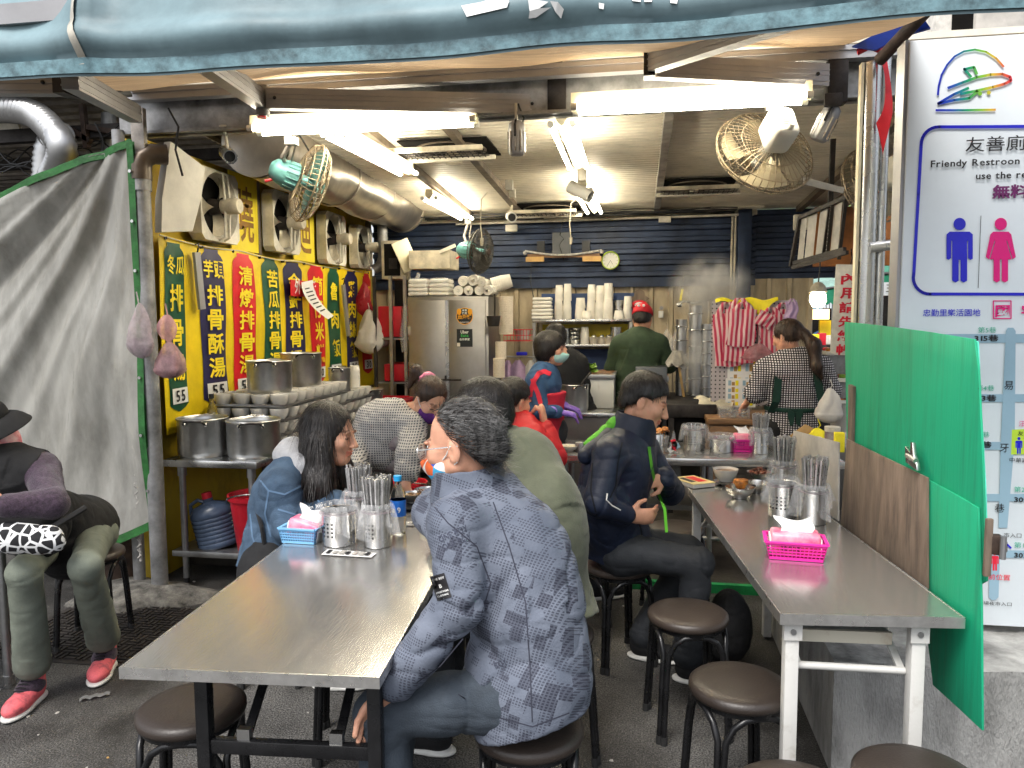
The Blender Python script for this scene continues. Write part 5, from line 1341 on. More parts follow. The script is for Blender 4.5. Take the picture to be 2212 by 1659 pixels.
# pegboard with striped bags
YPg = 5.98
a, b = YP(1535, 862, YPg), YP(1722, 648, YPg)
px0, px1, pz0, pz1 = a.x, b.x, a.z, b.z
pg = thing('pegboard', 'grey perforated board hung with striped carrier bags', 'pegboard', ((px0+px1)/2, YPg, pz0))
def pegmat():
 m = bpy.data.materials.new('pegboard'); m.use_nodes = True; nt = m.node_tree; L = nt.links; b_ = nt.nodes['Principled BSDF']
 tc = N(nt, 'ShaderNodeTexCoord'); mp = N(nt, 'ShaderNodeVectorMath', operation='MULTIPLY'); mp.inputs[1].default_value = (31, 31, 31); L.new(tc.outputs['Object'], mp.inputs[0])
 fr = N(nt, 'ShaderNodeVectorMath', operation='FRACTION'); L.new(mp.outputs[0], fr.inputs[0])
 sb_ = N(nt, 'ShaderNodeVectorMath', operation='SUBTRACT'); sb_.inputs[1].default_value = (.5, .5, .5); L.new(fr.outputs[0], sb_.inputs[0])
 sp_ = N(nt, 'ShaderNodeSeparateXYZ'); L.new(sb_.outputs[0], sp_.inputs[0]); cb_ = N(nt, 'ShaderNodeCombineXYZ'); L.new(sp_.outputs[0], cb_.inputs[0]); L.new(sp_.outputs[2], cb_.inputs[2])
 ln = N(nt, 'ShaderNodeVectorMath', operation='LENGTH'); L.new(cb_.outputs[0], ln.inputs[0])
 lt = N(nt, 'ShaderNodeMath', operation='LESS_THAN'); lt.inputs[1].default_value = .19; L.new(ln.outputs['Value'], lt.inputs[0])
 mx = N(nt, 'ShaderNodeMix', data_type='RGBA'); L.new(lt.outputs[0], mx.inputs[0]); mx.inputs[6].default_value = (.46, .42, .42, 1); mx.inputs[7].default_value = (.02, .02, .02, 1)
 L.new(mx.outputs[2], b_.inputs['Base Color']); b_.inputs['Roughness'].default_value = .45; b_.inputs['Metallic'].default_value = .2; M['pegboard'] = m
pegmat()
g = MB(); g.bx(px0, px1, YPg, YPg+.015, pz0-.05, pz1); g.build('panel', 'pegboard', pg, True)
for x in (px0+.02, px1-.02): g = MB(); g.bar((x, YPg+.035, .83), (x, YPg+.035, pz1), .03, .03); g.build('support', 'dull_steel', pg, True)
def stripes():
 m = mat('striped_bag', (.8, .25, .32), .35, 0, .1, 6, .5, 14, transl=.2); nt = m.node_tree; L = nt.links; b_ = nt.nodes['Principled BSDF']
 tc = N(nt, 'ShaderNodeTexCoord'); sp_ = N(nt, 'ShaderNodeSeparateXYZ'); L.new(tc.outputs['Object'], sp_.inputs[0])
 mm = N(nt, 'ShaderNodeMath', operation='MULTIPLY'); mm.inputs[1].default_value = 1.0; L.new(sp_.outputs[0], mm.inputs[0])
 w = N(nt, 'ShaderNodeTexWave', Scale=9., Distortion=1.2, Detail=1.); L.new(tc.outputs['Object'], w.inputs[0])
 rp = N(nt, 'ShaderNodeValToRGB'); e = rp.color_ramp.elements; e[0].position = .38; e[0].color = (.62, .035, .10, 1); e[1].position = .62; e[1].color = (.80, .62, .60, 1); rp.color_ramp.elements.new(.5).color = (.72, .25, .30, 1)
 L.new(w.outputs[0], rp.inputs[0]); L.new(rp.outputs[0], b_.inputs['Base Color'])
stripes()
def vest_bag(pl, pr_, pt, pb, Y, label, rot=0., m='striped_bag'):
 a, b = YP(pl, pt, Y), YP(pr_, pb, Y); w, h = b.x-a.x, a.z-b.z; c = Vector(((a.x+b.x)/2, Y, (a.z+b.z)/2))
 t = thing('carrier_bag', label, 'carrier bag', c, 0, 'striped carrier bags on the pegboard'); t.rotation_euler = (0, rot, 0)
 s = rnd.uniform(0, 6)
 def f(u, v, k):
  x = (u-.5)*w*(.94+.06*v); z = h*(.5-v) ; e = math.sin(math.pi*u)**.6*math.sin(math.pi*min(1, v*.9+.08))**.6
  return (x + .006*math.sin(9*v+s), k*(.012*e) - .012 + .008*math.sin(11*u+s+3*v)*e, z + .008*math.sin(6*u+s)*(v > .9))
 g = MB(); g.grid(lambda u, v: f(u, v, -1), 20, 16); g.grid(lambda u, v: f(1-u, v, 1), 20, 16); g.build('body', m, t, smooth=70)
 for k in (-.28, .28):
  g = MB(); g.grid(lambda u, v: (k*w + (u-.5)*w*.22*(1-.3*v) - k*w*.75*v**1.5, -.018 - .01*math.sin(3*u), h*.5 - .02 + h*.26*v), 6, 8); g.build('handle', m, t, smooth=70)
 return t
vest_bag(1541, 1612, 676, 790, YPg-.03, 'long striped carrier bag hanging lowest at the edge of the pegboard', -.10)
vest_bag(1562, 1627, 668, 782, YPg-.06, 'striped carrier bag in the middle of the overlapping three', .02)
vest_bag(1572, 1632, 668, 748, YPg-.09, 'striped carrier bag hanging in front of the overlapping pair', .05)
vest_bag(1636, 1696, 680, 762, YPg-.05, 'bright striped carrier bag beside the ponytail', -.03)
vest_bag(1632, 1672, 676, 706, YPg-.09, 'folded strip of striped bag across the bright one', .55)
vest_bag(1662, 1716, 668, 742, YPg-.03, 'striped carrier bag half hidden by the ponytail', .05)
vest_bag(1695, 1722, 652, 700, YPg-.07, 'small lilac carrier bag at the corner of the pegboard', .05, 'lavender')
bag('plastic_bag', YP(1640, 742, YPg-.10), .22, .14, 'bag_pink', 'crumpled pink bag with papers under the striped bags', seed=21, dep=.4, group='pink bag on the pegboard')
a = YP(1545, 650, YPg-.02); b = YP(1680, 645, YPg-.02)
def _yc(u, v):
 x = a.x + (b.x-a.x)*u; drop = .03 + .10*math.exp(-((u-.72)/.12)**2)
 return (x, YPg - .02 + .05*(v-.4) - .02*math.sin(9*u), a.z + .015 + .012*math.sin(14*u) - (drop*(.4-v)/.4 if v < .4 else .02*(v-.4)))
g = MB(); g.grid(_yc, 40, 10); tag(g.build('yellow_cloth', 'cloth_yellow', smooth=70), 'bright yellow cloth thrown over the top of the pegboard', 'cloth')
# banknote posters
for (l, r, t_, b_, lab, rows) in ((1572, 1640, 772, 835, 'banknote checking poster pinned on the pegboard', 2), (1568, 1632, 817, 880, 'second banknote poster overlapping the first', 4)):
 p, q = YP(l, t_, YPg-.012 - .006*(rows > 2)), YP(r, b_, YPg-.012 - .006*(rows > 2))
 t = thing('banknote_poster', lab, 'poster', (p.x, p.y, q.z), 0, 'posters on the pegboard'); g = MB(); g.bx(0, q.x-p.x, -.001, .001, 0, p.z-q.z); g.build('sheet', 'paper', t)
 W_, H_ = q.x-p.x, p.z-q.z
 for i in range(rows):
  for j in range(2):
   for k, mm in enumerate(('sign_road', 'pale_wood', 'cloth_yellow')):
    x = W_*(.08 + .48*j + .12*k); z = H_*(.06 + (i)*.92/rows); g = MB(); g.bx(x, x+W_*.10, -.003, -.0015, z, z + H_*.7/rows*(.7+.3*((i+k) % 2))); g.build('printed_note', mm, t)
# ================================================================== dining tables
mat('edge_alu', (.66, .65, .63), .3, .9, .12, 14, .1, 40)
mat('marble_board', (.46, .45, .42), .5, 0, .25, 5, col2=(.22, .21, .20), col2_amt=.42, stretch=(4, 1, 1))
mat('cream_edge', (.60, .56, .46), .55, 0, .15, 12, col2=(.28, .08, .04), col2_amt=.27)
class Loc:
 """a table's own axes: a along its width, b along its length"""
 def __init__(s, o, ang): s.o = Vector((o[0], o[1], 0)); s.u = Vector((math.cos(ang), math.sin(ang), 0)); s.w = Vector((-math.sin(ang), math.cos(ang), 0)); s.ang = ang
 def __call__(s, a, b, z=0.): return s.o + s.u*a + s.w*b + Vector((0, 0, z))
TZ = .74
# left table
A1 = math.radians(4.2); L1 = Loc((-1.212, 1.560), A1); W1, LN1 = .632, 1.80
t1 = thing('folding_table', 'long stainless folding table with black legs, set with a water bottle', 'table', L1(W1/2, LN1/2), A1)
def lb(t, name, m, a0, a1, b0, b1, z0, z1, L_, bev=0.):
 g = MB(); g.bx(a0, a1, b0, b1, z0, z1); c = t.matrix_basis
 o = Vector(t.location); g.v = [tuple(Vector(v) - Vector((L_[0]/2, L_[1]/2, 0))) for v in g.v]
 return g.build(name, m, t, bevel=bev)
D1 = (W1, LN1)
lb(t1, 'table_top', 'table_steel', .004, W1-.004, .004, LN1-.004, TZ-.010, TZ, D1)
for nm, q in (('edge_strip', (0, W1, 0, .004)), ('edge_strip', (0, W1, LN1-.004, LN1)), ('edge_strip', (0, .004, .0041, LN1-.0041)), ('edge_strip', (W1-.004, W1, .0041, LN1-.0041))):
 lb(t1, nm, 'edge_alu', *q, TZ-.027, TZ+.0012, D1)
lb(t1, 'underside', 'dark_iron', .01, W1-.01, .01, LN1-.01, TZ-.026, TZ-.0102, D1)
def fold_legs(t, D, b0, m, inset, lw, zbar, brace, roundbar, i2=.04):
 s = 1 if b0 < D[1]/2 else -1
 for a in (inset, D[0]-i2):
  lb(t, 'leg', m, a-lw/2, a+lw/2, b0-lw/2, b0+lw/2, .012, TZ-.027, D, .003)
  lb(t, 'foot', 'black_rubber', a-lw*.55, a+lw*.55, b0-lw*.55, b0+lw*.55, 0, .0125, D)
 lb(t, 'cross_bar', m, inset+lw/2, D[0]-i2-lw/2, b0-.012, b0+.012, zbar-.018, zbar+.018, D, .003)
 off = Vector((D[0]/2, D[1]/2, 0))
 for a in (inset+.10, D[0]-i2-.10):
  g = MB(); g.bar(Vector((a, b0 + s*.02, zbar+.018)) - off, Vector((a, b0+s*.26, TZ-.03)) - off, .022, .010); g.build('brace', brace, t)
  g = MB(); g.box(Vector((a, b0+s*.005, zbar+.03)) - off, (.032, .02, .03)); g.build('brace_catch', 'steel', t)
 g = MB(); g.cyl(Vector((inset+.10, b0+s*.15, zbar+.10)) - off, Vector((D[0]-i2-.10, b0+s*.15, zbar+.10)) - off, .008, n=10); g.build('tie_rod', roundbar, t)
fold_legs(t1, D1, .10, 'black_metal', .155, .034, .50, 'black_metal', 'black_metal')
fold_legs(t1, D1, LN1-.16, 'black_metal', .155, .034, .50, 'black_metal', 'black_metal')
# table by the concrete block
A2 = math.radians(5.6); L2 = Loc((.392, 2.135), A2); W2, LN2 = .495, 1.68
D2 = (W2, LN2)
t2 = thing('folding_table', 'stainless folding table on white painted legs against the green board', 'table', L2(W2/2, LN2/2), A2)
lb(t2, 'table_top', 'table_steel', .004, W2-.004, .004, LN2-.004, TZ-.012, TZ, D2)
for q in ((0, W2, 0, .004), (0, W2, LN2-.004, LN2), (0, .004, .0041, LN2-.0041), (W2-.004, W2, .0041, LN2-.0041)):
 lb(t2, 'edge_strip', 'edge_alu', *q, TZ-.030, TZ+.0012, D2)
lb(t2, 'underside', 'dark_iron', .01, W2-.01, .01, LN2-.01, TZ-.029, TZ-.0122, D2)
def white_legs(b0):
 off = Vector((W2/2, LN2/2, 0)); s = 1 if b0 < 1 else -1
 for a in (.045, W2-.105):
  lb(t2, 'leg', 'white_paint', a-.019, a+.019, b0-.019, b0+.019, .01, TZ-.03, D2, .003)
  lb(t2, 'hinge_sleeve', 'white_paint', a-.025, a+.025, b0-.025, b0-.0195, TZ-.085, TZ-.031, D2)
  g = MB(); g.cyl(Vector((a, b0-.0255, TZ-.06)) - off, Vector((a, b0-.029, TZ-.06)) - off, .008, n=12); g.build('rivet', 'dull_steel', t2)
 g = MB(); g.cyl(Vector((.064, b0+s*.02, .565)) - off, Vector((W2-.125, b0+s*.02, .555)) - off, .011, n=12); g.build('cross_bar', 'white_paint', t2)
 for a in (.075, W2-.135):
  g = MB(); g.bar(Vector((a, b0+s*.02, .56)) - off, Vector((a, b0+s*.30, TZ-.032)) - off, .02, .008); g.build('brace', 'white_paint', t2)
white_legs(.05); white_legs(LN2-.10)
# board stored under it
bd = thing('spare_board', 'grey marbled shelf board with a chipped cream edge stored under the table', 'board', L2(.22, .3, 0), A2)
g = MB(); g.box((0, .12, .645), (.26, .60, .028), rotm(.045, .02, 0)); g.build('board', 'marble_board', bd)
g = MB(); g.box((0.0, -.184, .633), (.262, .012, .036), rotm(.045, .02, 0)); g.build('edge_band', 'cream_edge', bd)
# table across the back
xb0, xb1 = -.50, 1.16
t3 = thing('serving_table', 'stainless table across the back with pots of chopsticks and sauces', 'table', ((xb0+xb1)/2, 4.82, 0))
g = MB(); g.bx(xb0, xb1, 4.50, 5.10, TZ-.045, TZ); g.build('table_top', 'table_steel', t3, True, bevel=.004)
for x in (xb0+.06, .42, xb1-.06):
 for y in (4.56, 5.04): g = MB(); g.cyl((x, y, .05), (x, y, TZ-.045), .018, n=12); g.build('leg', 'dull_steel', t3, True)
g = MB(); g.cyl((xb0+.06, 4.56, .25), (xb1-.06, 4.56, .25), .014, n=10); g.build('stretcher', 'dull_steel', t3, True)
g = MB(); g.bx(xb0+.02, xb1-.02, 4.62, 5.06, .40, .43); g.build('lower_shelf', 'cabinet_steel', t3, True)
# edge of one more table at the side of the street
p = G(20, 1482)
t4 = thing('street_table', 'corner of a steel table in front of the seated person in the hat', 'table', (p.x-.4, p.y-.3, 0))
g = MB(); g.bx(p.x-1.0, p.x+.035, p.y-.75, p.y+.035, TZ-.035, TZ); g.build('table_top', 'table_steel', t4, True, bevel=.003)
for x, y in ((p.x, p.y), (p.x-.9, p.y), (p.x, p.y-.68)):
 g = MB(); g.cyl((x, y, .0), (x, y, TZ-.036), .018, n=14); lg = g.build('leg', 'dull_steel', t4, True)
 g = MB(); g.cyl((x, y, .0), (x, y, .05), .022, n=14); g.build('foot', 'steel', lg, True)

# ================================================================== stools
_m = M['seat_vinyl'].node_tree; _b = _m.nodes['Principled BSDF']; _oi = N(_m, 'ShaderNodeObjectInfo'); _hv = N(_m, 'ShaderNodeHueSaturation'); _mr = N(_m, 'ShaderNodeMapRange'); _mr.inputs[3].default_value = .7; _mr.inputs[4].default_value = 1.5
_m.links.new(_oi.outputs['Random'], _mr.inputs[0]); _m.links.new(_mr.outputs[0], _hv.inputs['Value']); _m.links.new(_b.inputs['Base Color'].links[0].from_socket, _hv.inputs['Color']); _m.links.new(_hv.outputs[0], _b.inputs['Base Color'])
def make_stool():
 t = thing('stool', 'x', 'stool', (0, 0, 0), 0, 'round brown stools')
 g = MB(); g.lathe([(0, .415), (.135, .415), (.148, .420), (.152, .430), (.150, .444), (.138, .453), (.11, .457), (.05, .4585), (0, .459)], (0, 0, 0), 40); g.build('seat', 'seat_vinyl', t, smooth=50)
 g = MB(); g.lathe([(.125, .402), (.137, .402), (.137, .414), (.125, .414)], (0, 0, 0), 32); g.build('seat_ring', 'black_metal', t)
 for k in range(4):
  a0 = math.pi/4 + k*math.pi/2; a1 = a0 + math.pi/2; am = (a0+a1)/2
  def P(r, a, z): return Vector((r*math.cos(a), r*math.sin(a), z))
  d = .055
  pts = [P(.178, a0+d, .012), P(.160, a0+d*1.1, .26), P(.152, a0+d*1.4, .33), P(.143, a0+.22, .375), P(.132, a0+.45, .397), P(.126, am, .401), P(.132, a1-.45, .397), P(.143, a1-.22, .375), P(.152, a1-d*1.4, .33), P(.160, a1-d*1.1, .26), P(.178, a1-d, .012)]
  g = MB(); g.tube(pts, .0105, 10); lg = g.build('leg_frame', 'black_metal', t, smooth=60)
  g = MB(); g.cyl(P(.178, a0+d, .0), P(.176, a0+d, .03), .013, n=10); g.build('foot_cap', 'black_rubber', lg)
  g = MB(); g.cyl(P(.178, a1-d, .0), P(.176, a1-d, .03), .013, n=10); g.build('foot_cap', 'black_rubber', lg)
 return t
st0 = make_stool(); used = False
def stool(x, y, rz, label, z=0.):
 global used
 o = st0 if not used else copy_tree(st0)
 used = True
 o.location = (x, y, z); o.rotation_euler = (0, 0, rz); o['label'] = label; return o
def stool_px(px, py, rz, label): p = G(px, py, .455); return stool(p.x, p.y, rz, label)
stool_px(1142, 1560, .15, 'brown stool under the man in the patterned grey jacket')
stool_px(1335, 1213, .5, 'brown stool under the man in the navy jacket')
stool_px(1486, 1318, .2, 'empty brown stool next to the navy jacket man, behind another empty one')
stool_px(1597, 1470, .35, 'empty brown stool beside the front white table leg')
p = G(1985, 1672, .455); stool(p.x, p.y, .1, 'empty brown stool in front of the concrete block')
p = G(1722, 1712, .455); stool(p.x, p.y, .4, 'brown stool before the white legged table, only its rim in view')
stool_px(414, 1518, .3, 'brown stool pushed under the corner of the black legged table')
stool(-1.56, 3.02, .2, 'brown stool under the woman in the denim jacket')
stool(-.30, 2.62, .4, 'brown stool under the man in the olive shirt')
stool(-.28, 3.86, .1, 'black legged stool near the serving table behind the olive shirt')
stool(.20, 4.06, .6, 'brown stool tucked between the serving table and the white legged table')
stool(-2.62, 3.22, .3, 'brown stool under the seated person with the black hat')
stool(-1.02, 2.55, .3, 'brown stool under the middle of the black legged table')

# ================================================================== things on the tables
mat('holed_steel', (.55, .55, .54), .25, 1., .1, 4)
def holemat():
 m = M['holed_steel']; nt = m.node_tree; L = nt.links; b_ = nt.nodes['Principled BSDF']
 tc = N(nt, 'ShaderNodeTexCoord'); sp = N(nt, 'ShaderNodeSeparateXYZ'); L.new(tc.outputs['Object'], sp.inputs[0])
 at = N(nt, 'ShaderNodeMath', operation='ARCTAN2'); L.new(sp.outputs[1], at.inputs[0]); L.new(sp.outputs[0], at.inputs[1])
 ms = N(nt, 'ShaderNodeMath', operation='MULTIPLY'); ms.inputs[1].default_value = 3.5; L.new(at.outputs[0], ms.inputs[0])
 mz = N(nt, 'ShaderNodeMath', operation='MULTIPLY'); mz.inputs[1].default_value = 66.; L.new(sp.outputs[2], mz.inputs[0])
 def frc(x):
  f = N(nt, 'ShaderNodeMath', operation='FRACT'); L.new(x.outputs[0], f.inputs[0]); s = N(nt, 'ShaderNodeMath', operation='SUBTRACT'); s.inputs[1].default_value = .5; L.new(f.outputs[0], s.inputs[0])
  q = N(nt, 'ShaderNodeMath', operation='POWER'); q.inputs[1].default_value = 2; L.new(s.outputs[0], q.inputs[0]); return q
 ad = N(nt, 'ShaderNodeMath', operation='ADD'); L.new(frc(ms).outputs[0], ad.inputs[0]); L.new(frc(mz).outputs[0], ad.inputs[1])
 lt = N(nt, 'ShaderNodeMath', operation='LESS_THAN'); lt.inputs[1].default_value = .07; L.new(ad.outputs[0], lt.inputs[0])
 b1 = N(nt, 'ShaderNodeMath', operation='COMPARE'); b1.inputs[1].default_value = .058; b1.inputs[2].default_value = .030; L.new(sp.outputs[2], b1.inputs[0])
 # the holes stand in groups with plain steel between them
 m3 = N(nt, 'ShaderNodeMath', operation='MULTIPLY'); m3.inputs[1].default_value = 1.75; L.new(at.outputs[0], m3.inputs[0])
 sn = N(nt, 'ShaderNodeMath', operation='SINE'); L.new(m3.outputs[0], sn.inputs[0]); gt = N(nt, 'ShaderNodeMath', operation='GREATER_THAN'); gt.inputs[1].default_value = -.55; L.new(sn.outputs[0], gt.inputs[0])
 mu = N(nt, 'ShaderNodeMath', operation='MULTIPLY'); L.new(lt.outputs[0], mu.inputs[0]); L.new(b1.outputs[0], mu.inputs[1])
 mu2 = N(nt, 'ShaderNodeMath', operation='MULTIPLY'); L.new(mu.outputs[0], mu2.inputs[0]); L.new(gt.outputs[0], mu2.inputs[1])
 mx = N(nt, 'ShaderNodeMix', data_type='RGBA'); L.new(mu2.outputs[0], mx.inputs[0]); mx.inputs[6].default_value = (.55, .55, .54, 1); mx.inputs[7].default_value = (.01, .01, .01, 1)
 L.new(mx.outputs[2], b_.inputs['Base Color'])
 inv = N(nt, 'ShaderNodeMath', operation='SUBTRACT'); inv.inputs[0].default_value = 1; L.new(mu2.outputs[0], inv.inputs[1]); L.new(inv.outputs[0], b_.inputs['Metallic'])
holemat()
mat('chopstick_steel', (.62, .61, .60), .3, .75, .25, 20)
def holder(c, r, h, label, sticks=0, liner=True, m='holed_steel', stick_h=.20, seed=1, skirt=.06, spread=.35, rz=0.):
 t = thing('cutlery_holder', label, 'cutlery holder', c, rz, 'steel cutlery holders on the tables')
 g = MB(); g.lathe([(0, .003), (r*.97, .0), (r, .004), (r, h), (r*1.02, h+.002), (r*.97, h), (r*.96, .01), (0, .008)], (0, 0, 0), 32); g.build('cup', m, t, smooth=40)
 r_ = random.Random(seed)
 if liner:
  ph = [r_.uniform(0, 6.3) for _ in range(4)]
  def f(u, v):
   a = 2*math.pi*u; w = .006*math.sin(6*a+ph[0]) + .005*math.sin(11*a+ph[1]) + .004*math.sin(17*a+ph[2])
   if v < .35: k = v/.35; rr = r*.95; z = h - .03 + .05*k; rr += w*.3*k
   elif v < .5: k = (v-.35)/.15; rr = r*(.95 + .13*k) + w*k; z = h + .02 + .004*math.sin(math.pi*k)
   else: k = (v-.5)/.5; rr = r*(1.08 + .16*k) + w*(1+1.5*k); z = h + .018 - (skirt + .018)*k*(1+.35*math.sin(3*a+ph[3])*k)
   return (rr*math.cos(a), rr*math.sin(a), z)
  g = MB(); g.grid(f, 56, 16, True); g.build('bag_liner', 'film', t, smooth=75)
  g = MB(); g.tube([(r*1.07*math.cos(2*math.pi*k/24), r*1.07*math.sin(2*math.pi*k/24), h-.008) for k in range(25)], .003, 5, False); g.build('band', 'bag_clear', t)
 if sticks:
  g = MB()
  for k in range(sticks):
   a = r_.uniform(0, 6.28); q = r*.82*math.sqrt(r_.uniform(.05, 1)); x, y = q*math.cos(a), q*math.sin(a); hh = stick_h + r_.uniform(-.010, .008)
   k2 = 1 + spread*(hh-h*.3)/hh
   g.cyl((x*.75, y*.75, h*.25), (x*k2, y*k2, hh), .0043, .0043, 6)
  o = g.build('chopsticks', 'chopstick_steel', t, smooth=60); o['kind'] = 'stuff'
 return t
def tabpt(px, py): return G(px, py, TZ + .002)
holder(tabpt(733, 1172), .063, .125, 'perforated steel holder with an empty bag liner beside the blue napkin basket', 0, seed=3)
holder(tabpt(816, 1177), .050, .135, 'steel holder crammed with chopsticks next to the water bottle', 64, seed=4, stick_h=.25, skirt=.075)
holder(tabpt(776, 1138), .050, .13, 'chopstick holder standing behind the two lined holders', 50, seed=5, stick_h=.245, m='steel')
holder(tabpt(1690, 1112), .058, .135, 'lined perforated holder behind the pink tissue basket', 0, seed=6, skirt=.07)
holder(tabpt(1692, 1074), .050, .15, 'chopstick holder behind the lined perforated one on the white legged table', 56, seed=7, stick_h=.275, m='steel')
holder(tabpt(1755, 1128), .052, .135, 'holder with a fan of chopsticks against the board, next to the pink tissue basket', 66, seed=8, stick_h=.26, skirt=.08, m='steel')
holder(tabpt(1499, 970), .066, .135, 'perforated holder with a plastic liner on the serving table', 10, seed=9, stick_h=.15)
holder(tabpt(1559, 974), .072, .085, 'wide steel pot with a bag liner on the serving table', 0, seed=10, m='steel', skirt=.04)
holder(tabpt(1641, 978), .048, .135, 'slim chopstick holder beside the pink basket on the serving table', 44, seed=11, stick_h=.235, m='steel')

def basket(c, w, l, h, m, label, rz):
 t = thing('plastic_basket', label, 'basket', c, rz, 'plastic napkin baskets')
 def wall(p0, p1, q0, q1, nx, nz):
  g = MB(); p0, p1, q0, q1 = map(Vector, (p0, p1, q0, q1))
  d = (p1-p0); nrm = d.cross(q0-p0).normalized()*.0025
  def pt(a, b): return (p0*(1-a)+p1*a)*(1-b) + (q0*(1-a)+q1*a)*b
  for i in range(nx+1):
   a = i/nx; g.bar(pt(a, .12), pt(a, .86), .0038, .003)
  for j in range(nz+1):
   b = .12 + .74*j/nz; g.bar(pt(0, b), pt(1, b), .0035, .0038)
  g.bar(pt(0, .93), pt(1, .93), .004, h*.15); g.bar(pt(0, .06), pt(1, .06), .004, h*.13); g.bar(pt(0, 1), pt(1, 1), .012, .005)
  return g
 k = .86; b = [(-w*k/2, -l*k/2, 0), (w*k/2, -l*k/2, 0), (w*k/2, l*k/2, 0), (-w*k/2, l*k/2, 0)]; u = [(-w/2, -l/2, h), (w/2, -l/2, h), (w/2, l/2, h), (-w/2, l/2, h)]
 for i in range(4):
  j = (i+1) % 4; g = wall(b[i], b[j], u[i], u[j], 14 if i % 2 == 0 else 9, 4); g.build('lattice_wall', m, t)
 g = MB(); g.bx(-w*k/2, w*k/2, -l*k/2, l*k/2, 0, .003); g.build('base', m, t)
 return t
mat('pack_pink', (.80, .05, .20), .3, 0, .1, 8, col2=(.85, .62, .64), col2_amt=.45)
mat('tissue', (.82, .82, .81), .9, 0, .03, 8, .1, 40)
def tissue_pack(c, w, l, h, label, rz, z0=.004):
 t = thing('tissue_pack', label, 'tissue pack', c, rz, 'tissue packs in the baskets')
 g = MB(); g.box((0, 0, z0+h/2), (w, l, h)); g.build('wrapper', 'pack_pink', t, bevel=.012, seg=3)
 for s in (-1, 1): g = MB(); g.box((s*(w/2+.001), 0, z0+h*.45), (.006, l*.8, h*.7)); g.build('tissue_edge', 'tissue', t, bevel=.002)
 def f(u, v):
  return ((u-.5)*w*.62*(1+.25*v) + .01*math.sin(5*v), (v-.3)*.03 + .012*math.sin(7*u)*v, z0 + h - .004 + .05*v - .012*math.sin(3.1*u)*v)
 g = MB(); g.grid(f, 12, 8); g.build('pulled_tissue', 'tissue', t, smooth=70)
 g = MB(); line_text(g, '衛生紙', (-w*.3, -l/2-.001, z0+h*.30), (1, 0, 0), (0, 0, 1), h*.28, .01, w*.42); g.build('lettering', 'ink', t, smooth=None)
 return t
p = tabpt(1716, 1200); basket(p, .195, .13, .06, 'pink_plastic', 'magenta plastic basket holding a tissue pack', A2 - .20)
tissue_pack(p, .160, .10, .080, 'pink tissue pack in the magenta basket by the green board', A2 - .20, .006)
p = tabpt(657, 1166); basket(p, .145, .11, .055, 'blue_plastic', 'light blue plastic napkin basket', A1 - .12)
t = tissue_pack(p, .12, .08, .075, 'torn pink tissue pack in the light blue basket', A1 - .12, .006); t.rotation_euler = (.0, .25, A1-.12)
p = tabpt(1602, 974); basket(p, .125, .10, .075, 'pink_plastic', 'small magenta basket between pots on the serving table', .05)
t = tissue_pack(p, .1, .075, .10, 'pink napkins heaped in the small basket on the serving table', .05, .01)

# bottle of water
mat('pet', (.85, .87, .88), .05, 0, .0, 5, trans=1., ior=1.12)
mat('label_blue', (.02, .16, .62), .35, 0, .1, 5)
mat('cap_blue', (.02, .36, .75), .4, 0, .05, 5)
mat('water', (.9, .93, .95), .02, 0, 0, 5, trans=1., ior=1.2)
p = tabpt(861, 1150)
t = thing('water_bottle', 'plastic water bottle with blue cap and label', 'bottle', p)
g = MB(); g.lathe([(0, .004), (.026, .0), (.030, .006), (.030, .06), (.0285, .07), (.030, .08), (.030, .135), (.027, .155), (.014, .185), (.0125, .195), (.0125, .202), (0, .202)], (0, 0, 0), 24); g.build('body', 'pet', t, smooth=40)
g = MB(); g.lathe([(.0306, .068), (.0306, .130)], (0, 0, 0), 24); lab_ = g.build('label_wrap', 'label_blue', t)
g = MB(); line_text(g, '9', (.006, -.032, .085), (1, 0, 0), (0, 0, 1), .03, .01); g.bx(-.016, -.004, -.0325, -.0315, .084, .10); g.build('label_print', 'white_print', lab_, smooth=None)
g = MB(); g.cyl((0, 0, .2025), (0, 0, .222), .0155, n=20); g.build('cap', 'cap_blue', t)
# menu sheets and dishes
def sheet(px, py, w, l, rz, label, seed=0):
 p = tabpt(px, py); t = thing('menu_sheet', label, 'menu', p, rz, 'paper menus on the tables')
 g = MB(); g.grid(lambda u, v: ((u-.5)*w, (v-.5)*l, .0015 + .004*(u*u if seed else (1-u))*v), 8, 5); g.build('paper', 'paper', t, smooth=80)
 for k in range(7):
  x = -w/2 + w*(.06+.13*k); g = MB(); g.bx(x, x+w*.075*(1 + (k % 3)*.2), -l*.36, l*(.34 - .1*(k % 2)), .0062, .0066); g.build('print_block', 'ink' if k % 3 == 0 else 'grey_board', t)
 return t
sheet(754, 1197, .185, .052, -.03, 'white order sheet lying in front of the cutlery holders')
sheet(893, 1132, .10, .05, .1, 'white order sheet beside the patterned jacket sleeve', 1)
def plate(px, py, r, m, label, name='tray', cat='tray', z=0.):
 p = tabpt(px, py); p.z += z; g = MB(); g.lathe([(0, .002), (r*.7, .0), (r*.95, .012), (r, .014), (r*.94, .010), (0, .006)], (0, 0, 0), 32); return tag(g.build(name, m, smooth=50, loc=p), label, cat)
plate(905, 1095, .10, 'black_plastic', 'round black tray under dishes beside the water bottle', 'round_tray')
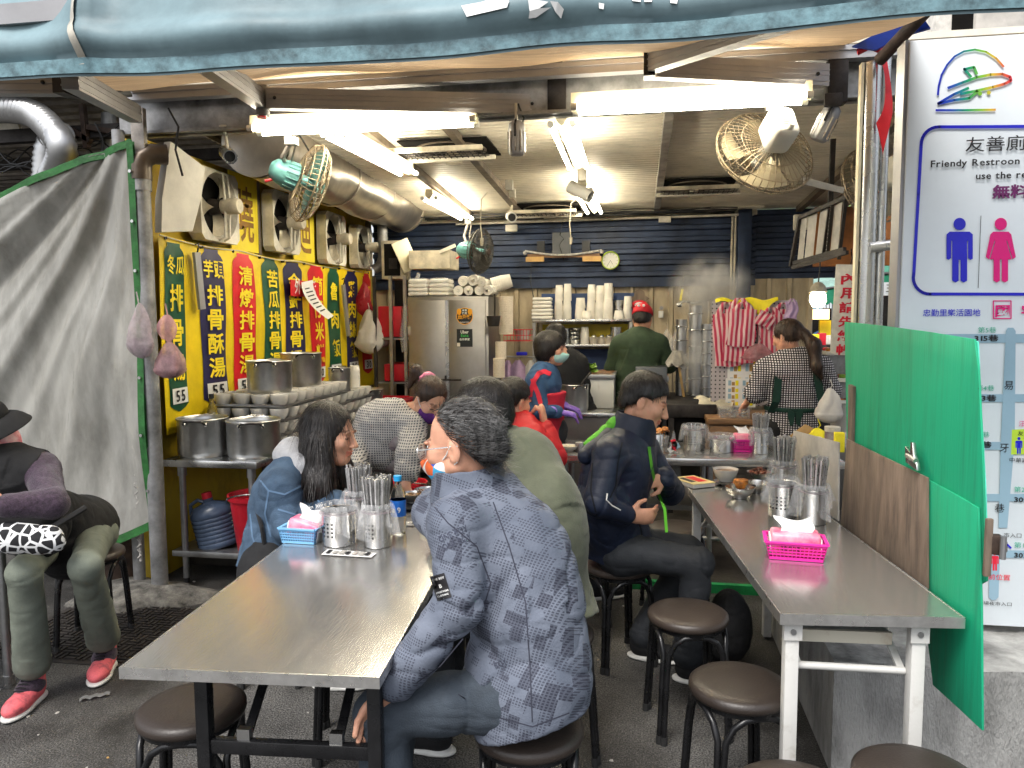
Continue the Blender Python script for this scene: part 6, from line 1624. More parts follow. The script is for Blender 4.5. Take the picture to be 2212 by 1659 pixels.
def bowl_of(px, py, r, h, m, label, fill=None, fm='broth', z=0., group=None):
 p = tabpt(px, py); p.z += z; t = thing('bowl', label, 'bowl', p, 0, group)
 g = MB(); g.lathe([(0, .003), (r*.5, .0), (r*.52, .006), (r*.8, h*.35), (r*.97, h*.85), (r, h), (r*.96, h), (r*.9, h*.8), (r*.7, h*.35), (0, .01)], (0, 0, 0), 32); g.build('body', m, t, smooth=50)
 if fill:
  g = MB(); g.grid(lambda u, v: (r*.88*v*math.cos(6.283*u), r*.88*v*math.sin(6.283*u), h*fill + .006*math.sin(9*u*6.28+4*v)*(fm != 'broth')), 24, 6, True); g.build('food', fm, t, smooth=70)
 return t
mat('meat', (.16, .05, .025), .35, 0, .5, 60, .8, 90)
mat('cake', (.50, .18, .03), .35, 0, .45, 40, .7, 60)
bowl_of(893, 1090, .055, .04, 'steel', 'steel bowl on the black tray beside the water bottle', .8, z=.012)
bowl_of(922, 1080, .055, .04, 'steel', 'second steel bowl on the black tray, partly behind the patterned jacket', .7, 'meat', z=.012)
p = tabpt(917, 1138); t = thing('steel_tumbler', 'small tumbler with a steel base by the patterned jacket', 'tumbler', p)
g = MB(); g.lathe([(0, 0), (.018, 0), (.0195, .008), (.019, .012)], (0, 0, 0), 20); g.build('base', 'steel', t); g = MB(); g.lathe([(.018, .0125), (.0175, .045), (0, .045)], (0, 0, 0), 20); g.build('body', 'lamp_cream', t)
# white legged table: book, soup, dishes
p = tabpt(1498, 1046)
t = thing('book', 'paperback book with a red and yellow cover', 'book', p, A2 + .45)
mat('cover_yellow', (.72, .60, .28), .4, 0, .1, 5); mat('pages', (.72, .69, .62), .8, 0, .05, 90, stretch=(1, 1, 30))
g = MB(); g.box((0, 0, .011), (.125, .175, .019)); g.build('page_block', 'pages', t)
g = MB(); g.box((0, 0, .0215), (.13, .18, .002)); cv = g.build('cover', 'cover_yellow', t); g = MB(); g.box((.02, .01, .0229), (.05, .12, .0006)); g.build('red_panel', 'banner_red', cv); g = MB(); g.box((-.03, .01, .0229), (.03, .11, .0006)); g.build('dark_panel', 'ink', cv)
plate(1580, 1046, .088, 'steel', 'steel plate under the white soup bowl', 'steel_plate', 'plate')
bowl_of(1567, 1044, .062, .062, 'porcelain', 'white porcelain soup bowl on a steel plate', .82, z=.012)
bowl_of(1598, 1074, .066, .048, 'steel', 'steel bowl with an orange rice cake', .5, 'broth')
p = tabpt(1600, 1066); g = MB(); g.lathe([(0, 0), (.032, 0), (.034, .004), (.034, .034), (.031, .038), (0, .039)], (0, 0, 0), 24); tag(g.build('rice_cake', 'cake', smooth=50, loc=p + Vector((0, 0, .028))), 'round orange rice cake in a steel bowl', 'rice cake')
bowl_of(1634, 1062, .062, .045, 'steel', 'steel bowl behind the rice cake bowl', .5)
bowl_of(1640, 1034, .062, .035, 'steel', 'shallow bowl heaped with braised meat', .95, 'meat')
p = tabpt(1641, 1034)
mt = thing('braised_meat', 'heap of shredded braised meat in the shallow bowl', 'meat', p + Vector((0, 0, .028)))
for k in range(26):
 a = rnd.uniform(0, 6.3); q = rnd.uniform(0, .042); g = MB(); c = Vector((q*math.cos(a), q*math.sin(a), .004 + .02*(1-q/.042) + rnd.uniform(0, .006))); d = Vector((rnd.uniform(-1, 1), rnd.uniform(-1, 1), rnd.uniform(-.3, .3))).normalized()
 g.tube([c - d*.012, c, c + d*.012], [.004, .0065, .004], 6); g.build('shred', 'meat', mt, smooth=60)
# serving table small things
def canister(px, py, r, h, m, name, label, cat, capm=None):
 p = tabpt(px, py); t = thing(name, label, cat, p); g = MB(); g.lathe([(0, 0), (r, 0), (r, h), (r*.95, h+.004), (0, h+.004)], (0, 0, 0), 24); g.build('body', m, t, smooth=40)
 if capm: g = MB(); g.lathe([(r*1.04, h*.82), (r*1.04, h+.006), (0, h+.008)], (0, 0, 0), 24); g.build('cap', capm, t)
 return t
canister(1422, 976, .033, .105, 'steel', 'steel_shaker', 'steel pepper shaker on the serving table beside the navy jacket', 'shaker')
t = canister(1734, 978, .042, .062, 'steel', 'steel_mug', 'small steel mug on the serving table in front of the cashier', 'mug')
g = MB(); g.tube([(.04, 0, .05), (.065, 0, .045), (.065, 0, .02), (.04, 0, .014)], .004, 6); g.build('handle', 'steel', t)
canister(1762, 972, .03, .075, 'lamp_cream', 'spice_jar', 'spice jar with a pale lid beside the steel mug', 'jar', 'white_plastic')
t = canister(1797, 968, .045, .13, 'bag_contents', 'sauce_jar', 'dark sauce jar next to a yellow carton', 'jar', 'old_white')
p = tabpt(1812, 976); g = MB(); g.box((0, 0, .06), (.055, .045, .12)); tag(g.build('yellow_carton', 'cloth_yellow', bevel=.003, loc=p), 'small yellow carton standing beside the sauce jar', 'carton')
p = tabpt(1725, 958); g = MB(); g.prism([(-.10, 0), (.02, .0), (.12, .09), (.05, .13)], (0, 0, 0), (1, 0, 0), (0, .3, .85), (0, .012, -.004)); tag(g.build('paper_bag', 'pale_wood', bevel=.002, loc=p + Vector((0, .02, .01))), 'brown paper bag leaning behind the steel mug', 'paper bag')
bag('plastic_bag', tabpt(1770, 960) + Vector((0, .05, .10)), .14, .10, 'cloth_yellow', 'yellow plastic bag of orange fruit on the serving table', seed=31, dep=.6, group='bag on the serving table')
p = tabpt(1430, 965); t = thing('cracker_tub', 'open tub of golden crackers beside the pepper shaker', 'tub', p + Vector((0, .06, 0)))
g = MB(); g.lathe([(0, 0), (.04, 0), (.05, .06), (.046, .06), (.036, .01)], (0, 0, 0), 20); g.build('tub', 'film', t)
for k in range(14): g = MB(); g.lathe([(0, 0), (.02, 0), (.02, .004), (0, .004)], (rnd.uniform(-.03, .03), rnd.uniform(-.03, .03), .03+.006*k), 10, rotm(rnd.uniform(-.8, .8), rnd.uniform(-.8, .8), 0)); g.build('cracker', 'cake', t)
p = tabpt(1455, 978); t = thing('napkin_stand', 'clear plastic stand with sachets at the table edge', 'stand', p)
g = MB(); g.prism([(-.03, 0), (.03, 0), (.004, .13), (-.004, .13)], (0, 0, 0), (1, 0, 0), (0, 0, 1), (0, .03, 0)); g.build('stand', 'film', t)
for k in range(5): g = MB(); g.box((rnd.uniform(-.025, .025), -.008, .02+.012*k), (.03, .006, .03), rotm(0, rnd.uniform(-.6, .6), 0)); g.build('sachet', ('paper', 'red_ink', 'sign_road')[k % 3], t)
def _str(u, v): return (p.x + .018 + .05*(u-.5)*(.3+.7*math.sin(3.1*(1-v))), p.y - .035 - .01*math.sin(6*v), .735 - .24*v + .0*u)
g = MB(); g.grid(_str, 6, 16); tag(g.build('plastic_strip', 'film', smooth=70), 'twisted clear plastic strip hanging off the serving table edge', 'plastic strip')
bowl_of(1228, 974, .06, .035, 'porcelain', 'small dish of noodles at the end of the serving table', .8, 'cloth_cream')
canister(1252, 974, .028, .05, 'dull_steel', 'steel_cup', 'small steel cup beside the noodle dish', 'cup')
# ================================================================== boards beside the table
BN = Vector((math.cos(math.radians(5.6)), math.sin(math.radians(5.6)), 0)); B0 = Vector((.905, 2.17, 0))
def PL(px, py, off=0.):
 d = Vector(ray(px, py)); o = B0 + BN*off; t = (o - Vector(CAM)).dot(BN)/d.dot(BN); return Vector(CAM) + d*t
def slab(name, pts, off, th, m, label, cat, bev=.0015, group=None, parent=None):
 q = [PL(a, b, off) for a, b in pts]; n = len(q); c = sum(q, Vector())/n
 g = MB(); g.add([x - c for x in q] + [x - c + BN*th for x in q], [tuple(range(n))[::-1], tuple(range(n, 2*n))] + [(i, (i+1) % n, n+(i+1) % n, n+i) for i in range(n)])
 if parent is not None: return g.build(name, m, parent, bevel=bev, loc=c)
 o = g.build(name, m, None, bevel=bev, loc=c); return tag(o, label, cat, group)
gb = thing('green_board', 'tall slanting green corrugated plastic board beside the table', 'board', PL(2000, 1100, .02))
def gpart(name, pts, off, th, m, bev=.001):
 q = [PL(a, b, off) for a, b in pts]; n = len(q); g = MB()
 g.add(q + [x + BN*th for x in q], [tuple(range(n))[::-1], tuple(range(n, 2*n))] + [(i, (i+1) % n, n+(i+1) % n, n+i) for i in range(n)])
 return g.build(name, m, gb, True, bevel=bev)
gpart('back_sheet', [(1824, 695), (1900, 703), (2000, 716), (2104, 733), (2113, 800), (2122, 1000), (2130, 1255), (2112, 1265), (1980, 1225), (1832, 1160), (1828, 900)], .006, .006, 'green_board')
gpart('front_sheet', [(2004, 1036), (2060, 1066), (2112, 1097), (2119, 1300), (2121, 1578), (2070, 1530), (2015, 1480), (2003, 1380)], -.002, .006, 'green_board')
gpart('torn_edge', [(2104, 735), (2112, 738), (2117, 860), (2128, 1050), (2134, 1245), (2124, 1255), (2116, 900)], .0135, .004, 'teal_edge')
slab('brown_board', [(1829, 948), (1905, 985), (2003, 1032), (2003, 1272), (1905, 1200), (1815, 1137)], -.010, .006, 'brown_board', 'brown hardboard panel clipped against the green board', 'board')
q = [XP(1831, 962, .80), XP(1786, 975, .80), XP(1778, 1075, .80), XP(1815, 1137, .80)]
g = MB(); o_ = [L2(W2+.004, .98, .745), L2(W2+.004, 1.62, .745), L2(W2+.004, 1.60, 1.02), L2(W2+.004, 1.0, 1.06)]
n = 4; g.add(o_ + [x + BN*.006 for x in o_], [tuple(range(n))[::-1], tuple(range(n, 2*n))] + [(i, (i+1) % n, n+(i+1) % n, n+i) for i in range(n)])
tag(g.build('grey_hardboard', 'grey_board', bevel=.001), 'pale grey panel standing behind the brown hardboard', 'panel')
slab('wood_batten', [(1832, 830), (1842, 835), (1838, 1000), (1830, 996)], -.006, .02, 'brown_board', 'narrow brown batten at the far edge of the green board', 'batten')
def clamp(px, py, label, m, s=1., rot=0.):
 p = PL(px, py, -.012); t = thing('bulldog_clip', label, 'clip', p, math.radians(5.6) + rot, 'clips holding the boards')
 g = MB(); g.prism([(-.04, -.02), (.04, -.032), (.034, -.012), (.012, .012), (.002, .05), (-.012, .05), (-.012, .014), (-.05, .03)], (0, 0, 0), (0, -s, 0), (0, 0, s), (-.012*s, 0, 0)); g.build('jaw', m, t, bevel=.002)
 g = MB(); g.cyl((-.012, -.03*s, -.004*s), (-.012, .03*s, .004*s), .008*s, n=10); g.build('spring', 'dull_steel', t)
 return t
clamp(1977, 990, 'silver bulldog clip holding the brown hardboard to the green board', 'steel')
p = PL(2140, 1178, 0)
t = thing('bulldog_clip', 'rusty bulldog clip on the near edge of the green board', 'clip', p, math.radians(5.6), 'clips holding the boards')
g = MB(); g.bx(-.012, .006, .0, .012, -.085, .07); g.build('jaw_bar', 'brown_board', t, bevel=.003)
g = MB(); g.prism([(-.0, -.024), (.026, -.026), (.034, -.012), (.033, .012), (.025, .026), (.0, .024)], (.002, 0, 0), (1, -.4, 0), (0, 0, 1), (.004, .03, 0)); g.build('jaw', 'rust_iron', t, bevel=.002)
g = MB(); g.cyl((.02, -.02, -.03), (.02, -.02, .03), .008, n=10); g.build('spring', 'dull_steel', t)

# ================================================================== map sign
YG = 2.95
def S(px, py, e=0.): return YP(px, py, YG - .001 - e)
s0 = S(1955, 88); s1 = S(1931, 1340)
sgx0 = (s0.x + s1.x)/2; sgz0, sgz1 = s1.z, s0.z
sg = thing('map_sign', 'large white street map sign with restroom pictograms', 'sign', (sgx0+.7, YG+.05, sgz0))
g = MB(); g.bx(sgx0, sgx0+1.45, YG+.001, YG+.10, sgz0, sgz1); g.build('panel', 'sign_white', sg, True, bevel=.004)
g = MB(); g.bx(sgx0-.012, sgx0-.0002, YG+.012, YG+.10, sgz0-.01, sgz1+.006); g.build('side_frame', 'aluminium', sg, True)
KS = (S(2100, 700) - S(2099, 700)).x
def ribbon(pts, w, mname, name, e=.003, closed=False):
 P = [S(a, b, e) for a, b in pts]; g = MB(); n = len(P)
 for i in range(n if closed else n-1):
  a, b = P[i], P[(i+1) % n]; d = (b-a).normalized(); nn = Vector((-d.z, 0, d.x))*w*KS/2
  ex = d*w*KS*.18
  g.add([a-nn-ex, b-nn+ex, b+nn+ex, a+nn-ex], [(0, 1, 2, 3)])
 return g.build(name, mname, sg, True, smooth=None)
def poly(pts, mname, name, e=.003):
 P = [S(a, b, e) for a, b in pts]; g = MB(); g.add(P, [tuple(range(len(P)))]); return g.build(name, mname, sg, True, smooth=None)
def disc(cx, cy, r, mname, name='head', e=.003): return poly([(cx + r*math.cos(2*math.pi*k/28), cy + r*math.sin(2*math.pi*k/28)) for k in range(28)], mname, name, e)
def txt(s, px, py, h, mname, bold=.0, width=None, e=.004):
 o = S(px, py, e); g = MB(); line_text(g, s, o, (1, 0, 0), (0, 0, 1), h*KS*1.06, bold, None if width is None else width*KS); return g.build('lettering', mname, sg, True, smooth=None)
def rainbow():
 m = bpy.data.materials.new('rainbow_print'); m.use_nodes = True; nt = m.node_tree; L = nt.links; b = nt.nodes['Principled BSDF']; b.inputs['Roughness'].default_value = .4
 tc = N(nt, 'ShaderNodeTexCoord'); sp = N(nt, 'ShaderNodeSeparateXYZ'); L.new(tc.outputs['Object'], sp.inputs[0])
 x0 = S(2020, 160).x - sg.location.x; x1 = S(2185, 160).x - sg.location.x
 mr = N(nt, 'ShaderNodeMapRange'); mr.inputs[1].default_value = x0; mr.inputs[2].default_value = x1; L.new(sp.outputs[0], mr.inputs[0])
 rp = N(nt, 'ShaderNodeValToRGB'); e = rp.color_ramp.elements; e[0].position = .0; e[0].color = (.01, .01, .5, 1); e[1].position = 1; e[1].color = (.75, .02, .04, 1)
 for p_, c in ((.25, (.01, .08, .45, 1)), (.45, (.0, .35, .12, 1)), (.62, (.25, .55, .03, 1)), (.76, (.75, .5, .03, 1)), (.88, (.75, .12, .03, 1))): rp.color_ramp.elements.new(p_).color = c
 L.new(mr.outputs[0], rp.inputs[0]); L.new(rp.outputs[0], b.inputs['Base Color']); M['rainbow_print'] = m
rainbow()
ribbon([(2026, 205), (2028, 185), (2034, 162), (2046, 140), (2062, 122), (2082, 111), (2106, 107), (2130, 112), (2152, 126), (2168, 144)], 4.5, 'rainbow_print', 'logo_arc')
ribbon([(2048, 190), (2080, 178), (2110, 167), (2140, 161), (2165, 160), (2182, 166), (2184, 174), (2170, 181), (2145, 188), (2110, 196), (2075, 203)], 6, 'rainbow_print', 'logo_fuselage')
ribbon([(2082, 150), (2104, 145), (2110, 160)], 6, 'rainbow_print', 'logo_tail'); ribbon([(2082, 148), (2098, 166)], 5, 'rainbow_print', 'logo_tail')
ribbon([(2092, 190), (2060, 204), (2026, 224), (2062, 216), (2094, 212), (2112, 197)], 6, 'rainbow_print', 'logo_wing')
ribbon([(2022, 238), (2080, 238), (2150, 237)], 5, 'rainbow_print', 'logo_ground')
disc(2117, 202, 4.5, 'rainbow_print', 'logo_wheel'); disc(2136, 200, 4.5, 'rainbow_print', 'logo_wheel')
# blue rounded frame
fr = [(2420, 272), (2030, 274)] + [(2028 - 38*math.sin(a), 312 - 38*math.cos(a)) for a in [k*math.pi/16 for k in range(9)]] + [(1984, 420), (1974, 592)] + [(2008 - 35*math.cos(a), 600 + 35*math.sin(a)) for a in [k*math.pi/16 for k in range(9)]] + [(2010, 635), (2420, 636)]
ribbon(fr, 7, 'sign_blue', 'blue_frame')
txt('友善廁所', 2084, 326, 34, 'ink', .004, 172)
txt('Friendy Restroon Th', 2009, 361, 20, 'ink', .022, 228)
txt('use the restroo', 2107, 387, 20, 'ink', .022, 168)
txt('無料', 2143, 426, 30, 'sign_purple', .03, 76)
def man(cx, top, s, mname, skirt=False):
 disc(cx, top + 13*s, 13.5*s, mname)
 if not skirt:
  poly([(cx-22*s, top+30*s), (cx+22*s, top+30*s), (cx+29*s, top+36*s), (cx+29*s, top+90*s), (cx+24*s, top+92*s), (cx+18.5*s, top+88*s), (cx+18.5*s, top+50*s), (cx+16.5*s, top+50*s), (cx+16.5*s, top+138*s), (cx+9*s, top+142*s), (cx+2*s, top+138*s), (cx+2*s, top+92*s), (cx-2*s, top+92*s), (cx-2*s, top+138*s), (cx-9*s, top+142*s), (cx-16.5*s, top+138*s), (cx-16.5*s, top+50*s), (cx-18.5*s, top+50*s), (cx-18.5*s, top+88*s), (cx-24*s, top+92*s), (cx-29*s, top+90*s), (cx-29*s, top+36*s)], mname, 'figure')
 else:
  poly([(cx-17*s, top+30*s), (cx+17*s, top+30*s), (cx+23*s, top+36*s), (cx+33*s, top+86*s), (cx+26*s, top+91*s), (cx+14*s, top+50*s), (cx+12*s, top+50*s), (cx+24*s, top+91*s), (cx+16*s, top+91*s), (cx+16*s, top+138*s), (cx+9*s, top+142*s), (cx+2*s, top+138*s), (cx+2*s, top+91*s), (cx-2*s, top+91*s), (cx-2*s, top+138*s), (cx-9*s, top+142*s), (cx-16*s, top+138*s), (cx-16*s, top+91*s), (cx-24*s, top+91*s), (cx-12*s, top+50*s), (cx-14*s, top+50*s), (cx-26*s, top+91*s), (cx-33*s, top+86*s), (cx-23*s, top+36*s)], mname, 'figure')
man(2073, 471, .98, 'sign_blue'); man(2162, 471, .98, 'sign_pink', True)
ribbon([(2119, 466), (2113, 622)], 1.2, 'ink', 'divider')
txt('忠勤里樂活園地', 1993, 682, 17, 'sign_blue', .008, 126)
txt('國', 2148, 682, 28, 'sign_pink', .03, 34); ribbon([(2146, 650), (2184, 650), (2184, 688), (2146, 688)], 2.5, 'sign_pink', 'seal_box', closed=True); txt('宅', 2205, 682, 28, 'sign_pink', .03, 34)
# the little map
for k, (y, h) in enumerate(((731, 19), (860, 17), (963, 17), (1075, 16), (1197, 16))):
 poly([(1935, y-h/2), (2420, y-h/2), (2420, y+h/2), (1935, y+h/2)], 'sign_road', 'map_road', .002)
poly([(2173, 715), (2177, 708), (2189, 708), (2194, 715), (2192, 950), (2176, 1140), (2157, 1140), (2162, 950)], 'sign_road', 'map_road', .0026)
poly([(2138, 1200), (2160, 1200), (2157, 1290), (2150, 1296), (2142, 1296), (2136, 1290)], 'sign_road', 'map_road', .0026)
for a, b, c, x, y in (('第5巷', '315巷', 0, 2112, 720), ('第4巷', '313巷', 0, 2108, 845), ('第3巷', '311巷', 0, 2098, 945), ('第2巷', '309巷', 0, 2190, 1064), ('第1巷', '307巷', 0, 2190, 1184)):
 txt(a, x, y-2, 14, 'sign_green', .0, 40); txt(b, x-8 if y < 1000 else x, y+20 if y > 800 else y+16, 15, 'ink', .03, 52)
txt('易', 2168, 840, 22, 'ink', .004, 22); txt('牙', 2158, 975, 22, 'ink', .004, 22); txt('巷', 2148, 1105, 22, 'ink', .004, 22)
poly([(2186, 928), (2260, 925), (2260, 980), (2184, 982)], 'lime', 'map_tag', .0028); man(2201, 944, .26, 'sign_blue'); txt('友善', 2198, 940, 11, 'ink', 0, 26); txt('汪', 2200, 920, 14, 'sign_pink', 0, 14); txt('中華路', 2179, 998, 12, 'ink', 0, 42)
man(2149, 1192, .29, 'sign_red'); txt('當前位置', 2118, 1250, 14, 'sign_red', .004, 66); txt('場夜市入口', 2124, 1306, 10, 'ink', 0, 64); txt('市入口', 2168, 1160, 12, 'ink', 0, 40)
ribbon([(2160, 1188), (2166, 1178), (2176, 1176), (2184, 1184)], 4, 'sign_blue', 'gate_symbol'); ribbon([(2172, 1178), (2172, 1198)], 3, 'sign_blue', 'gate_symbol')

# ================================================================== hanging sign, bulb, louvre rack
a, b = YP(1806, 572, 5.2), YP(1861, 752, 5.2)
hg = thing('hanging_sign', 'narrow white hanging board with red characters asking diners to pay first', 'sign', ((a.x+b.x)/2, 5.2, a.z))
w = (b.x-a.x); hgt = a.z - YP(1835, 765, 5.2).z
g = MB(); g.box((0, 0, -hgt/2), (w, .012, hgt)); g.build('board', 'old_white', hg, bevel=.002)
g = MB()
for i, ch in enumerate('內用請先結帳'): put_glyph(g, ch, (-w*.30, -.008, -.05 - (i+1)*hgt*.158 + .012), (1, 0, 0), (0, 0, 1), w*.60, hgt*.125, .03)
g.build('lettering', 'red_ink', hg, smooth=None)
g = MB(); g.tube([(0, 0, -.02), (.01, 0, .04), (0, 0, .10)], .004, 6); g.build('hook', 'black_metal', hg)
hg.rotation_euler = (0, .035, 0)
p = YP(1767, 640, 7.0)
bl = thing('bulb_lamp', 'hanging bulb lamp glowing beside the louvre rack', 'lamp', p)
g = MB(); g.lathe([(0, -.10), (.045, -.09), (.07, -.04), (.066, .01), (.05, .04), (0, .05)], (0, 0, 0), 20); g.build('bulb', 'bulb_glow', bl, smooth=50)
g = MB(); g.lathe([(.075, .035), (.06, .085), (.03, .12), (0, .125)], (0, 0, 0), 20); g.build('cap', 'grimy_cream', bl, smooth=50)
g = MB(); g.tube([(0, 0, .12), (.01, 0, .25), (0, 0, .6)], .006, 6); g.build('cord', 'black_plastic', bl)
lr = thing('louvre_rack', 'dark perforated steel frame with white upright louvres', 'rack', YP(1780, 500, 5.9))
def Q(px, py, dy=0.): return YP(px, py, 5.9 + dy - (px-1712)*.006)
for x0, x1, y0, y1, dx in ((1732, 1744, 470, 563, -9), (1748, 1766, 463, 560, -10), (1773, 1790, 453, 553, -11), (1804, 1820, 436, 545, -10)):
 q = [Q(x0, y0), Q(x1, y0-5), Q(x1+dx, y1-3), Q(x0+dx, y1)]; g = MB(); g.add(q + [v + Vector((0, .012, 0)) for v in q], [(0, 1, 2, 3), (7, 6, 5, 4), (0, 4, 5, 1), (1, 5, 6, 2), (2, 6, 7, 3), (3, 7, 4, 0)]); g.build('louvre', 'grey_board', lr, True)
for (a, b) in (((1728, 468), (1708, 575)), ((1798, 440), (1786, 560)), ((1792, 452), (1778, 556)), ((1828, 425), (1812, 560))):
 g = MB(); g.bar(Q(*a, -.02), Q(*b, -.02), .025, .02); u_ = g.build('upright', 'dark_iron', lr, True)
for (a, b) in (((1712, 578), (1830, 545)), ((1728, 470), (1830, 425)), ((1715, 568), (1825, 538))):
 g = MB(); g.bar(Q(*a, -.02), Q(*b, -.02), .022, .025); g.build('rail', 'dark_iron', lr, True)
g = MB(); g.bar(Q(1800, 300, -.02) , Q(1793, 450, -.02), .03, .03); g.build('hanger', 'dark_iron', lr, True)
for k in range(14):
 q = Q(1796 - 12*k/13, 446 + 110*k/13, -.035); g = MB(); g.cyl(q, q + Vector((0, -.002, 0)), .005, n=8); g.build('hole', 'white_plastic', lr, True)

# ================================================================== market lane beyond
mat('mkt_green', (.02, .22, .12), .5, 0, .25, 2, .05, 10); mat('mkt_pale', (.35, .55, .47), .5, 0, .2, 2, transl=.3)
mat('orange_panel', (.30, .11, .03), .6, 0, .3, 3); emis('display_glow', (1, .62, .28), 1.6)
def far_awning(pts, label, m, Y0_, Y1_):
 """sloping sheet: the first two pixels on the lower front edge, the last two on the upper back edge"""
 q = [YP(*pts[0], Y0_), YP(*pts[1], Y0_), YP(*pts[2], Y1_), YP(*pts[3], Y1_)]
 t = thing('market_awning', label, 'awning', (q[0]+q[1])/2, 0, 'green awnings in the market lane'); g = MB()
 g.grid(lambda u, v: (q[0]*(1-u)+q[1]*u)*(1-v) + (q[3]*(1-u)+q[2]*u)*v + Vector((0, 0, .02*math.sin(u*40)*(1-v))), 30, 6); g.build('canopy', m, t, True, smooth=70)
 g = MB(); g.grid(lambda u, v: (q[0]*(1-u)+q[1]*u) + Vector((0, -.02, -.20*v + .015*math.sin(u*60)*v)), 40, 3); g.build('valance', 'mkt_green', t, True, smooth=70)
 g = MB(); g.bar(q[0], q[1], .04, .04); g.build('front_bar', 'dull_steel', t, True)
 return t
far_awning([(1640, 640), (1735, 628), (1762, 602), (1690, 612)], 'faded green awning just beyond the yellow cloth', 'mkt_pale', 9.6, 11.5)
far_awning([(1725, 632), (1830, 618), (1820, 592), (1745, 605)], 'green awning behind the glowing bulb lamp', 'mkt_pale', 10.6, 13)
far_awning([(1870, 595), (1960, 588), (1960, 560), (1880, 566)], 'green awning seen beside the steel post', 'mkt_green', 9.0, 11)
mk = thing('market_stall', 'far market stall with shelves and a lit display', 'stall', (3.2, 17, 0))
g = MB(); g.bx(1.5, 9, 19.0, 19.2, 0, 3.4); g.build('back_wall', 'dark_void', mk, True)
g = MB(); g.bx(2.2, 6.5, 17.4, 17.9, .0, .95); g.build('counter', 'dark_iron', mk, True)
a = YP(1756, 690, 18.2); b = YP(1792, 668, 18.2)
g = MB(); g.bx(a.x, b.x, 18.2, 18.3, a.z, b.z); g.build('lit_display', 'display_glow', mk, True)
a = YP(1725, 700, 18); b = YP(1752, 660, 18); g = MB(); g.bx(a.x, b.x, 18, 18.1, a.z, b.z); g.build('glass_case', 'galv', mk, True)
a = YP(1770, 732, 18.4); b = YP(1805, 692, 18.4); g = MB(); g.bx(a.x, b.x, 18.4, 18.5, a.z, b.z); g.build('yellow_panel', 'banner_yellow', mk, True)
a = YP(1728, 668, 14); b = YP(1778, 645, 14); g = MB(); g.bx(a.x, b.x, 14, 14.05, a.z, b.z); g.build('shop_board', 'sign_road', mk, True)
for k in range(5):
 a = YP(1772+k*7, 666, 13.5); b = YP(1778+k*7, 630, 13.5); g = MB(); g.bx(a.x, b.x, 13.5, 13.52, a.z, b.z); g.build('menu_card', 'sign_white', mk, True)
for px in (1722, 1800, 1845):
 a = YP(px, 700, 12.5); g = MB(); g.cyl((a.x, 12.5, 0), (a.x, 12.5, 2.6), .03, n=10); g.build('pole', 'dull_steel', mk, True)
for k in range(10):
 a = YP(1700 + 15*k, 735, 17.6); rbox('goods_box', (a.x, 17.62, .95+.11), (.16, .2, .2 + .05*(k % 3)), ('cloth_yellow', 'red_plastic', 'old_white', 'sign_green')[k % 4], 'small packaged goods on the far stall counter, ' + ('yellow', 'red', 'white', 'green')[k % 4] + ' box', 'box', .01, 'goods on the far counter, ' + ('yellow', 'red', 'white', 'green')[k % 4])
bgw = thing('market_building', 'dim market buildings closing the lane', 'building', (6, 30, 0))
g = MB(); g.bx(-4, 22, 30, 31, 0, 7); g.build('wall', 'grey_board', bgw, True)
for k in range(9):
 g = MB(); g.bx(-3+2.6*k, -1.4+2.6*k, 29.9, 29.99, 2.6, 4.2); w_ = g.build('window', 'dark_void', bgw, True); g = MB(); g.bx(-3.1+2.6*k, -1.3+2.6*k, 29.8, 29.95, 2.45, 2.58); g.build('sill', 'concrete_top', w_, True)
for k in range(5):
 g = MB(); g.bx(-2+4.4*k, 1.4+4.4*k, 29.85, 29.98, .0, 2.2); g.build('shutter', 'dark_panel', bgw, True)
# tree crown over the lane
tr = thing('lane_tree', 'leafy tree top above the green market awnings', 'tree', (4.6, 22, 0))
g = MB(); g.tube([(0, 0, 0), (.1, 0, 1.5), (0, 0, 2.8), (.3, .1, 4)], [.16, .13, .1, .05], 10); g.build('trunk', 'old_wood', tr)
g = MB()
for k in range(2600):
 a, b, c = rnd.gauss(0, 1), rnd.gauss(0, 1), rnd.gauss(0, 1); n_ = math.sqrt(a*a+b*b+c*c); r = rnd.random()**.33; p = Vector((a/n_*2.4*r, b/n_*1.6*r, 3.6 + c/n_*1.2*r)); R_ = rotm(rnd.uniform(0, 6), rnd.uniform(0, 6), 0)
 g.add([p + R_ @ Vector(v) for v in ((-.06, 0, 0), (0, -.03, .01), (.06, 0, 0), (0, .03, .01))], [(0, 1, 2, 3)])
o = g.build('crown', 'leaf_green', tr, smooth=None); o['kind'] = 'stuff'
# sign 9 by the post
a = YP(1886, 610, 8.4); b = YP(1935, 638, 8.4)
t = thing('lane_sign', 'small white lane sign with a circled nine', 'sign', ((a.x+b.x)/2, 8.4, a.z)); g = MB(); g.bx(a.x, b.x+.1, 8.4, 8.42, b.z, a.z); g.build('plate', 'sign_white', t, True)
g = MB(); line_text(g, '玉東', (a.x+.12, 8.39, b.z+.04), (1, 0, 0), (0, 0, 1), .09, .01); g.build('lettering', 'ink', t, True, smooth=None); g = MB(); line_text(g, '9', (a.x+.035, 8.39, b.z+.045), (1, 0, 0), (0, 0, 1), .07, .01)
g.tube([(a.x+.052+.045*math.cos(2*math.pi*k/20), 8.39, b.z+.07+.045*math.sin(2*math.pi*k/20)) for k in range(21)], .004, 5, False); g.build('red_lettering', 'red_ink', t, True, smooth=None)
rbox('orange_fascia', YP(1880, 510, 7.6), (1.0, .05, .55), 'orange_panel', 'orange brown fascia panel behind the half hidden fan', 'panel', .005)
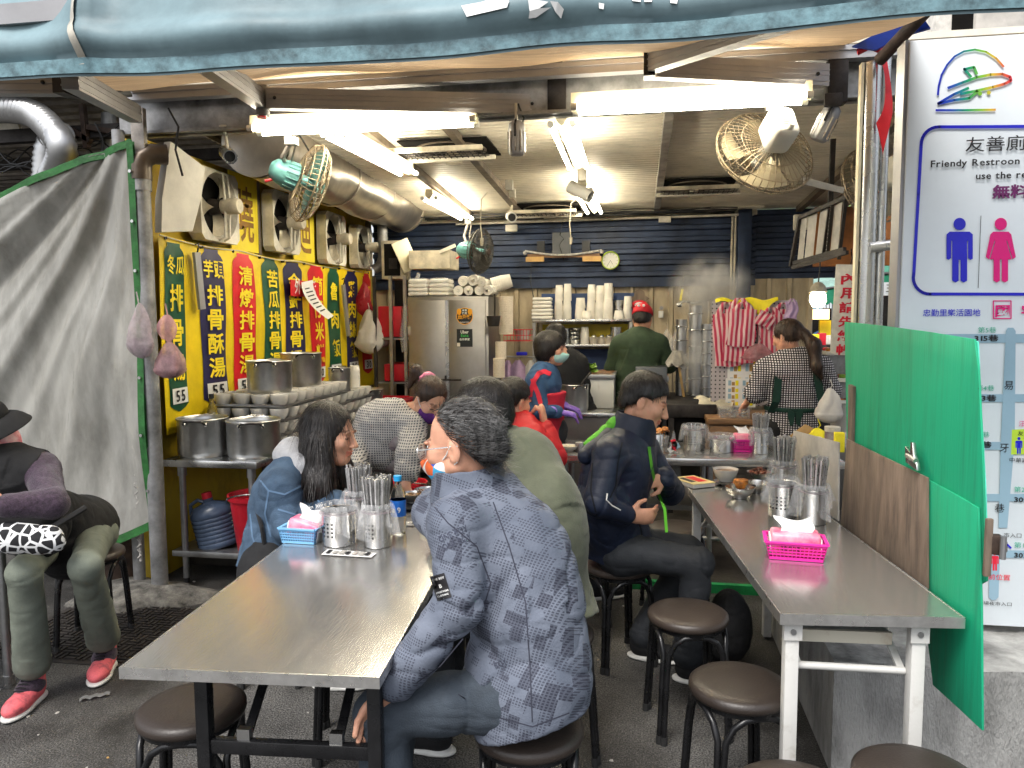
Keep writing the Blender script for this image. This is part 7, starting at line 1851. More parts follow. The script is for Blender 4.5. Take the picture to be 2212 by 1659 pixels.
# food display of the next stall
fd = thing('food_display', 'stepped food display of the neighbouring stall with trays of fried food', 'food display', YP(1810, 870, 6.4))
for k, (py, d) in enumerate(((758, 0.), (815, -.12), (868, -.25))):
 c = YP(1812, py, 6.5 + d); g = MB(); g.bx(c.x-.12, c.x+.35, c.y-.12, c.y+.14, c.z-.03, c.z); tr_ = g.build('tray', 'styro' if k < 2 else 'steel', fd, True, bevel=.004)
 for j in range(9):
  g = MB(); g.ball((c.x-.09+.05*(j % 5), c.y-.06+.1*(j//5), c.z+.012), (.03, .03, .018), 10, 6, rotm(0, 0, j)); g.build('fried_piece', ('cake', 'banner_red', 'meat', 'leaf_green')[(j+k) % 4], tr_, True)
 g = MB(); g.bx(c.x-.11, c.x+.34, c.y-.1, c.y-.09, c.z-.26, c.z-.035); g.build('glass_front', 'galv', fd, True)
c = YP(1800, 900, 6.2); g = MB(); g.bx(c.x-.2, c.x+.6, 6.2, 7.0, 0, c.z+.05); g.build('base', 'cabinet_steel', fd, True, bevel=.005)
p = YP(1826, 868, 6.0); t = thing('white_bin', 'white plastic tub beside the hanging carrier bag', 'tub', p - Vector((0, 0, .15))); g = MB(); g.lathe([(0, -.1), (.09, -.1), (.12, .15), (.125, .15), (.11, .12)], (0, 0, 0), 22); g.build('tub', 'white_plastic', t, smooth=40)
bag('plastic_bag', YP(1793, 838, 5.35), .17, .24, 'bag_white', 'pale carrier bag hanging beside the cashier hand', seed=41, dep=.55, group='carrier bag by the cashier')
p = YP(1812, 905, 5.2); g = MB(); g.lathe([(0, 0), (.03, 0), (.042, .09), (.04, .09), (.03, .01)], (0, 0, 0), 18);
t = tag(g.build('drink_cup', 'film', smooth=50, loc=(p.x, 5.02, TZ+.001)), 'clear plastic cup on the serving table by the green board', 'cup')

# ================================================================== litter on the street
for k in range(110):
 x, y = rnd.uniform(-2.9, .6), rnd.uniform(1.7, 4.2); s = rnd.uniform(.003, .010)
 g = MB(); n = 5; pts = [(s*rnd.uniform(.6, 1.2)*math.cos(6.28*i/n), s*rnd.uniform(.6, 1.2)*math.sin(6.28*i/n)) for i in range(n)]
 g.prism(pts, (0, 0, .0), (1, 0, 0), (0, 1, 0), (0, 0, .003)); kind = k % 6
 o = g.build('litter_scrap', 'grey_board' if kind else 'pale_wood', None, loc=(x, y, .001), rz=rnd.uniform(0, 6)); tag(o, 'tiny pale scrap of litter on the dark asphalt' if kind else 'tiny brown leaf scrap on the dark asphalt', 'litter', 'litter on the street' if kind else 'leaf scraps on the street')
for px, py, w, lab in ((290, 1448, .03, 'bent white plastic spoon on the asphalt'), (205, 1508, .05, 'silver wrapper on the asphalt near the pink shoes')):
 p = G(px, py); g = MB(); g.grid(lambda u, v: ((u-.5)*w*2.2, (v-.5)*w*.6, .004 + .01*abs(math.sin(9*u+3*v))), 10, 5); tag(g.build('street_wrapper', 'galv', smooth=60, loc=p, rz=.6), lab, 'litter')
# ================================================================== people: smooth solid bodies on posed skeletons
_R3 = np.random.RandomState(5).rand(32, 32, 32).astype(np.float32)
def vnoise(p, f):
 q = p*f; i = np.floor(q).astype(int); t = q - i; t = t*t*(3-2*t); i &= 31; j = (i+1) & 31; o = 0
 for a in (0, 1):
  for b in (0, 1):
   for c in (0, 1):
    w = (t[:, 0] if a else 1-t[:, 0])*(t[:, 1] if b else 1-t[:, 1])*(t[:, 2] if c else 1-t[:, 2])
    o = o + w*_R3[(j if a else i)[:, 0], (j if b else i)[:, 1], (j if c else i)[:, 2]]
 return o
def A(v): return np.array(v, dtype=float)
def nz(v): v = A(v); return v/np.linalg.norm(v)
class SDF:
 def __init__(s, h): s.h = h; s.ops = []; s.lo = A([9e9]*3); s.hi = -s.lo
 def _b(s, lo, hi, grow):
  if grow: s.lo = np.minimum(s.lo, lo); s.hi = np.maximum(s.hi, hi)
 def cone(s, a, b, r0, r1=None, k=.02, flat=None, sub=False):
  a, b = A(a), A(b); r1 = r0 if r1 is None else r1; m = max(r0, r1)*(max(1, 1/flat[1]) if flat and flat[1] > 1 else 1)
  m = max(r0, r1)*(flat[1] if flat and flat[1] > 1 else 1)
  lo, hi = np.minimum(a, b)-m, np.maximum(a, b)+m; s._b(lo, hi, not sub); d = b-a; L2 = max(d@d, 1e-9)
  def f(P):
   t = np.clip((P-a)@d/L2, 0, 1); q = P - a - t[..., None]*d
   if flat is not None: n, fl = A(flat[0]), flat[1]; q = q + n*((q@n)*(1/fl-1))[..., None]
   return np.sqrt((q*q).sum(-1)) - (r0 + (r1-r0)*t)
  s.ops.append((f, lo, hi, k, sub)); return s
 def ell(s, c, r, R=None, k=.015, sub=False):
  c, r = A(c), A(r); R = np.eye(3) if R is None else R; m = r.max(); lo, hi = c-m, c+m; s._b(lo, hi, not sub)
  def f(P):
   q = (P-c)@R; k0 = np.sqrt(((q/r)**2).sum(-1)); k1 = np.sqrt(((q/r**2)**2).sum(-1)) + 1e-9; return k0*(k0-1)/k1
  s.ops.append((f, lo, hi, k, sub)); return s
 def chain(s, pts, rs, k=.02, flat=None):
  for i in range(len(pts)-1): s.cone(pts[i], pts[i+1], rs[i], rs[i+1], k, flat)
  return s
 def cut(s, p, n, k=.006):
  p, n = A(p), nz(n); s.ops.append((lambda P: -((P-p)@n), None, None, k, True)); return s
 def grid(s):
  h = s.h; lo = s.lo - 4*h; n = np.ceil((s.hi + 4*h - lo)/h).astype(int) + 1; g = np.full(n, .3, np.float32); ax = [lo[i] + h*np.arange(n[i]) for i in range(3)]
  for f, a, b, k, sub in s.ops:
   if a is None: sl = (slice(None),)*3
   else:
    m = k + 3*h; i0 = np.clip(np.floor((a-m-lo)/h).astype(int), 0, n-1); i1 = np.clip(np.ceil((b+m-lo)/h).astype(int)+1, 1, n)
    if (i1 <= i0).any(): continue
    sl = tuple(slice(i0[i], i1[i]) for i in range(3))
   X = np.stack(np.meshgrid(*[ax[i][sl[i]] for i in range(3)], indexing='ij'), -1); d = f(X).astype(np.float32); q = g[sl]
   if sub: q = -q
   w = np.clip(.5 + .5*(q-d)/k, 0, 1); r = q*(1-w) + d*w - k*w*(1-w); g[sl] = -r if sub else r
  return g, lo
 def mesh(s):
  g, lo = s.grid(); n = np.array(g.shape); ins = g < 0
  c = [ins[a:n[0]-1+a, b:n[1]-1+b, d:n[2]-1+d] for a in (0, 1) for b in (0, 1) for d in (0, 1)]
  al = c[0].copy(); an = c[0].copy()
  for q in c[1:]: al &= q; an |= q
  I = np.argwhere(an & ~al); cv = np.stack([g[I[:, 0]+a, I[:, 1]+b, I[:, 2]+d] for a in (0, 1) for b in (0, 1) for d in (0, 1)], 1)
  off = A([(a, b, d) for a in (0, 1) for b in (0, 1) for d in (0, 1)]); S_ = np.zeros((len(I), 3)); C_ = np.zeros(len(I))
  for i, j in ((0, 1), (0, 2), (0, 4), (1, 3), (1, 5), (2, 3), (2, 6), (3, 7), (4, 5), (4, 6), (5, 7), (6, 7)):
   va, vb = cv[:, i], cv[:, j]; x = (va < 0) != (vb < 0); t = np.where(x, va/np.where(x, va-vb, 1), 0); S_ += x[:, None]*(off[i] + t[:, None]*(off[j]-off[i])); C_ += x
  V = lo + s.h*(I + S_/C_[:, None]); ix = np.full(n-1, -1, np.int32); ix[tuple(I.T)] = np.arange(len(I)); F_ = []
  for ax in range(3):
   o1, o2 = (ax+1) % 3, (ax+2) % 3
   s0 = [slice(None)]*3; s1 = [slice(None)]*3; s0[ax] = slice(0, -1); s1[ax] = slice(1, None); e = np.argwhere(ins[tuple(s0)] != ins[tuple(s1)])
   e = e[(e[:, o1] > 0) & (e[:, o2] > 0) & (e[:, o1] < n[o1]-1) & (e[:, o2] < n[o2]-1)]; u = np.zeros(3, int); u[o1] = 1; w = np.zeros(3, int); w[o2] = 1
   q = np.stack([ix[tuple((e-u-w).T)], ix[tuple((e-w).T)], ix[tuple(e.T)], ix[tuple((e-u).T)]], 1); fl = ~ins[tuple(e.T)]; q[fl] = q[fl][:, ::-1]; F_.append(q)
  return V, np.concatenate(F_)
def vnorm(V, Fq):
 a, b, c, d = (V[Fq[:, i]] for i in range(4)); nn = np.cross(c-a, d-b); N_ = np.zeros_like(V)
 for i in range(4): np.add.at(N_, Fq[:, i], nn)
 return N_/(np.linalg.norm(N_, axis=1)[:, None] + 1e-12)
def wrinkle(V, Fq, segs, amp=.006, freq=24., fine=.002, seed=0.):
 """cloth folds: soft ridges running round the nearest limb, broken up by noise"""
 N_ = vnorm(V, Fq); best = np.full(len(V), 9.); T = np.zeros(len(V)); K = np.zeros(len(V))
 for a, b, q in segs:
  a, b = A(a), A(b); d = b-a; L_ = np.linalg.norm(d); t = np.clip((V-a)@d/L_**2, 0, 1); ds = np.linalg.norm(V-a-t[:, None]*d, axis=1); m = ds < best; best[m] = ds[m]; T[m] = (t*L_)[m]; K[m] = q
 n1, n2, n3 = vnoise(V+seed, 4.5), vnoise(V+seed+3, 13.), vnoise(V+seed+9, 5.)
 x = T*freq*.5 + 7*n1 + .8*n2; r = .45 - 1.5*(1-np.abs(np.sin(x)))**2; msk = np.clip(n3*2.2-.4, 0, 1); W_ = V*A([1, 1, 1.9]) + .05*np.stack([n1, n2, n3], 1); rn = (1-np.abs(2*vnoise(W_+seed+5, 5.)-1))**7 + .7*(1-np.abs(2*vnoise(W_+seed+2, 10.)-1))**7
 return V + N_*(amp*K*r*msk - amp*.5*rn*np.maximum(K, .3) + fine*(vnoise(V+seed, 34.)-.5)*1.5 + .003*K*(n1-.5))[:, None]
def npmesh(name, V, Fq, m, parent, col=None):
 off = Vector(parent.location); q = parent.parent
 while q is not None: off += Vector(q.location); q = q.parent
 me = bpy.data.meshes.new(name); nV, nF = len(V), len(Fq)
 me.vertices.add(nV); me.vertices.foreach_set('co', (V - A(off)).astype(np.float32).ravel()); me.loops.add(nF*4); me.loops.foreach_set('vertex_index', Fq.astype(np.int32).ravel())
 me.polygons.add(nF); me.polygons.foreach_set('loop_start', np.arange(nF, dtype=np.int32)*4); me.polygons.foreach_set('loop_total', np.full(nF, 4, np.int32))
 me.update(calc_edges=True); me.polygons.foreach_set('use_smooth', np.ones(nF, bool))
 if col is not None: me.color_attributes.new('Col', 'FLOAT_COLOR', 'POINT').data.foreach_set('color', np.c_[col, np.ones(nV)].astype(np.float32).ravel())
 return link(name, me, m, parent)
def cloth(name, S_, m, parent, segs=(), amp=.006, freq=26., fine=.002, seed=0.):
 V, Q_ = S_.mesh()
 if len(segs): V = wrinkle(V, Q_, segs, amp, freq, fine, seed)
 return npmesh(name, V, Q_, m, parent)

class Head:
 def __init__(s, c, f, up, sc=1.):
  s.c = A(c); s.f = nz(f); u = A(up); u = nz(u - s.f*(u@s.f)); s.u = u; s.r = np.cross(s.f, u); s.R = np.stack([s.r, s.f, s.u], 1); s.s = sc
 def __call__(s, x, y, z): return s.c + s.R@A([x, y, z])*s.s
 def ell(s, S_, c, r, k=.012, sub=False): S_.ell(s(*c), A(r)*s.s, s.R, k, sub)
 def cone(s, S_, a, b, r0, r1, k=.012, sub=False): S_.cone(s(*a), s(*b), r0*s.s, r1*s.s, k, None, sub)
 def build(s, S_):
  e = s.ell
  e(S_, (0, -.012, .036), (.075, .094, .084)); e(S_, (0, .030, -.030), (.060, .062, .080), .03); e(S_, (0, .064, -.084), (.026, .023, .020), .025)
  for k in (-1, 1):
   s.cone(S_, (k*.056, .005, -.045), (k*.014, .060, -.086), .022, .018, .025); e(S_, (k*.040, .062, -.018), (.026, .026, .024), .02)
   e(S_, (k*.031, .099, .004), (.019, .016, .012), .012, True); e(S_, (k*.031, .0775, .003), (.0145, .0135, .0105), .004); e(S_, (k*.030, .084, .024), (.024, .011, .007), .01)
   e(S_, (k*.0775, -.006, -.006), (.008, .019, .031), .006); e(S_, (k*.085, .002, -.006), (.006, .008, .016), .004, True); e(S_, (k*.012, .101, -.031), (.0085, .010, .0075), .006)
  s.cone(S_, (0, .088, .014), (0, .110, -.026), .0085, .0115, .008); e(S_, (0, .092, -.051), (.021, .010, .0055), .005); e(S_, (0, .089, -.062), (.018, .011, .006), .005); e(S_, (0, .105, -.0565), (.02, .012, .0012), .003, True)
 def paint(s, V, C):
  q = (V - s.c)@s.R/s.s; x, y, z = np.abs(q[:, 0]), q[:, 1], q[:, 2]
  def b(m, c): C[m] *= c
  b((x < .024) & (y > .078) & (z < -.047) & (z > -.068), (.86, .55, .55)); b((x > .012) & (x < .05) & (y > .07) & (z > .0255) & (z < .0345), (.30, .26, .24)); b((x > .018) & (x < .044) & (y > .07) & (np.abs(z-.003) < .0045), (.16, .12, .11))
def hand(S_, w, d, n, r=1., curl=.5, k=.006, thumb=1):
 """palm and five fingers; d = finger direction, n = palm side normal"""
 w, d = A(w), nz(d); n = A(n); n = nz(n - d*(n@d)); s = np.cross(d, n)*thumb; P = w + d*.045*r
 S_.cone(w - d*.02*r, P, .026*r, .036*r, .015, (n, .55)); S_.cone(P, w + d*.085*r, .036*r, .037*r, .01, (n, .5))
 for i, (o, L_) in enumerate(((-.030, .060), (-.010, .074), (.010, .078), (.029, .068))):
  b = w + d*.088*r + s*o*r; a1 = curl*.8; a2 = curl*1.9; d1 = d*math.cos(a1) + n*math.sin(a1); d2 = d*math.cos(a2) + n*math.sin(a2); m = b + d1*L_*.5*r
  S_.cone(b - d*.012*r, m, .0098*r, .0088*r, k); S_.cone(m, m + d2*L_*.55*r, .0088*r, .0075*r, .003)
 b = w + d*.028*r + s*.032*r; m = b + nz(s*.75 + d*.6 + n*.35)*.036*r; S_.cone(b, m, .0125*r, .0105*r, .012); S_.cone(m, m + nz(d*.8 + s*.15 + n*.5)*.033*r, .0102*r, .0085*r, .003)
class Person:
 def __init__(s, label, J, f, h=.007, gs=1., tint=(1, 1, 1), hands=None, base=None):
  s.J = {k: A(v) for k, v in J.items()}; j = s.J; s.h = h; s.gs = gs; s.tint = A(tint); s.hands = hands or {}; s.f = nz(f)
  b = j['pelvis'] if base is None else A(base); s.t = thing('person', label, 'person', (b[0], b[1], 0))
  s.side = nz(j['shR']-j['shL']); s.chest = (j['shL']+j['shR'])/2; s.spine = nz(s.chest-j['pelvis']); s.front = nz(np.cross(s.spine, s.side))*(1 if np.cross(s.spine, s.side)@s.f > 0 else -1)
  s.waist = j.get('waist', j['pelvis']*.55 + s.chest*.45); s.head = None
 def torso(s, S_, e, wid=1., dep=.68, k=.04):
  j, g = s.J, s.gs; fl = (s.front, dep); c2 = s.chest*.8 + s.waist*.2
  S_.cone(j['pelvis'], s.waist, (.150+e)*g*wid, (.138+e)*g*wid, k, fl); S_.cone(s.waist, c2, (.138+e)*g*wid, (.150+e)*g*wid, k, fl)
  S_.cone(j['shL']*.88+s.chest*.12, j['shR']*.88+s.chest*.12, (.062+e)*g, None, k+.02); S_.cone(c2, s.chest + (j['neck']-s.chest)*.3, (.145+e)*g, (.10+e)*g, k, fl)
 def arm(s, S_, q, e0, e1, frac=1., k=.025):
  j = s.J; w = j['el'+q] + (j['wr'+q]-j['el'+q])*frac; S_.chain([j['sh'+q], j['el'+q], w], [(.048+e0)*s.gs, (.041+(e0+e1)/2)*s.gs, (.030+e1)*s.gs], k)
 def legs(s, S_, e, e1=None, k=.02, frac=1.):
  j = s.J; e1 = e if e1 is None else e1
  for q in 'LR':
   if 'kn'+q in j: S_.chain([j['hip'+q], j['kn'+q], j['kn'+q] + (j['an'+q]-j['kn'+q])*frac], [(.082+e)*s.gs, (.056+e)*s.gs, (.038+e1)*s.gs], k)
  S_.cone(j['hipL'], j['hipR'], (.095+e)*s.gs, None, .04)
 def body(s, head=None):
  j = s.J; S_ = SDF(s.h); s.torso(S_, -.030); s.legs(S_, -.012)
  for q in 'LR':
   s.arm(S_, q, -.006, -.004)
   if q in s.hands: d, n, cu, th = s.hands[q]; hand(S_, j['wr'+q], d, n, s.gs, cu, thumb=th)
  S_.cone(s.chest, j['neck'], .055*s.gs, .05*s.gs, .03)
  if head is not None: s.head = head; S_.cone(j['neck'], head(0, -.018, -.05), .052*s.gs, .05*s.gs, .03); head.build(S_)
  V, Q_ = S_.mesh(); C = np.ones((len(V), 3))*s.tint
  if head is not None: head.paint(V, C)
  npmesh('body', V, Q_, 'skin', s.t, C); return s
 def segs(s, legs=False):
  j = s.J; o = [(j['pelvis'], s.waist, .5), (s.waist, s.chest, .35)]
  for q in 'LR': o += [(j['sh'+q], j['el'+q], .8), (j['el'+q], j['wr'+q], .9)]
  if legs: o = [(j[a+q], j[b+q], .9) for q in 'LR' for a, b in (('hip', 'kn'), ('kn', 'an'))]
  return o
 def top(s, name, m, e=.022, cuff=.014, wid=1., dep=.72, hem=None, frac=.97, collar=None, amp=.007, freq=24., fine=.002, extra=None, seed=0., neckcut=True):
  S_ = SDF(s.h); j = s.J; s.torso(S_, e, wid, dep);
  if hem is not None: S_.cone(j['pelvis'], j['pelvis'] - s.spine*hem, (.155+e)*s.gs*wid, (.160+e)*s.gs*wid, .04, (s.front, dep+.08))
  for q in 'LR': s.arm(S_, q, e, cuff, frac)
  if extra: extra(S_)
  if hem is not None: S_.cut(j['pelvis'] - s.spine*hem, -s.spine)
  if neckcut: S_.cone(j['neck'], j['neck'] + nz(j['neck']-s.chest)*.12, .056*s.gs, .075*s.gs, .01, None, True)
  o = cloth(name, S_, m, s.t, s.segs(), amp, freq, fine, seed)
  for q in 'LR':
   if frac < .9: pass
  return o
 def pants(s, m, e=.016, e1=.03, frac=.96, amp=.006, name='trousers'):
  S_ = SDF(s.h); s.legs(S_, e, e1, .03, frac); S_.cone(s.J['pelvis'], s.waist, (.135+e)*s.gs, (.125+e)*s.gs, .04, (s.front, .75)); return cloth(name, S_, m, s.t, s.segs(True), amp, 22., .002, 5.)
 def shoe(s, q, d, m, sole='white_plastic', r=1.):
  a = s.J['an'+q]; d = nz(A([d[0], d[1], 0])); z = A([0, 0, 1.]); b = A([a[0], a[1], 0]); sd = np.cross(d, z); R = np.stack([sd, d, z], 1)
  S_ = SDF(.006); S_.ell(b + d*.02 + z*.055, (.040*r, .07*r, .052*r), R, .02); S_.ell(b + d*.11*r + z*.04, (.046*r, .085*r, .038*r), R, .03); S_.cone(b + z*.06, b + z*.10, .042*r, .044*r, .02); S_.cut(b + z*.018, -z); o = npmesh('shoe', *S_.mesh(), m, s.t)
  S_ = SDF(.006); S_.ell(b + d*.0 + z*.012, (.044*r, .065*r, .016), R, .02); S_.ell(b + d*.11*r + z*.012, (.05*r, .092*r, .016), R, .03); S_.cut(b + z*.001, -z); npmesh('sole', *S_.mesh(), sole, o)
def hair_obj(P, S_, m='hair', name='hair', amp=.003, n=900, L_=.035, mode='short', solid=True):
 V, Q_ = S_.mesh(); H_ = P.head; N_ = vnorm(V, Q_); q = (V - H_.c)@H_.R; st = A([1, 1, .12]) if mode == 'long' else A([1, .3, .4]); d = vnoise(q*st, 150.) - .5
 V = V + N_*(amp*d)[:, None]; o = npmesh(name, V, Q_, m, P.t) if solid else None; rs = np.random.RandomState(len(V) % 999); I = rs.randint(0, len(V), n); p, nn, w = V[I], N_[I], q[I]
 if mode == 'long': fl = np.tile(A([0, 0, -1.]), (n, 1))
 elif mode == 'back': fl = np.tile(-H_.f - .15*H_.u, (n, 1))
 else: fl = p - H_(0, -.045, .10)
 fl = fl + .25*rs.randn(n, 3)*(1 if mode != 'long' else .35)*np.linalg.norm(fl, axis=1)[:, None]; fl -= nn*(fl*nn).sum(1)[:, None]; fl /= np.linalg.norm(fl, axis=1)[:, None] + 1e-9; sd = np.cross(fl, nn); Ls = L_*(.5 + rs.rand(n))[:, None]; wd = .0011*(.6 + rs.rand(n))[:, None]; R_ = []
 for i in range(4):
  t = i/3; c = p + fl*Ls*t + nn*(.0015 + .0045*t*rs.rand(n)[:, None] - (Ls*t)**2*(2.2 if mode != 'long' else .4)); k = wd*(1.2-t); R_ += [c - sd*k, c + sd*k]
 VV = np.stack(R_, 1).reshape(-1, 3); b = np.arange(n)[:, None]*8; QQ = np.concatenate([b + A([2*i, 2*i+1, 2*i+3, 2*i+2]).astype(int) for i in range(3)]); s = npmesh('hair_strands', VV, QQ, m, P.t); s['kind'] = 'stuff'; return o
def short_hair(P, m='hair', t=.010, line=(.078, .062), nape=(-.085, -.055), ear=.030, amp=.004, top=0., n=900, L_=.03, mode='short', solid=True):
 H_ = P.head; S_ = SDF(.005); H_.ell(S_, (0, -.014, .040), (.075+t, .094+t, .084+t+top)); H_.ell(S_, (0, -.055, -.02), (.062+t*.6, .05+t*.6, .05), .03)
 a, b = A(H_(0, *line)), A(H_(0, *nape)); v = nz(np.cross(H_.r, b-a)); v = v if v@H_.u < 0 else -v; S_.cut(a, v, .012)
 for k in (-1, 1): H_.ell(S_, (k*.082, .008, -.012), (.03, ear, .038), .01, True)
 return hair_obj(P, S_, m, 'hair', amp, n, L_, mode, solid)
def face_mask(P, m, lo=-.098, hi=.004, wide=.064):
 H_ = P.head; S_ = SDF(.005); H_.ell(S_, (0, .044, -.046), (wide+.003, .070, .062)); H_.ell(S_, (0, .092, -.034), (.024, .042, .036), .02); S_.cut(H_(0, .018, 0), -H_.f, .004); S_.cut(H_(0, 0, hi), H_.u*1 + H_.f*.25, .004)
 o = npmesh('face_mask', *S_.mesh(), m, P.t)
 for k in (-1, 1):
  g = MB(); g.tube([H_(k*.058, .045, -.03), H_(k*.072, .02, -.012), H_(k*.082, .0, .012), H_(k*.080, -.02, .01)], .0022, 6); g.tube([H_(k*.055, .045, -.075), H_(k*.07, .02, -.05), H_(k*.08, -.012, -.03)], .0022, 6); g.build('ear_loop', 'white_plastic', o, True)
 return o
def collar(P, m, h=.05, r=.066, t=.010, name='collar', tilt=None, open_=False, thick=.008):
 n = P.J['neck']; ax = nz((P.head.c if P.head is not None else n + A([0, 0, 1])) - P.chest) if tilt is None else nz(tilt); S_ = SDF(.005)
 S_.cone(n - ax*.03, n + ax*h, r+t+.018, r+t, .01); S_.cone(n - ax*.2, n + ax*(h+.2), r+t-thick, r+t-thick, .004, None, True); S_.cut(n + ax*h, ax, .006); S_.cut(n - ax*.035, -ax, .006)
 return cloth(name, S_, m, P.t, [(n, n+ax*h, .6)], .004, 30, .002)

mat('hair', (.018, .014, .012), .38, 0, .5, 40, .5, 160, stretch=(1, 1, .12), spec=.5)
mat('hair_grey', (.17, .165, .16), .42, 0, .5, 60, .6, 200, stretch=(1, .3, .3), col2=(.015, .013, .012), col2_amt=.5)
mat('hair_brown', (.055, .030, .018), .38, 0, .5, 40, .5, 160, stretch=(1, 1, .12))
mat('denim', (.075, .125, .195), .9, 0, .3, 9, .7, 300, col2=(.022, .045, .08), col2_amt=.48)
mat('grey_hood', (.42, .42, .43), .9, 0, .1, 30, .3, 200, sheen=.2); mat('olive', (.095, .103, .066), .85, 0, .12, 10, .2, 200, sheen=.15)
mat('red_jacket', (.50, .008, .015), .6, 0, .12, 8, .15, 120); mat('server_blue', (.026, .070, .155), .85, 0, .15, 10, .2, 200); mat('apron_red', (.50, .012, .035), .75, 0, .12, 10, .15, 150)
mat('chef_green', (.035, .060, .030), .85, 0, .15, 10, .2, 200); mat('cap_red', (.50, .01, .02), .7, 0, .1, 10); mat('navy_jacket', (.010, .016, .038), .5, 0, .2, 8, .15, 140); mat('lime_lining', (.10, .42, .02), .7, 0, .1, 8, .2, 120)
mat('dark_trousers', (.022, .025, .030), .7, 0, .2, 8, .2, 180); mat('slate_trousers', (.045, .058, .075), .85, 0, .18, 8, .3, 260); mat('sage_trousers', (.165, .185, .15), .9, 0, .12, 8, .25, 240); mat('black_cloth', (.010, .010, .011), .85, 0, .2, 8, .2, 160)
mat('purple_knit', (.050, .030, .050), .95, 0, .35, 90, .5, 260, sheen=.2); mat('scarf', (.60, .05, .10), .8, 0, .2, 14, .3, 90, col2=(.75, .60, .55), col2_amt=.5); mat('mask_blue', (.36, .62, .58), .8, 0, .05, 8); mat('mask_purple', (.09, .015, .16), .85, 0, .15, 20, .2, 200)
mat('glove_purple', (.20, .11, .48), .4, 0, .1, 10, .2, 60); mat('apron_green', (.006, .035, .022), .8, 0, .15, 10); mat('shoe_pink', (.85, .16, .18), .7, 0, .35, 30, .3, 200, col2=(.05, .03, .05), col2_amt=.36); mat('scrunchie', (.70, .22, .34), .6, 0, .3, 30, .3, 90); mat('pink_white', (.8, .8, .78), .6)
def patmat(name, fn):
 m = mat(name, (.5, .5, .5), .8, 0, .1, 8, .2, 160); nt = m.node_tree; L = nt.links; b = nt.nodes['Principled BSDF']; tc = N(nt, 'ShaderNodeTexCoord'); L.new(fn(nt, L, tc.outputs['Object']), b.inputs['Base Color']); return m
def vm(nt, L, op, a, v):
 n = N(nt, 'ShaderNodeVectorMath', operation=op); L.new(a, n.inputs[0])
 if v is not None: n.inputs[1].default_value = v
 return n.outputs[0]
def mth(nt, L, op, a, b=None):
 n = N(nt, 'ShaderNodeMath', operation=op)
 for i, q in enumerate((a, b)):
  if q is None: continue
  if isinstance(q, (int, float)): n.inputs[i].default_value = q
  else: L.new(q, n.inputs[i])
 return n.outputs[0]
def mixc(nt, L, fac, c0, c1):
 n = N(nt, 'ShaderNodeMix', data_type='RGBA'); L.new(fac, n.inputs[0])
 for i, c in ((6, c0), (7, c1)):
  if isinstance(c, tuple): n.inputs[i].default_value = rgba(c)
  else: L.new(c, n.inputs[i])
 return n.outputs[2]
def pixel_print(nt, L, co):
 mp = N(nt, 'ShaderNodeMapping'); mp.inputs['Rotation'].default_value = (.25, -.3, .45); L.new(co, mp.inputs[0]); v = mp.outputs[0]
 def cells(sc, thr):
  w = N(nt, 'ShaderNodeTexWhiteNoise'); L.new(vm(nt, L, 'FLOOR', vm(nt, L, 'MULTIPLY', v, sc), None), w.inputs[0]); return mth(nt, L, 'GREATER_THAN', w.outputs[0], thr)
 dots = vm(nt, L, 'SUBTRACT', vm(nt, L, 'FRACTION', vm(nt, L, 'MULTIPLY', v, (145, 145, 145)), None), (.5, .5, .5)); ab = vm(nt, L, 'ABSOLUTE', dots, None); sp = N(nt, 'ShaderNodeSeparateXYZ'); L.new(ab, sp.inputs[0])
 dot = mth(nt, L, 'LESS_THAN', mth(nt, L, 'MAXIMUM', sp.outputs[0], sp.outputs[2]), .30)
 big = N(nt, 'ShaderNodeTexNoise', Scale=7.); L.new(co, big.inputs[0])
 halft = mth(nt, L, 'MULTIPLY', dot, cells((34, 20, 46), .42)); solid = mth(nt, L, 'MULTIPLY', cells((40, 24, 30), .86), mth(nt, L, 'ADD', mth(nt, L, 'MULTIPLY', dot, .45), .55))
 f = mth(nt, L, 'MAXIMUM', mth(nt, L, 'MULTIPLY', halft, .75), solid)
 rp = N(nt, 'ShaderNodeValToRGB'); rp.color_ramp.elements[0].color = (.092, .108, .145, 1); rp.color_ramp.elements[1].color = (.158, .178, .225, 1); rp.color_ramp.elements[0].position = .35; rp.color_ramp.elements[1].position = .65; L.new(big.outputs[0], rp.inputs[0])
 return mixc(nt, L, f, rp.outputs[0], (.030, .032, .050))
patmat('pixel_jacket', pixel_print)
def gingham(sc, c0, c1):
 def fn(nt, L, co):
  fr = vm(nt, L, 'FRACTION', vm(nt, L, 'MULTIPLY', co, (sc, sc, sc)), None); sp = N(nt, 'ShaderNodeSeparateXYZ'); L.new(fr, sp.inputs[0]); a = mth(nt, L, 'GREATER_THAN', sp.outputs[0], .45); b = mth(nt, L, 'GREATER_THAN', sp.outputs[2], .45)
  return mixc(nt, L, mth(nt, L, 'MULTIPLY', a, b), c0, c1)
 return fn
patmat('gingham', gingham(62, (.014, .012, .014), (.72, .68, .68))); patmat('tweed', gingham(80, (.46, .44, .41), (.06, .065, .08)))
def vor(nt, L, co):
 v = N(nt, 'ShaderNodeTexVoronoi', Scale=26., feature='DISTANCE_TO_EDGE'); L.new(co, v.inputs[0]); return mixc(nt, L, mth(nt, L, 'LESS_THAN', v.outputs[0], .10), (.012, .012, .014), (.74, .74, .74))
patmat('mono_print', vor)
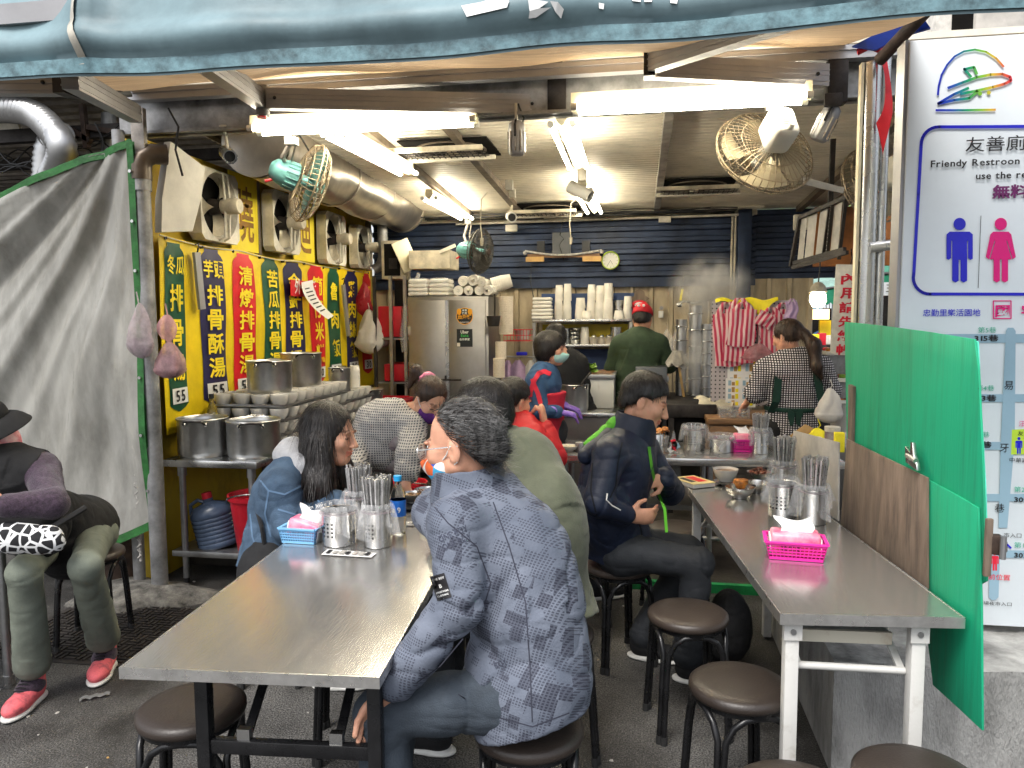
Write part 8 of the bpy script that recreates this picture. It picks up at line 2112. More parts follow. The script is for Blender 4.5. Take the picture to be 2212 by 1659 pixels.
def sail(nt, L, co):
 v = N(nt, 'ShaderNodeTexVoronoi', Scale=24.); L.new(co, v.inputs[0]); rp = N(nt, 'ShaderNodeValToRGB'); rp.color_ramp.interpolation = 'CONSTANT'; e = rp.color_ramp.elements; e[0].color = (.02, .10, .45, 1); e[1].position = .35; e[1].color = (.65, .12, .03, 1); rp.color_ramp.elements.new(.6).color = (.05, .35, .60, 1); rp.color_ramp.elements.new(.8).color = (.75, .73, .68, 1)
 sp = N(nt, 'ShaderNodeSeparateColor'); L.new(v.outputs['Color'], sp.inputs[0]); L.new(sp.outputs[0], rp.inputs[0]); return rp.outputs[0]
patmat('sail_print', sail)
UP = A([0, 0, 1.])
def cd(r, u, a): return A(camdir(r, u, a))
def down(p, dz, dx=0., dy=0.): return A(p) + A([dx, dy, -dz])
def pp(px, py, d): return A(CD(px, py, d))

# sleeve patch and prints follow the cloth
from mathutils.bvhtree import BVHTree
def drape(o, pts, lift):
 me = o.data; off = Vector(o.parent.location); T_ = drape.c.get(o.name)
 if T_ is None: T_ = drape.c[o.name] = BVHTree.FromPolygons([v.co + off for v in me.vertices], [tuple(p.vertices) for p in me.polygons])
 out = []
 for p in pts:
  d = (Vector(p) - Vector(CAM)).normalized(); h_, n_, _, _ = T_.ray_cast(Vector(CAM), d); out.append(Vector(p) if h_ is None else h_ - d*lift)
 return out
drape.c = {}
def print_on(o, P, s, px, py, d, size, ux, m, bold=.0, width=None, parent=None, lift=.003):
 g = MB(); ux = nz(ux); uy = np.cross(cd(0, 0, -1), ux); line_text(g, s, pp(px, py, d), ux, uy, size, bold, width); g.v = [tuple(v) for v in drape(o, g.v, lift)]; return g.build('lettering', m, parent or P.t, True, smooth=None)
def strip_on(o, P, pts, d, w, m, name, lift=.004, parent=None):
 """a flat band lying on the cloth along the given line"""
 q = [pp(a, b, d) for a, b in pts]; c = []
 for i in range(len(q)-1): c += [q[i] + (q[i+1]-q[i])*t/8 for t in range(8)]
 c.append(q[-1]); g = MB(); R_ = []; v = cd(0, 0, -1)
 for i, p in enumerate(c): s_ = nz(np.cross(c[min(i+1, len(c)-1)] - c[max(i-1, 0)], v)); R_ += [p - s_*w/2, p, p + s_*w/2]
 g.add(drape(o, R_, lift), [(3*i+j, 3*i+j+1, 3*i+j+4, 3*i+j+3) for i in range(len(c)-1) for j in (0, 1)]); return g.build(name, m, parent or P.t, True, smooth=80)
def piece(P, n): return [o for o in P.t.children if o.name.startswith(n)][0]
mat('seam_blue', (.10, .17, .27), .9); mat('seam_dark', (.035, .037, .055), .9); mat('seam_black', (.003, .004, .008), .8)
# ---------------- man in the patterned jacket
hp = pp(1098, 1500, 1.99); hr = pp(1140, 1495, 2.16); kl = pp(822, 1540, 1.95); kr = pp(850, 1530, 2.2)
J = dict(pelvis=pp(1128, 1470, 2.06), waist=pp(1128, 1330, 2.07), neck=pp(1032, 1062, 2.12), shL=pp(980, 1135, 1.95), shR=pp(1092, 1118, 2.27), elL=pp(996, 1300, 1.90), wrL=pp(850, 1478, 1.90), elR=pp(940, 1108, 2.26), wrR=pp(968, 1165, 2.10),
   hipL=hp, hipR=hr, knL=kl, knR=kr, anL=down(kl, .43, .03), anR=down(kr, .42, -.02))
P1 = Person('person in glasses and a grey pixel-patterned jacket seated with the back turned', J, cd(-.92, 0, .38), .0055, 1.0, (1.05, .93, .88), {'L': (cd(-.62, -.75, 0), cd(.5, -.4, -.6), .35, -1)})
P1.body(Head(pp(1000, 962, 2.10), cd(-.93, -.16, .32), cd(-.12, 1, .02), 1.03))
def ex(S_):
 S_.ell(pp(1165, 1330, 2.06), (.12, .13, .24), None, .09); S_.ell(pp(1148, 1450, 2.06), (.155, .17, .13), None, .06); S_.cone(pp(1005, 1075, 2.12), pp(1075, 1050, 2.13), .062, .055, .05); S_.cone(pp(950, 1100, 2.24), pp(1040, 1090, 2.15), .06, .09, .05); S_.ell(pp(1130, 1190, 2.08), (.11, .12, .15), None, .07)
P1.top('jacket', 'pixel_jacket', .018, .022, 1., .80, .10, .97, amp=.013, freq=26., fine=.002, extra=ex, seed=2.)
P1.J['neck'] = pp(1018, 1068, 2.12); collar(P1, 'pixel_jacket', .085, .088, .012, 'stand_collar', tilt=cd(-.12, 1, .02))
P1.pants('slate_trousers', .008, .030, .97, .007); P1.shoe('L', cd(-1, 0, .2), 'black_cloth'); P1.shoe('R', cd(-1, 0, .2), 'black_cloth')
short_hair(P1, 'hair_grey', .004, (-.035, .125), (-.088, -.075), .034, .003, 0., 1800, .045, 'back'); short_hair(P1, 'hair', .002, (.050, .092), (-.085, -.07), .034, .002, 0., 1700, .05, 'back', False); short_hair(P1, 'hair_grey', .003, (.050, .092), (-.085, -.07), .034, .002, 0., 2600, .06, 'back', False)
def strands(P, m, n, L_, seed, lo=.2):
 """loose locks combed back over the scalp"""
 r_ = random.Random(seed); H_ = P.head; g = MB()
 for k in range(n):
  th = r_.uniform(-1.25, 1.25); y0 = r_.uniform(-.06, .055); pts = []
  for i in range(6):
   y = y0 - L_*i/5; ph = th + .14*i/5*r_.uniform(-1, 1); e = max(.05, 1 - ((y+.014)/.108)**2)**.5; rr = 1.0 + .05*math.sin(i*1.2+k)
   pts.append(H_(.086*math.sin(ph)*e*rr, y, .040 + .096*math.cos(ph)*e*rr))
  g.tube(pts, [.0006, .0011, .0013, .0012, .0009, .0004], 4)
 o = g.build('loose_locks', m, P.t, True, smooth=70); o['kind'] = 'stuff'
strands(P1, 'hair', 30, .05, 4)
face_mask(P1, 'sail_print'); H_ = P1.head
gl = MB()
for k in (-1, 1): gl.tube([H_(k*.033 + .026*math.cos(a), .108, .000 + .021*math.sin(a)) for a in [2*math.pi*i/20 for i in range(21)]], .0018, 6, False)
gl.tube([H_(-.008, .110, .004), H_(.008, .110, .004)], .0018, 6); [gl.tube([H_(k*.060, .106, .008), H_(k*.074, .06, .010), H_(k*.080, -.005, .010)], .0018, 6) for k in (-1, 1)]; gls = gl.build('glasses', 'steel', P1.t, True)
for k in (-1, 1): g = MB(); g.add([H_(k*.033 + .025*math.cos(2*math.pi*i/20), .108, .02*math.sin(2*math.pi*i/20)) for i in range(20)], [tuple(range(20))]); g.build('lens', 'film', gls, True, smooth=None)
jk = piece(P1, 'jacket')
for l in ([(930, 1085), (968, 1130), (1030, 1180), (1060, 1260), (1040, 1330)], [(1062, 1075), (1100, 1180), (1135, 1300), (1145, 1440), (1150, 1560)], [(990, 1500), (1060, 1545), (1150, 1570), (1230, 1540)], [(1000, 1380), (950, 1440), (900, 1475)]): strip_on(jk, P1, l, 1.8, .003, 'seam_dark', 'seam', .001)
c = pp(952, 1268, 1.80); ux = cd(.95, .28, 0); uy = cd(-.28, .95, 0); g = MB(); g.grid(lambda u, v: tuple(c + ux*(u-.5)*.036 + uy*(v-.5)*.062), 9, 13); g.v = [tuple(v) for v in drape(jk, g.v, .003)]; pt = g.build('sleeve_patch', 'ink', P1.t, True)
for s, y, z, w in (('ONE BOY', .018, .008, .03), ('B', -.002, .013, None), ('STREETWEAR', -.014, .006, .031), ('CLOTHING', -.023, .006, .028)): q = c - ux*(.015 if w else .004) + uy*y; g = MB(); line_text(g, s, q, ux, uy, z, .02, w); g.v = [tuple(v) for v in drape(jk, g.v, .005)]; g.build('lettering', 'white_print', pt, True, smooth=None)
mat('faint_ink', (.045, .05, .08), .8)
for s, px, py in (('ONE BOY', 958, 1190), ('ONE BOY', 950, 1172), ('BOY', 1070, 1445)): print_on(jk, P1, s, px, py, 1.85, .024, cd(.92, .38, 0), 'faint_ink', .0, .055*len(s)/5)

# ---------------- woman in denim
kn = A([-1.05, 2.80, .50]); J = dict(pelvis=pp(592, 1212, 3.10), neck=pp(658, 988, 3.16), shR=pp(606, 1055, 3.00), shL=pp(652, 1030, 3.33), elR=pp(628, 1142, 2.98), wrR=pp(728, 1082, 3.04), elL=pp(690, 1110, 3.36), wrL=pp(760, 1085, 3.23),
   hipR=pp(580, 1235, 3.0), hipL=pp(600, 1225, 3.2), knR=A([-1.3, 3.14, .53]), knL=A([-1.3, 3.14, .53]), anR=A([-1.30, 2.94, .1]), anL=A([-1.32, 3.12, .1]))
J['waist'] = pp(600, 1150, 3.14)
P2 = Person('person with long black hair in a blue denim jacket leaning over the table', J, cd(.95, 0, -.15), 0.006, 1.04, (1.08, .98, .92), {'R': (cd(.9, .2, .1), cd(.1, -.9, .2), .7, 1)})
P2.body(Head(pp(712, 940, 3.14), cd(.97, -.12, -.18), cd(.1, 1, 0), 1.06))
def ex(S_): S_.ell(pp(608, 1105, 3.10), (.115, .11, .14), None, .07); S_.ell(pp(596, 1175, 3.10), (.10, .11, .09), None, .06)
P2.top('denim_jacket', 'denim', .014, .020, .9, .8, .04, .95, amp=.010, freq=28., fine=.004, extra=ex, seed=4.)
P2.pants('black_cloth'); P2.shoe('R', cd(1, 0, 0), 'black_cloth'); P2.shoe('L', cd(1, 0, 0), 'black_cloth')
S_ = SDF(.006); S_.cone(pp(632, 975, 3.18), pp(655, 1010, 3.08), .055, .05, .03); S_.cone(pp(632, 975, 3.18), pp(660, 985, 3.30), .055, .05, .03); S_.ell(pp(625, 985, 3.16), (.07, .07, .05), None, .03); cloth('hood', S_, 'grey_hood', P2.t, [(pp(632, 960, 3.18), pp(632, 1010, 3.18), .8)], .006)
H_ = P2.head; S_ = SDF(.006); H_.ell(S_, (0, -.020, .036), (.088, .102, .098)); a = H_(0, -.05, .0)
for k, y0, y1, L_ in ((1, .030, .062, 1.0), (1, -.02, .02, 1.05), (-1, .02, .05, .95), (-1, -.03, .0, 1.), (.45, -.085, -.06, .95), (-.45, -.085, -.06, .95)):
 b = H_(k*.078, y0*.6-.01, -.02); c = H_(k*.095, y1-.02, -.17); S_.cone(b, c, .038, .045, .04); S_.cone(c, down(c, .20*L_, .03, 0), .045, .030, .05)
H_.ell(S_, (0, .095, -.055), (.074, .075, .105), .012, True); S_.cut(H_(0, .074, 0), H_.f, .01); hair_obj(P2, S_, 'hair', amp=.004, n=2600, L_=.11, mode='long')
g = MB(); s_ = [pp(552, 1090, 3.02), pp(566, 1140, 2.96), pp(572, 1180, 2.96), pp(574, 1215, 2.98)]; g.tube(s_, .009, 6); g.build('bag_strap', 'black_plastic', P2.t, True)
dj = piece(P2, 'denim')
for l in ([(560, 1035), (580, 1060), (615, 1068), (650, 1050)], [(580, 1060), (572, 1110), (585, 1160)], [(540, 1110), (545, 1160), (560, 1200)], [(660, 1030), (672, 1060), (690, 1085)], [(600, 1100), (660, 1118), (700, 1108)], [(528, 1190), (555, 1205), (600, 1200)]): strip_on(dj, P2, l, 2.6, .006, 'seam_blue', 'seam', .002)
print_on(dj, P2, 'in love it', 668, 1100, 2.8, .02, cd(.98, .2, 0), 'white_print', .0, .09)

# ---------------- woman in the grey cardigan, bending
J = dict(pelvis=pp(775, 1035, 4.35), waist=pp(800, 975, 4.25), neck=pp(876, 893, 4.02), shR=pp(800, 908, 4.10), shL=pp(893, 922, 3.92), elR=pp(770, 985, 3.95), wrR=pp(768, 1048, 3.75), elL=pp(884, 985, 3.80), wrL=pp(876, 1052, 3.72))
z = J['pelvis']; J.update(hipL=z + A([.09, 0, -.03]), hipR=z + A([-.09, 0, -.03]), knL=down(z, .42, .1), knR=down(z, .42, -.1), anL=A([z[0]+.1, z[1], .14]), anR=A([z[0]-.1, z[1], .14]))
P3 = Person('person in a fuzzy grey cardigan and purple mask bending over the table', J, cd(.75, -.3, -.6), .0065, .92, (1.06, .97, .9), {'R': (cd(.1, -.9, -.3), cd(.3, .2, -.9), .3, 1), 'L': (cd(0, -.9, -.3), cd(-.3, .2, -.9), .3, -1)})
P3.body(Head(pp(928, 866, 3.95), cd(.50, -.52, -.70), cd(.40, .85, -.30), .95))
P3.top('cardigan', 'tweed', .028, .040, 1., .9, .03, .5, amp=.005, freq=22, fine=.007, seed=7., extra=lambda S_: (S_.ell(pp(840, 935, 4.06), (.15, .13, .13), None, .07), S_.ell(pp(835, 985, 4.05), (.13, .11, .09), None, .07)))
P3.pants('black_cloth'); P3.shoe('R', cd(1, 0, -.6), 'black_cloth'); P3.shoe('L', cd(1, 0, -.6), 'black_cloth')
S_ = SDF(.0065); S_.cone(pp(800, 990, 4.05), pp(860, 1000, 4.0), .07, .06, .04); S_.cone(pp(815, 960, 4.02), pp(868, 955, 3.92), .05, .05, .04); cloth('printed_shirt', S_, 'bag_contents', P3.t, [(pp(800, 990, 4.05), pp(860, 1000, 4.0), .6)])
face_mask(P3, 'mask_purple', wide=.066); H_ = P3.head; S_ = SDF(.006); H_.ell(S_, (0, -.018, .042), (.083, .100, .092)); H_.ell(S_, (0, .105, -.035), (.080, .085, .125), .012, True); a = H_(0, .05, .09); S_.cut(H_(0, -.06, -.05), -H_.u + H_.f*.4, .012)
q = H_(0, -.095, .075); S_.cone(H_(0, -.07, .07), q, .03, .028, .02); S_.cone(q, q + cd(-.06, .045, .02), .02, .028, .02); S_.cone(q + cd(-.06, .045, .02), q + cd(-.10, -.04, .02), .028, .012, .03); hair_obj(P3, S_, 'hair_brown', amp=.003, n=900, L_=.04, mode='back')
g = MB(); R_ = P3.head.R; g.grid(lambda u, v: tuple(q + R_@A([(.034 + (.014 + .004*math.sin(9*u*6.283))*math.cos(v*6.283))*math.cos(u*6.283), .018*math.sin(v*6.283), (.034 + .014*math.cos(v*6.283))*math.sin(u*6.283)])), 50, 9, True); g.build('scrunchie', 'scrunchie', P3.t, True, smooth=70)

# ---------------- man in olive, seen from behind
z = A([-.30, 2.62, .56]); J = dict(pelvis=z, waist=pp(1180, 1150, 2.68), neck=pp(1066, 950, 2.82), shL=pp(1052, 1010, 2.70), shR=pp(1150, 985, 2.95), elL=pp(1000, 1110, 2.65), wrL=pp(950, 1150, 2.75), elR=pp(1120, 1100, 3.05), wrR=pp(1020, 1120, 3.05), hipL=z + A([-.02, -.1, -.03]), hipR=z + A([.0, .1, -.03]))
J.update(knL=z + A([-.42, -.08, -.04]), knR=z + A([-.42, .14, -.04]), anL=z + A([-.40, -.08, -.46]), anR=z + A([-.42, .14, -.46]))
P4 = Person('person in an olive shirt hunched behind the patterned jacket', J, cd(-.9, 0, .4), .007, 1., (1., .9, .85)); P4.body(Head(pp(1044, 895, 2.80), cd(-.92, -.25, .3), cd(-.2, 1, .05), 1.02))
def ex(S_): S_.ell(pp(1190, 1140, 2.66), (.12, .15, .22), None, .08); S_.ell(pp(1140, 1020, 2.78), (.12, .13, .15), None, .08)
P4.top('olive_shirt', 'olive', .016, .016, .95, .78, .09, .97, amp=.012, freq=16, extra=ex, seed=9.); collar(P4, 'olive', .02, .068); P4.pants('dark_trousers'); P4.shoe('L', cd(-1, 0, .3), 'black_cloth'); P4.shoe('R', cd(-1, 0, .3), 'black_cloth'); short_hair(P4, 'hair', .012, (.08, .06), (-.08, -.065), .03, .004, 0., 1600, .035)

# ---------------- man in red at the serving table
z = pp(1128, 1065, 4.2); z[2] = .56; J = dict(pelvis=z, neck=pp(1112, 912, 4.18), shR=pp(1150, 945, 4.02), shL=pp(1092, 930, 4.32), elR=pp(1200, 988, 4.1), wrR=pp(1176, 918, 4.16), elL=pp(1150, 985, 4.42), wrL=pp(1200, 960, 4.45), hipL=z + A([.02, .09, -.03]), hipR=z + A([.02, -.09, -.03]))
J.update(knL=z + A([.42, .2, -.05]), knR=z + A([.42, .05, -.05]), anL=z + A([.4, .2, -.46]), anR=z + A([.4, .05, -.46]))
P5 = Person('person in a bright red jacket resting chin near a raised fist', J, cd(.75, 0, .6), .007, .98, (1.08, .95, .85), {'R': (cd(-.15, .95, .1), cd(-.8, .2, .2), 1.25, -1)})
P5.body(Head(pp(1108, 866, 4.16), cd(.70, -.25, .62), cd(.12, 1, 0), 1.0)); P5.top('red_jacket', 'red_jacket', .022, .02, 1., .82, .06, .9, amp=.011, seed=11.); collar(P5, 'red_jacket', .03, .075, .012); P5.pants('dark_trousers'); P5.shoe('L', cd(1, 0, .3), 'black_cloth'); P5.shoe('R', cd(1, 0, .3), 'black_cloth'); short_hair(P5, 'hair', .009, (.075, .06), (-.085, -.06), .03, .005)
w = P5.J['wrR']; d_ = nz(P5.J['wrR']-P5.J['elR']); g = MB(); g.cyl(w - d_*.045, w - d_*.01, .036, .034, 16); g.build('cuff', 'black_cloth', P5.t, True)

# ---------------- server with red apron
def standing(px, py, d, hip, zs=.05, wide=.085):
 z = pp(px, py, d); z[2] = hip; return dict(pelvis=z, hipL=z + A([-wide, 0, -.04]), hipR=z + A([wide, 0, -.04]), knL=A([z[0]-wide, z[1], hip*.54]), knR=A([z[0]+wide, z[1], hip*.54]), anL=A([z[0]-wide, z[1]+.02, zs+.08]), anR=A([z[0]+wide, z[1]+.02, zs+.08]))
J = standing(1166, 950, 5.1, .86); J.update(neck=pp(1178, 792, 5.1), shR=pp(1158, 822, 4.95), shL=pp(1190, 818, 5.24), elR=pp(1168, 888, 4.92), wrR=pp(1208, 890, 4.93), elL=pp(1198, 878, 5.24), wrL=pp(1218, 876, 5.1))
P6 = Person('server in a blue top and red apron with purple gloves and a green mask', J, cd(.93, 0, -.3), .007, .9, (1.06, .95, .88)); P6.body(Head(pp(1191, 754, 5.1), cd(.93, -.05, -.3), UP, .94))
P6.top('blue_top', 'server_blue', .018, .018, .95, .78, .10, .86, amp=.012, seed=13.); P6.pants('dark_trousers'); P6.shoe('L', cd(1, 0, -.3), 'black_cloth'); P6.shoe('R', cd(1, 0, -.3), 'black_cloth'); face_mask(P6, 'mask_blue', wide=.062)
H_ = P6.head; S_ = SDF(.006); H_.ell(S_, (0, -.020, .036), (.098, .112, .100)); H_.ell(S_, (0, -.035, -.03), (.095, .085, .075), .04); H_.ell(S_, (0, .105, -.045), (.078, .07, .085), .015, True); hair_obj(P6, S_, 'hair', amp=.003, n=1000, L_=.05)
f6 = P6.front; S_ = SDF(.007); P6.torso(S_, .044, 1., .88); S_.cone(P6.J['pelvis'], down(P6.J['pelvis'], .42), .19, .20, .04, (P6.front, .8)); S_.cut(P6.J['pelvis'] + f6*.055, -f6, .01); S_.cut(P6.chest - UP*.08, UP, .01); ap = cloth('apron', S_, 'apron_red', P6.t, [(P6.J['pelvis'], P6.chest, .6)], .005, 14)
for l in ([(1190, 808), (1176, 802), (1164, 806), (1154, 822), (1147, 842), (1143, 866)], [(1150, 818), (1154, 832), (1162, 850), (1168, 872)]): strip_on(piece(P6, 'blue_top'), P6, l, 4.7, .028, 'apron_red', 'strap', .006, ap)
for q, dd in (('R', cd(.9, -.2, .1)), ('L', cd(.9, -.3, -.1))):
 S_ = SDF(.005); w = P6.J['wr'+q]; S_.cone(w - dd*.05, w, .030, .031, .01); hand(S_, w, dd, cd(0, -.9, .1), .95, .5); npmesh('glove', *S_.mesh(), 'glove_purple', P6.t)

# ---------------- chef
J = standing(1374, 870, 6.5, .90); J.update(neck=pp(1384, 722, 6.5), shL=pp(1336, 745, 6.5), shR=pp(1426, 742, 6.45), elL=pp(1322, 795, 6.6), wrL=pp(1334, 808, 6.85), elR=pp(1444, 790, 6.5), wrR=pp(1434, 812, 6.75))
P7 = Person('cook in a dark green shirt and red cap facing the back wall', J, cd(.12, 0, 1), .008, 1.0, (1.1, .95, .85), {'R': (cd(-.2, -.6, .8), cd(-.6, -.6, 0), .5, -1), 'L': (cd(.2, -.6, .8), cd(.6, -.6, 0), .5, 1)})
P7.body(Head(pp(1388, 690, 6.52), cd(.3, -.3, .9), UP, .97)); P7.top('green_shirt', 'chef_green', .024, .03, 1.1, .8, .12, .05, amp=.008, freq=16, seed=15.); P7.pants('dark_trousers'); P7.shoe('L', cd(0, 0, 1), 'black_cloth'); P7.shoe('R', cd(0, 0, 1), 'black_cloth'); short_hair(P7, 'hair', .008, (.08, .06), (-.08, -.06), .028, .004)
H_ = P7.head; S_ = SDF(.006); H_.ell(S_, (0, -.014, .045), (.092, .110, .098)); S_.cut(H_(0, 0, .035), -H_.u, .006); npmesh('cap', *S_.mesh(), 'cap_red', P7.t); S_ = SDF(.006); S_.cone(P7.J['neck'] - UP*.02, P7.J['neck'] + UP*.012, .085, .07, .02); cloth('towel', S_, 'cloth_cream', P7.t); H2 = P7.head
for k in (-1, 1): g = MB(); g.ball(H_(k*.022, -.118, .09), (.012, .006, .012), 10, 6); g.build('cap_emblem', 'white_print', P7.t, True)
S_ = SDF(.006); S_.ell(pp(1436, 818, 6.72), (.035, .035, .045)); npmesh('white_cloth', *S_.mesh(), 'paper', P7.t)
# ---------------- person in black behind the server
J = standing(1238, 900, 6.1, .86); J.update(neck=pp(1215, 765, 6.05), shL=pp(1195, 785, 6.05), shR=pp(1252, 788, 6.1), elL=pp(1190, 830, 6.1), wrL=pp(1205, 840, 6.2), elR=pp(1262, 830, 6.1), wrR=pp(1250, 845, 6.2))
P8 = Person('person dressed in black half hidden behind the server', J, cd(-.2, 0, 1), .009, .92); P8.body(Head(pp(1200, 733, 6.05), cd(-.3, -.4, .9), UP, .94)); P8.top('black_top', 'black_cloth', .024, .018, 1., .8, .1); P8.pants('black_cloth'); P8.shoe('L', cd(0, 0, 1), 'black_cloth'); P8.shoe('R', cd(0, 0, 1), 'black_cloth'); short_hair(P8, 'hair', .014, (.08, .06), (-.09, -.1), .01)

# ---------------- man in the navy jacket
z = A([-.09, 3.40, .56]); kR = pp(1508, 1215, 3.22); kL = pp(1490, 1190, 3.52); J = dict(pelvis=z, waist=pp(1325, 1110, 3.38), neck=pp(1366, 935, 3.38), shR=pp(1316, 985, 3.20), shL=pp(1392, 970, 3.56), elR=pp(1292, 1085, 3.14), wrR=pp(1352, 1112, 3.20), elL=pp(1448, 1062, 3.55), wrL=pp(1436, 1030, 3.40), hipR=z + A([.02, -.09, -.03]), hipL=z + A([.02, .09, -.03]), knR=kR, knL=kL, anR=down(kR, .42, -.04), anL=A([kL[0]-.22, kL[1]-.1, .09]))
P9 = Person('person in a navy jacket with lime lining looking down at the table', J, cd(.96, 0, -.1), .006, 1., (1.06, .94, .86), {'R': (cd(.95, -.1, 0), cd(0, .3, .9), .6, 1), 'L': (cd(-.85, -.1, -.35), cd(-.3, -.4, .8), .55, 1)})
P9.body(Head(pp(1392, 868, 3.36), cd(.88, -.36, -.25), cd(.28, 1, 0), 1.02))
def ex(S_): S_.ell(pp(1305, 1090, 3.36), (.13, .15, .2), None, .07); S_.ell(pp(1318, 1000, 3.38), (.11, .13, .12), None, .07)
P9.top('navy_jacket', 'navy_jacket', .018, .020, .95, .82, .07, .96, amp=.008, freq=18, extra=ex, seed=17.); c_ = collar(P9, 'navy_jacket', .085, .080, .012, 'stand_collar', tilt=cd(.25, 1, 0)); P9.pants('dark_trousers', .008, .028, .95, .006)
P9.shoe('R', cd(.9, 0, -.3), 'black_cloth'); P9.shoe('L', cd(.9, 0, -.3), 'black_cloth'); short_hair(P9, 'hair', .010, (.080, .064), (-.085, -.06), .03, .003, 0., 2000, .025)
S_ = SDF(.006); S_.cone(pp(1336, 916, 3.40), pp(1274, 966, 3.34), .040, .034, .03, (cd(.6, .8, 0), .55)); S_.cone(pp(1332, 922, 3.38), pp(1310, 935, 3.55), .052, .04, .03); cloth('hood_lining', S_, 'lime_lining', P9.t, [(pp(1332, 925, 3.38), pp(1270, 980, 3.3), .9)], .009); S_ = SDF(.006); S_.cone(pp(1322, 950, 3.37), pp(1266, 985, 3.30), .056, .040, .03); S_.cone(pp(1322, 950, 3.37), pp(1300, 965, 3.58), .056, .04, .03); cloth('hood', S_, 'navy_jacket', P9.t, [(pp(1322, 940, 3.38), pp(1262, 980, 3.3), .6)], .005)
nj = piece(P9, 'navy_jacket'); strip_on(nj, P9, [(1402, 965), (1408, 1010), (1418, 1055), (1436, 1100), (1440, 1150)], 2.9, .011, 'lime_lining', 'zip_lining')
for l in ([(1345, 950), (1335, 1000), (1330, 1050), (1318, 1075)], [(1280, 1000), (1276, 1060), (1290, 1120)], [(1372, 1110), (1384, 1140), (1388, 1165)]): strip_on(nj, P9, l, 2.9, .006, 'seam_black', 'seam', .002)
g = MB(); g.tube([pp(1312, 1066, 3.03), pp(1310, 1080, 3.02), pp(1322, 1092, 3.03), pp(1340, 1102, 3.06)], .003, 6); g.build('mask_loop', 'white_plastic', P9.t, True)
bk = thing('backpack', 'black backpack with green cords on the ground behind the navy jacket person', 'backpack', (float(kR[0])+.16, float(kR[1])+.22, 0)); b = A(bk.location); S_ = SDF(.008); S_.ell(b + A([0, 0, .17]), (.10, .13, .17), None, .03); S_.ell(b + A([-.06, -.05, .14]), (.08, .10, .12), None, .03); S_.cut(b + A([0, 0, .003]), -UP); cloth('bag_body', S_, 'black_cloth', bk, [(b, b + UP*.4, 1.)], .01, 18)
g = MB(); g.tube([b + A([-.10, -.10, .34]), b + A([-.135, -.06, .25]), b + A([-.13, -.08, .12])], .004, 6); g.build('green_cord', 'lime_lining', bk, True)

# ---------------- cashier
J = standing(1716, 925, 5.42, .84); J.update(neck=pp(1712, 768, 5.36), shL=pp(1652, 800, 5.38), shR=pp(1774, 792, 5.32), elL=pp(1632, 848, 5.42), wrL=pp(1616, 866, 5.62), elR=pp(1792, 842, 5.36), wrR=pp(1770, 850, 5.56))
P10 = Person('cashier in a black and white checked shirt with a green apron and ponytail', J, cd(-.25, 0, 1), .007, 1.0, (1.1, .98, .9), {'L': (cd(-.3, -.7, .5), cd(.3, -.6, -.3), .5, 1), 'R': (cd(-.7, -.2, .6), cd(0, -1, 0), .5, -1)})
P10.body(Head(pp(1700, 728, 5.34), cd(-.62, -.25, .75), UP, .98));
def ex(S_): S_.ell(pp(1700, 800, 5.25), (.11, .05, .07), None, .03)
P10.top('checked_shirt', 'gingham', .030, .040, 1.08, .8, .13, .03, amp=.010, freq=20, fine=.004, extra=ex, seed=21.); P10.pants('black_cloth', .04, .03); P10.shoe('L', cd(0, 0, 1), 'black_cloth'); P10.shoe('R', cd(0, 0, 1), 'black_cloth')
H_ = P10.head; S_ = SDF(.006); H_.ell(S_, (0, -.020, .036), (.084, .104, .095)); H_.ell(S_, (0, .10, -.06), (.075, .075, .11), .012, True); S_.cut(H_(0, -.03, -.055), -H_.u, .015); a = pp(1738, 722, 5.24); S_.cone(H_(0, -.08, .03), a, .05, .03, .03); S_.chain([a, pp(1758, 745, 5.20), pp(1764, 790, 5.18), pp(1776, 818, 5.2)], [.030, .046, .036, .010], .03); hair_obj(P10, S_, 'hair_brown', amp=.003, n=1200, L_=.06, mode='long'); g = MB(); g.grid(lambda u, v: tuple(a + cd(.3, .9, 0)*(.03*math.sin(u*6.283)) + cd(0, 0, 1)*(.03*math.cos(u*6.283)) + cd(.95, -.3, 0)*(.02*(v-.5))), 20, 3, True); g.build('hair_tie', 'black_cloth', P10.t, True)
S_ = SDF(.007); P10.torso(S_, .042, 1.1, .84); c = P10.waist*.5 + P10.J['pelvis']*.5; S_.cut(c + UP*.012, UP, .005); S_.cut(c - UP*.020, -UP, .005); ap = cloth('apron_band', S_, 'apron_green', P10.t); fb = -P10.front
for k in (-1, 1):
 a = P10.chest + P10.side*k*.115; pts = [a + UP*.10 + fb*.02, a + UP*.05 + fb*.135, P10.waist + P10.side*k*.15 + fb*.145, c + P10.side*k*.175 + fb*.10]; g = MB()
 for i in range(3): g.bar(pts[i], pts[i+1], .05, .008, up=fb)
 g.build('strap', 'apron_green', ap, True); g = MB(); b0 = c + fb*.165 - P10.side*.03; g.prism([(0, 0), (k*.045, .03), (k*.05, -.01), (k*.03, -.09), (k*.01, -.08)], b0, P10.side, UP, fb*.012); g.build('bow', 'apron_green', ap, True)

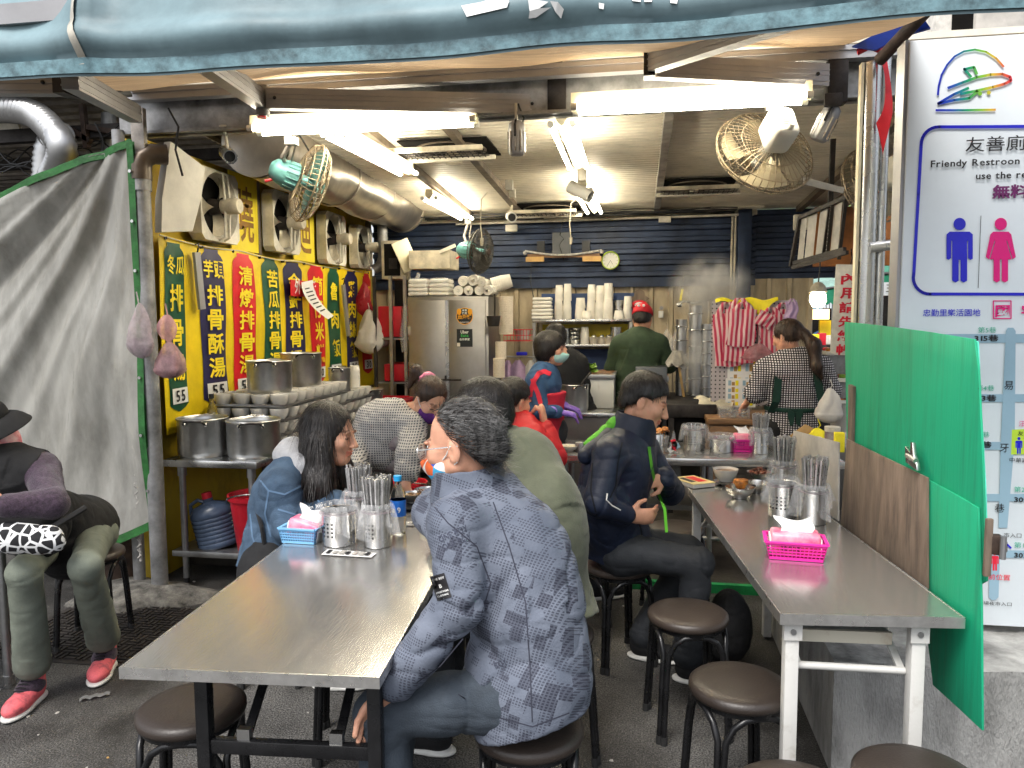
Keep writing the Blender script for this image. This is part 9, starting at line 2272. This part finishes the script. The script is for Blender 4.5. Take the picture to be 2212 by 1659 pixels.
# ---------------- seated person with hat at the side of the street
kR = pp(52, 1235, 2.95); kL = pp(185, 1222, 3.0); aR = G(72, 1462, .10); aL = G(228, 1398, .10)
J = dict(pelvis=A([-2.66, 3.22, .57]), waist=pp(62, 1100, 3.2), neck=pp(2, 985, 3.12), shL=pp(92, 1015, 3.14), shR=pp(-75, 1020, 3.1), elL=pp(112, 1088, 2.95), wrL=pp(10, 1092, 2.85), elR=pp(-110, 1100, 2.9), wrR=pp(-40, 1060, 2.8), hipL=A([-2.57, 3.2, .54]), hipR=A([-2.78, 3.2, .54]), knL=kL, knR=kR, anL=aL, anR=aR)
P11 = Person('seated person in a black hat, purple sleeves and pink running shoes', J, cd(-.3, 0, -.95), .007, .95, (1.05, .95, .9), {'L': (cd(-.9, .5, -.2), cd(.1, -.2, .9), .7, 1)}); P11.body(Head(pp(-42, 935, 3.08), cd(-.6, -.4, -.7), UP, .98))
P11.top('knit_sweater', 'purple_knit', .022, .018, .9, .8, .05, .95, amp=.007, seed=23.); S_ = SDF(.007); P11.torso(S_, .030, .92, .82); S_.ell(pp(75, 1130, 3.12), (.14, .12, .15), None, .06); S_.cone(P11.J['pelvis'], P11.J['pelvis'] + cd(.08, -.03, -.25), .15, .14, .05); [S_.cone(P11.J['sh'+q] + P11.side*k*.03, P11.J['el'+q], .078, .07, .01, None, True) for q, k in (('L', -1), ('R', 1))]; cloth('puffer_vest', S_, 'black_cloth', P11.t, P11.segs(), .012, 22); P11.pants('sage_trousers', .004, .036, .86, .005)
for q, d_ in (('R', cd(.05, 0, -1)), ('L', cd(.25, 0, -1))): P11.shoe(q, d_, 'shoe_pink'); a = P11.J['an'+q]; d_ = nz(d_); b = A([a[0], a[1], .07]) + d_*.03; S_ = SDF(.006); S_.ell(b, (.046, .060, .040), None, .02); S_.cone(b - d_*.03, b - d_*.03 + UP*.05, .040, .040, .02); S_.cone(b + d_*.03, b + d_*.075 - UP*.01, .022, .016, .02); cloth('shoe_upper', S_, 'purple_knit', P11.t); g = MB(); [g.tube([b + d_*(.02+.018*k) + UP*(.036-.006*k) + np.cross(d_, UP)*.02, b + d_*(.026+.018*k) + UP*(.042-.006*k), b + d_*(.02+.018*k) + UP*(.036-.006*k) - np.cross(d_, UP)*.02], .003, 5) for k in range(4)]; g.build('laces', 'black_cloth', P11.t, True)
S_ = SDF(.006); n = P11.J['neck']; S_.cone(n - UP*.01, n + UP*.06, .085, .075, .02); cloth('scarf', S_, 'scarf', P11.t, [(n, n+UP*.1, 1)], .006, 40); H_ = P11.head; S_ = SDF(.006); H_.ell(S_, (0, -.014, .05), (.098, .115, .095)); S_.cut(H_(0, 0, .03), -H_.u, .005); ht = npmesh('hat', *S_.mesh(), 'black_cloth', P11.t); g = MB(); g.grid(lambda u, v: tuple(H_((.095+.065*v)*math.cos(6.283*u), -.014 + (.112+.065*v)*math.sin(6.283*u), .035 - .055*v*v)), 40, 5, True); g.grid(lambda u, v: tuple(H_((.095+.065*v)*math.cos(-6.283*u), -.014 + (.112+.065*v)*math.sin(-6.283*u), .030 - .055*v*v)), 40, 5, True); g.build('brim', 'black_cloth', ht, True, smooth=70)
b = pp(62, 1168, 2.86); S_ = SDF(.006); S_.cone(b + cd(-.07, .01, 0), b + cd(.07, -.0, .02), .062, .055, .02, (cd(0, 0, 1), .7)); wb_ = thing('waist_bag', 'black and white patterned waist bag on the seated person in the hat', 'bag', b); cloth('pouch', S_, 'mono_print', wb_, [(b, b + cd(.1, 0, 0), 1)], .006); g = MB(); g.tube([b + cd(.06, .03, .0), b + cd(.10, .06, .06), b + cd(.14, .09, .14)], .012, 6); g.build('strap', 'black_plastic', wb_, True)

# ---------------- far stallholder
J = dict(pelvis=pp(1772, 745, 17.9), neck=pp(1775, 722, 17.9), shL=pp(1789, 727, 17.9), shR=pp(1761, 727, 17.9), elL=pp(1792, 741, 17.7), wrL=pp(1772, 743, 17.5), elR=pp(1758, 741, 17.7), wrR=pp(1778, 744, 17.5)); z = J['pelvis']; z[2] = .95; J.update(hipL=z + A([.1, 0, 0]), hipR=z + A([-.1, 0, 0]), knL=z + A([.1, 0, -.45]), knR=z + A([-.1, 0, -.45]), anL=z + A([.1, 0, -.86]), anR=z + A([-.1, 0, -.86]))
P12 = Person('far stallholder in a blue shirt with folded arms', J, cd(0, 0, -1), .016, 1., (1, .9, .85)); P12.body(Head(pp(1777, 713, 17.85), cd(0, -.3, -1), UP, 1.)); P12.top('blue_shirt', 'server_blue', .024, .02, 1., .8, .1, .3); P12.pants('dark_trousers'); short_hair(P12, 'hair', .012)

# ---------------- steam over the cookers
def steam(name, c, r, dens, label):
 m = bpy.data.materials.new('steam'); m.use_nodes = True; nt = m.node_tree; nt.nodes.remove(nt.nodes['Principled BSDF']); L = nt.links; v = N(nt, 'ShaderNodeVolumePrincipled'); v.inputs['Color'].default_value = (.95, .93, .9, 1); tc = N(nt, 'ShaderNodeTexCoord'); nzt = N(nt, 'ShaderNodeTexNoise', Scale=7., Detail=4.); L.new(tc.outputs['Object'], nzt.inputs[0])
 ln = N(nt, 'ShaderNodeVectorMath', operation='LENGTH'); dv = vm(nt, L, 'DIVIDE', tc.outputs['Object'], r); L.new(dv, ln.inputs[0]); fall = mth(nt, L, 'SUBTRACT', 1., ln.outputs['Value']); q = mth(nt, L, 'SUBTRACT', mth(nt, L, 'MULTIPLY', nzt.outputs[0], 2.2), .75)
 d = mth(nt, L, 'MULTIPLY', mth(nt, L, 'MAXIMUM', mth(nt, L, 'MULTIPLY', mth(nt, L, 'POWER', mth(nt, L, 'MAXIMUM', fall, 0.), 1.7), q), 0.), dens); L.new(d, v.inputs['Density']); L.new(v.outputs[0], nt.nodes['Material Output'].inputs['Volume'])
 g = MB(); g.ball((0, 0, 0), r, 20, 12); o = g.build(name, m, smooth=60, loc=c); o['kind'] = 'stuff'; o['label'] = label; o['category'] = 'steam'
steam('steam', YP(1535, 622, 6.6), (.40, .28, .32), 30., 'pale steam rising beside the pegboard'); steam('steam', YP(1506, 765, 6.45), (.2, .16, .46), 20., 'steam column over the steamer')
for l in STROKES: g = MB(); g.add(drape(VALANCE, [YP(a, b, 2.0) for a, b in l], .006), [tuple(range(len(l)))]); g.build('brush_stroke', 'white_print', aw, True, smooth=None)
bpy.data.objects.remove(_to); bpy.data.curves.remove(_tc)
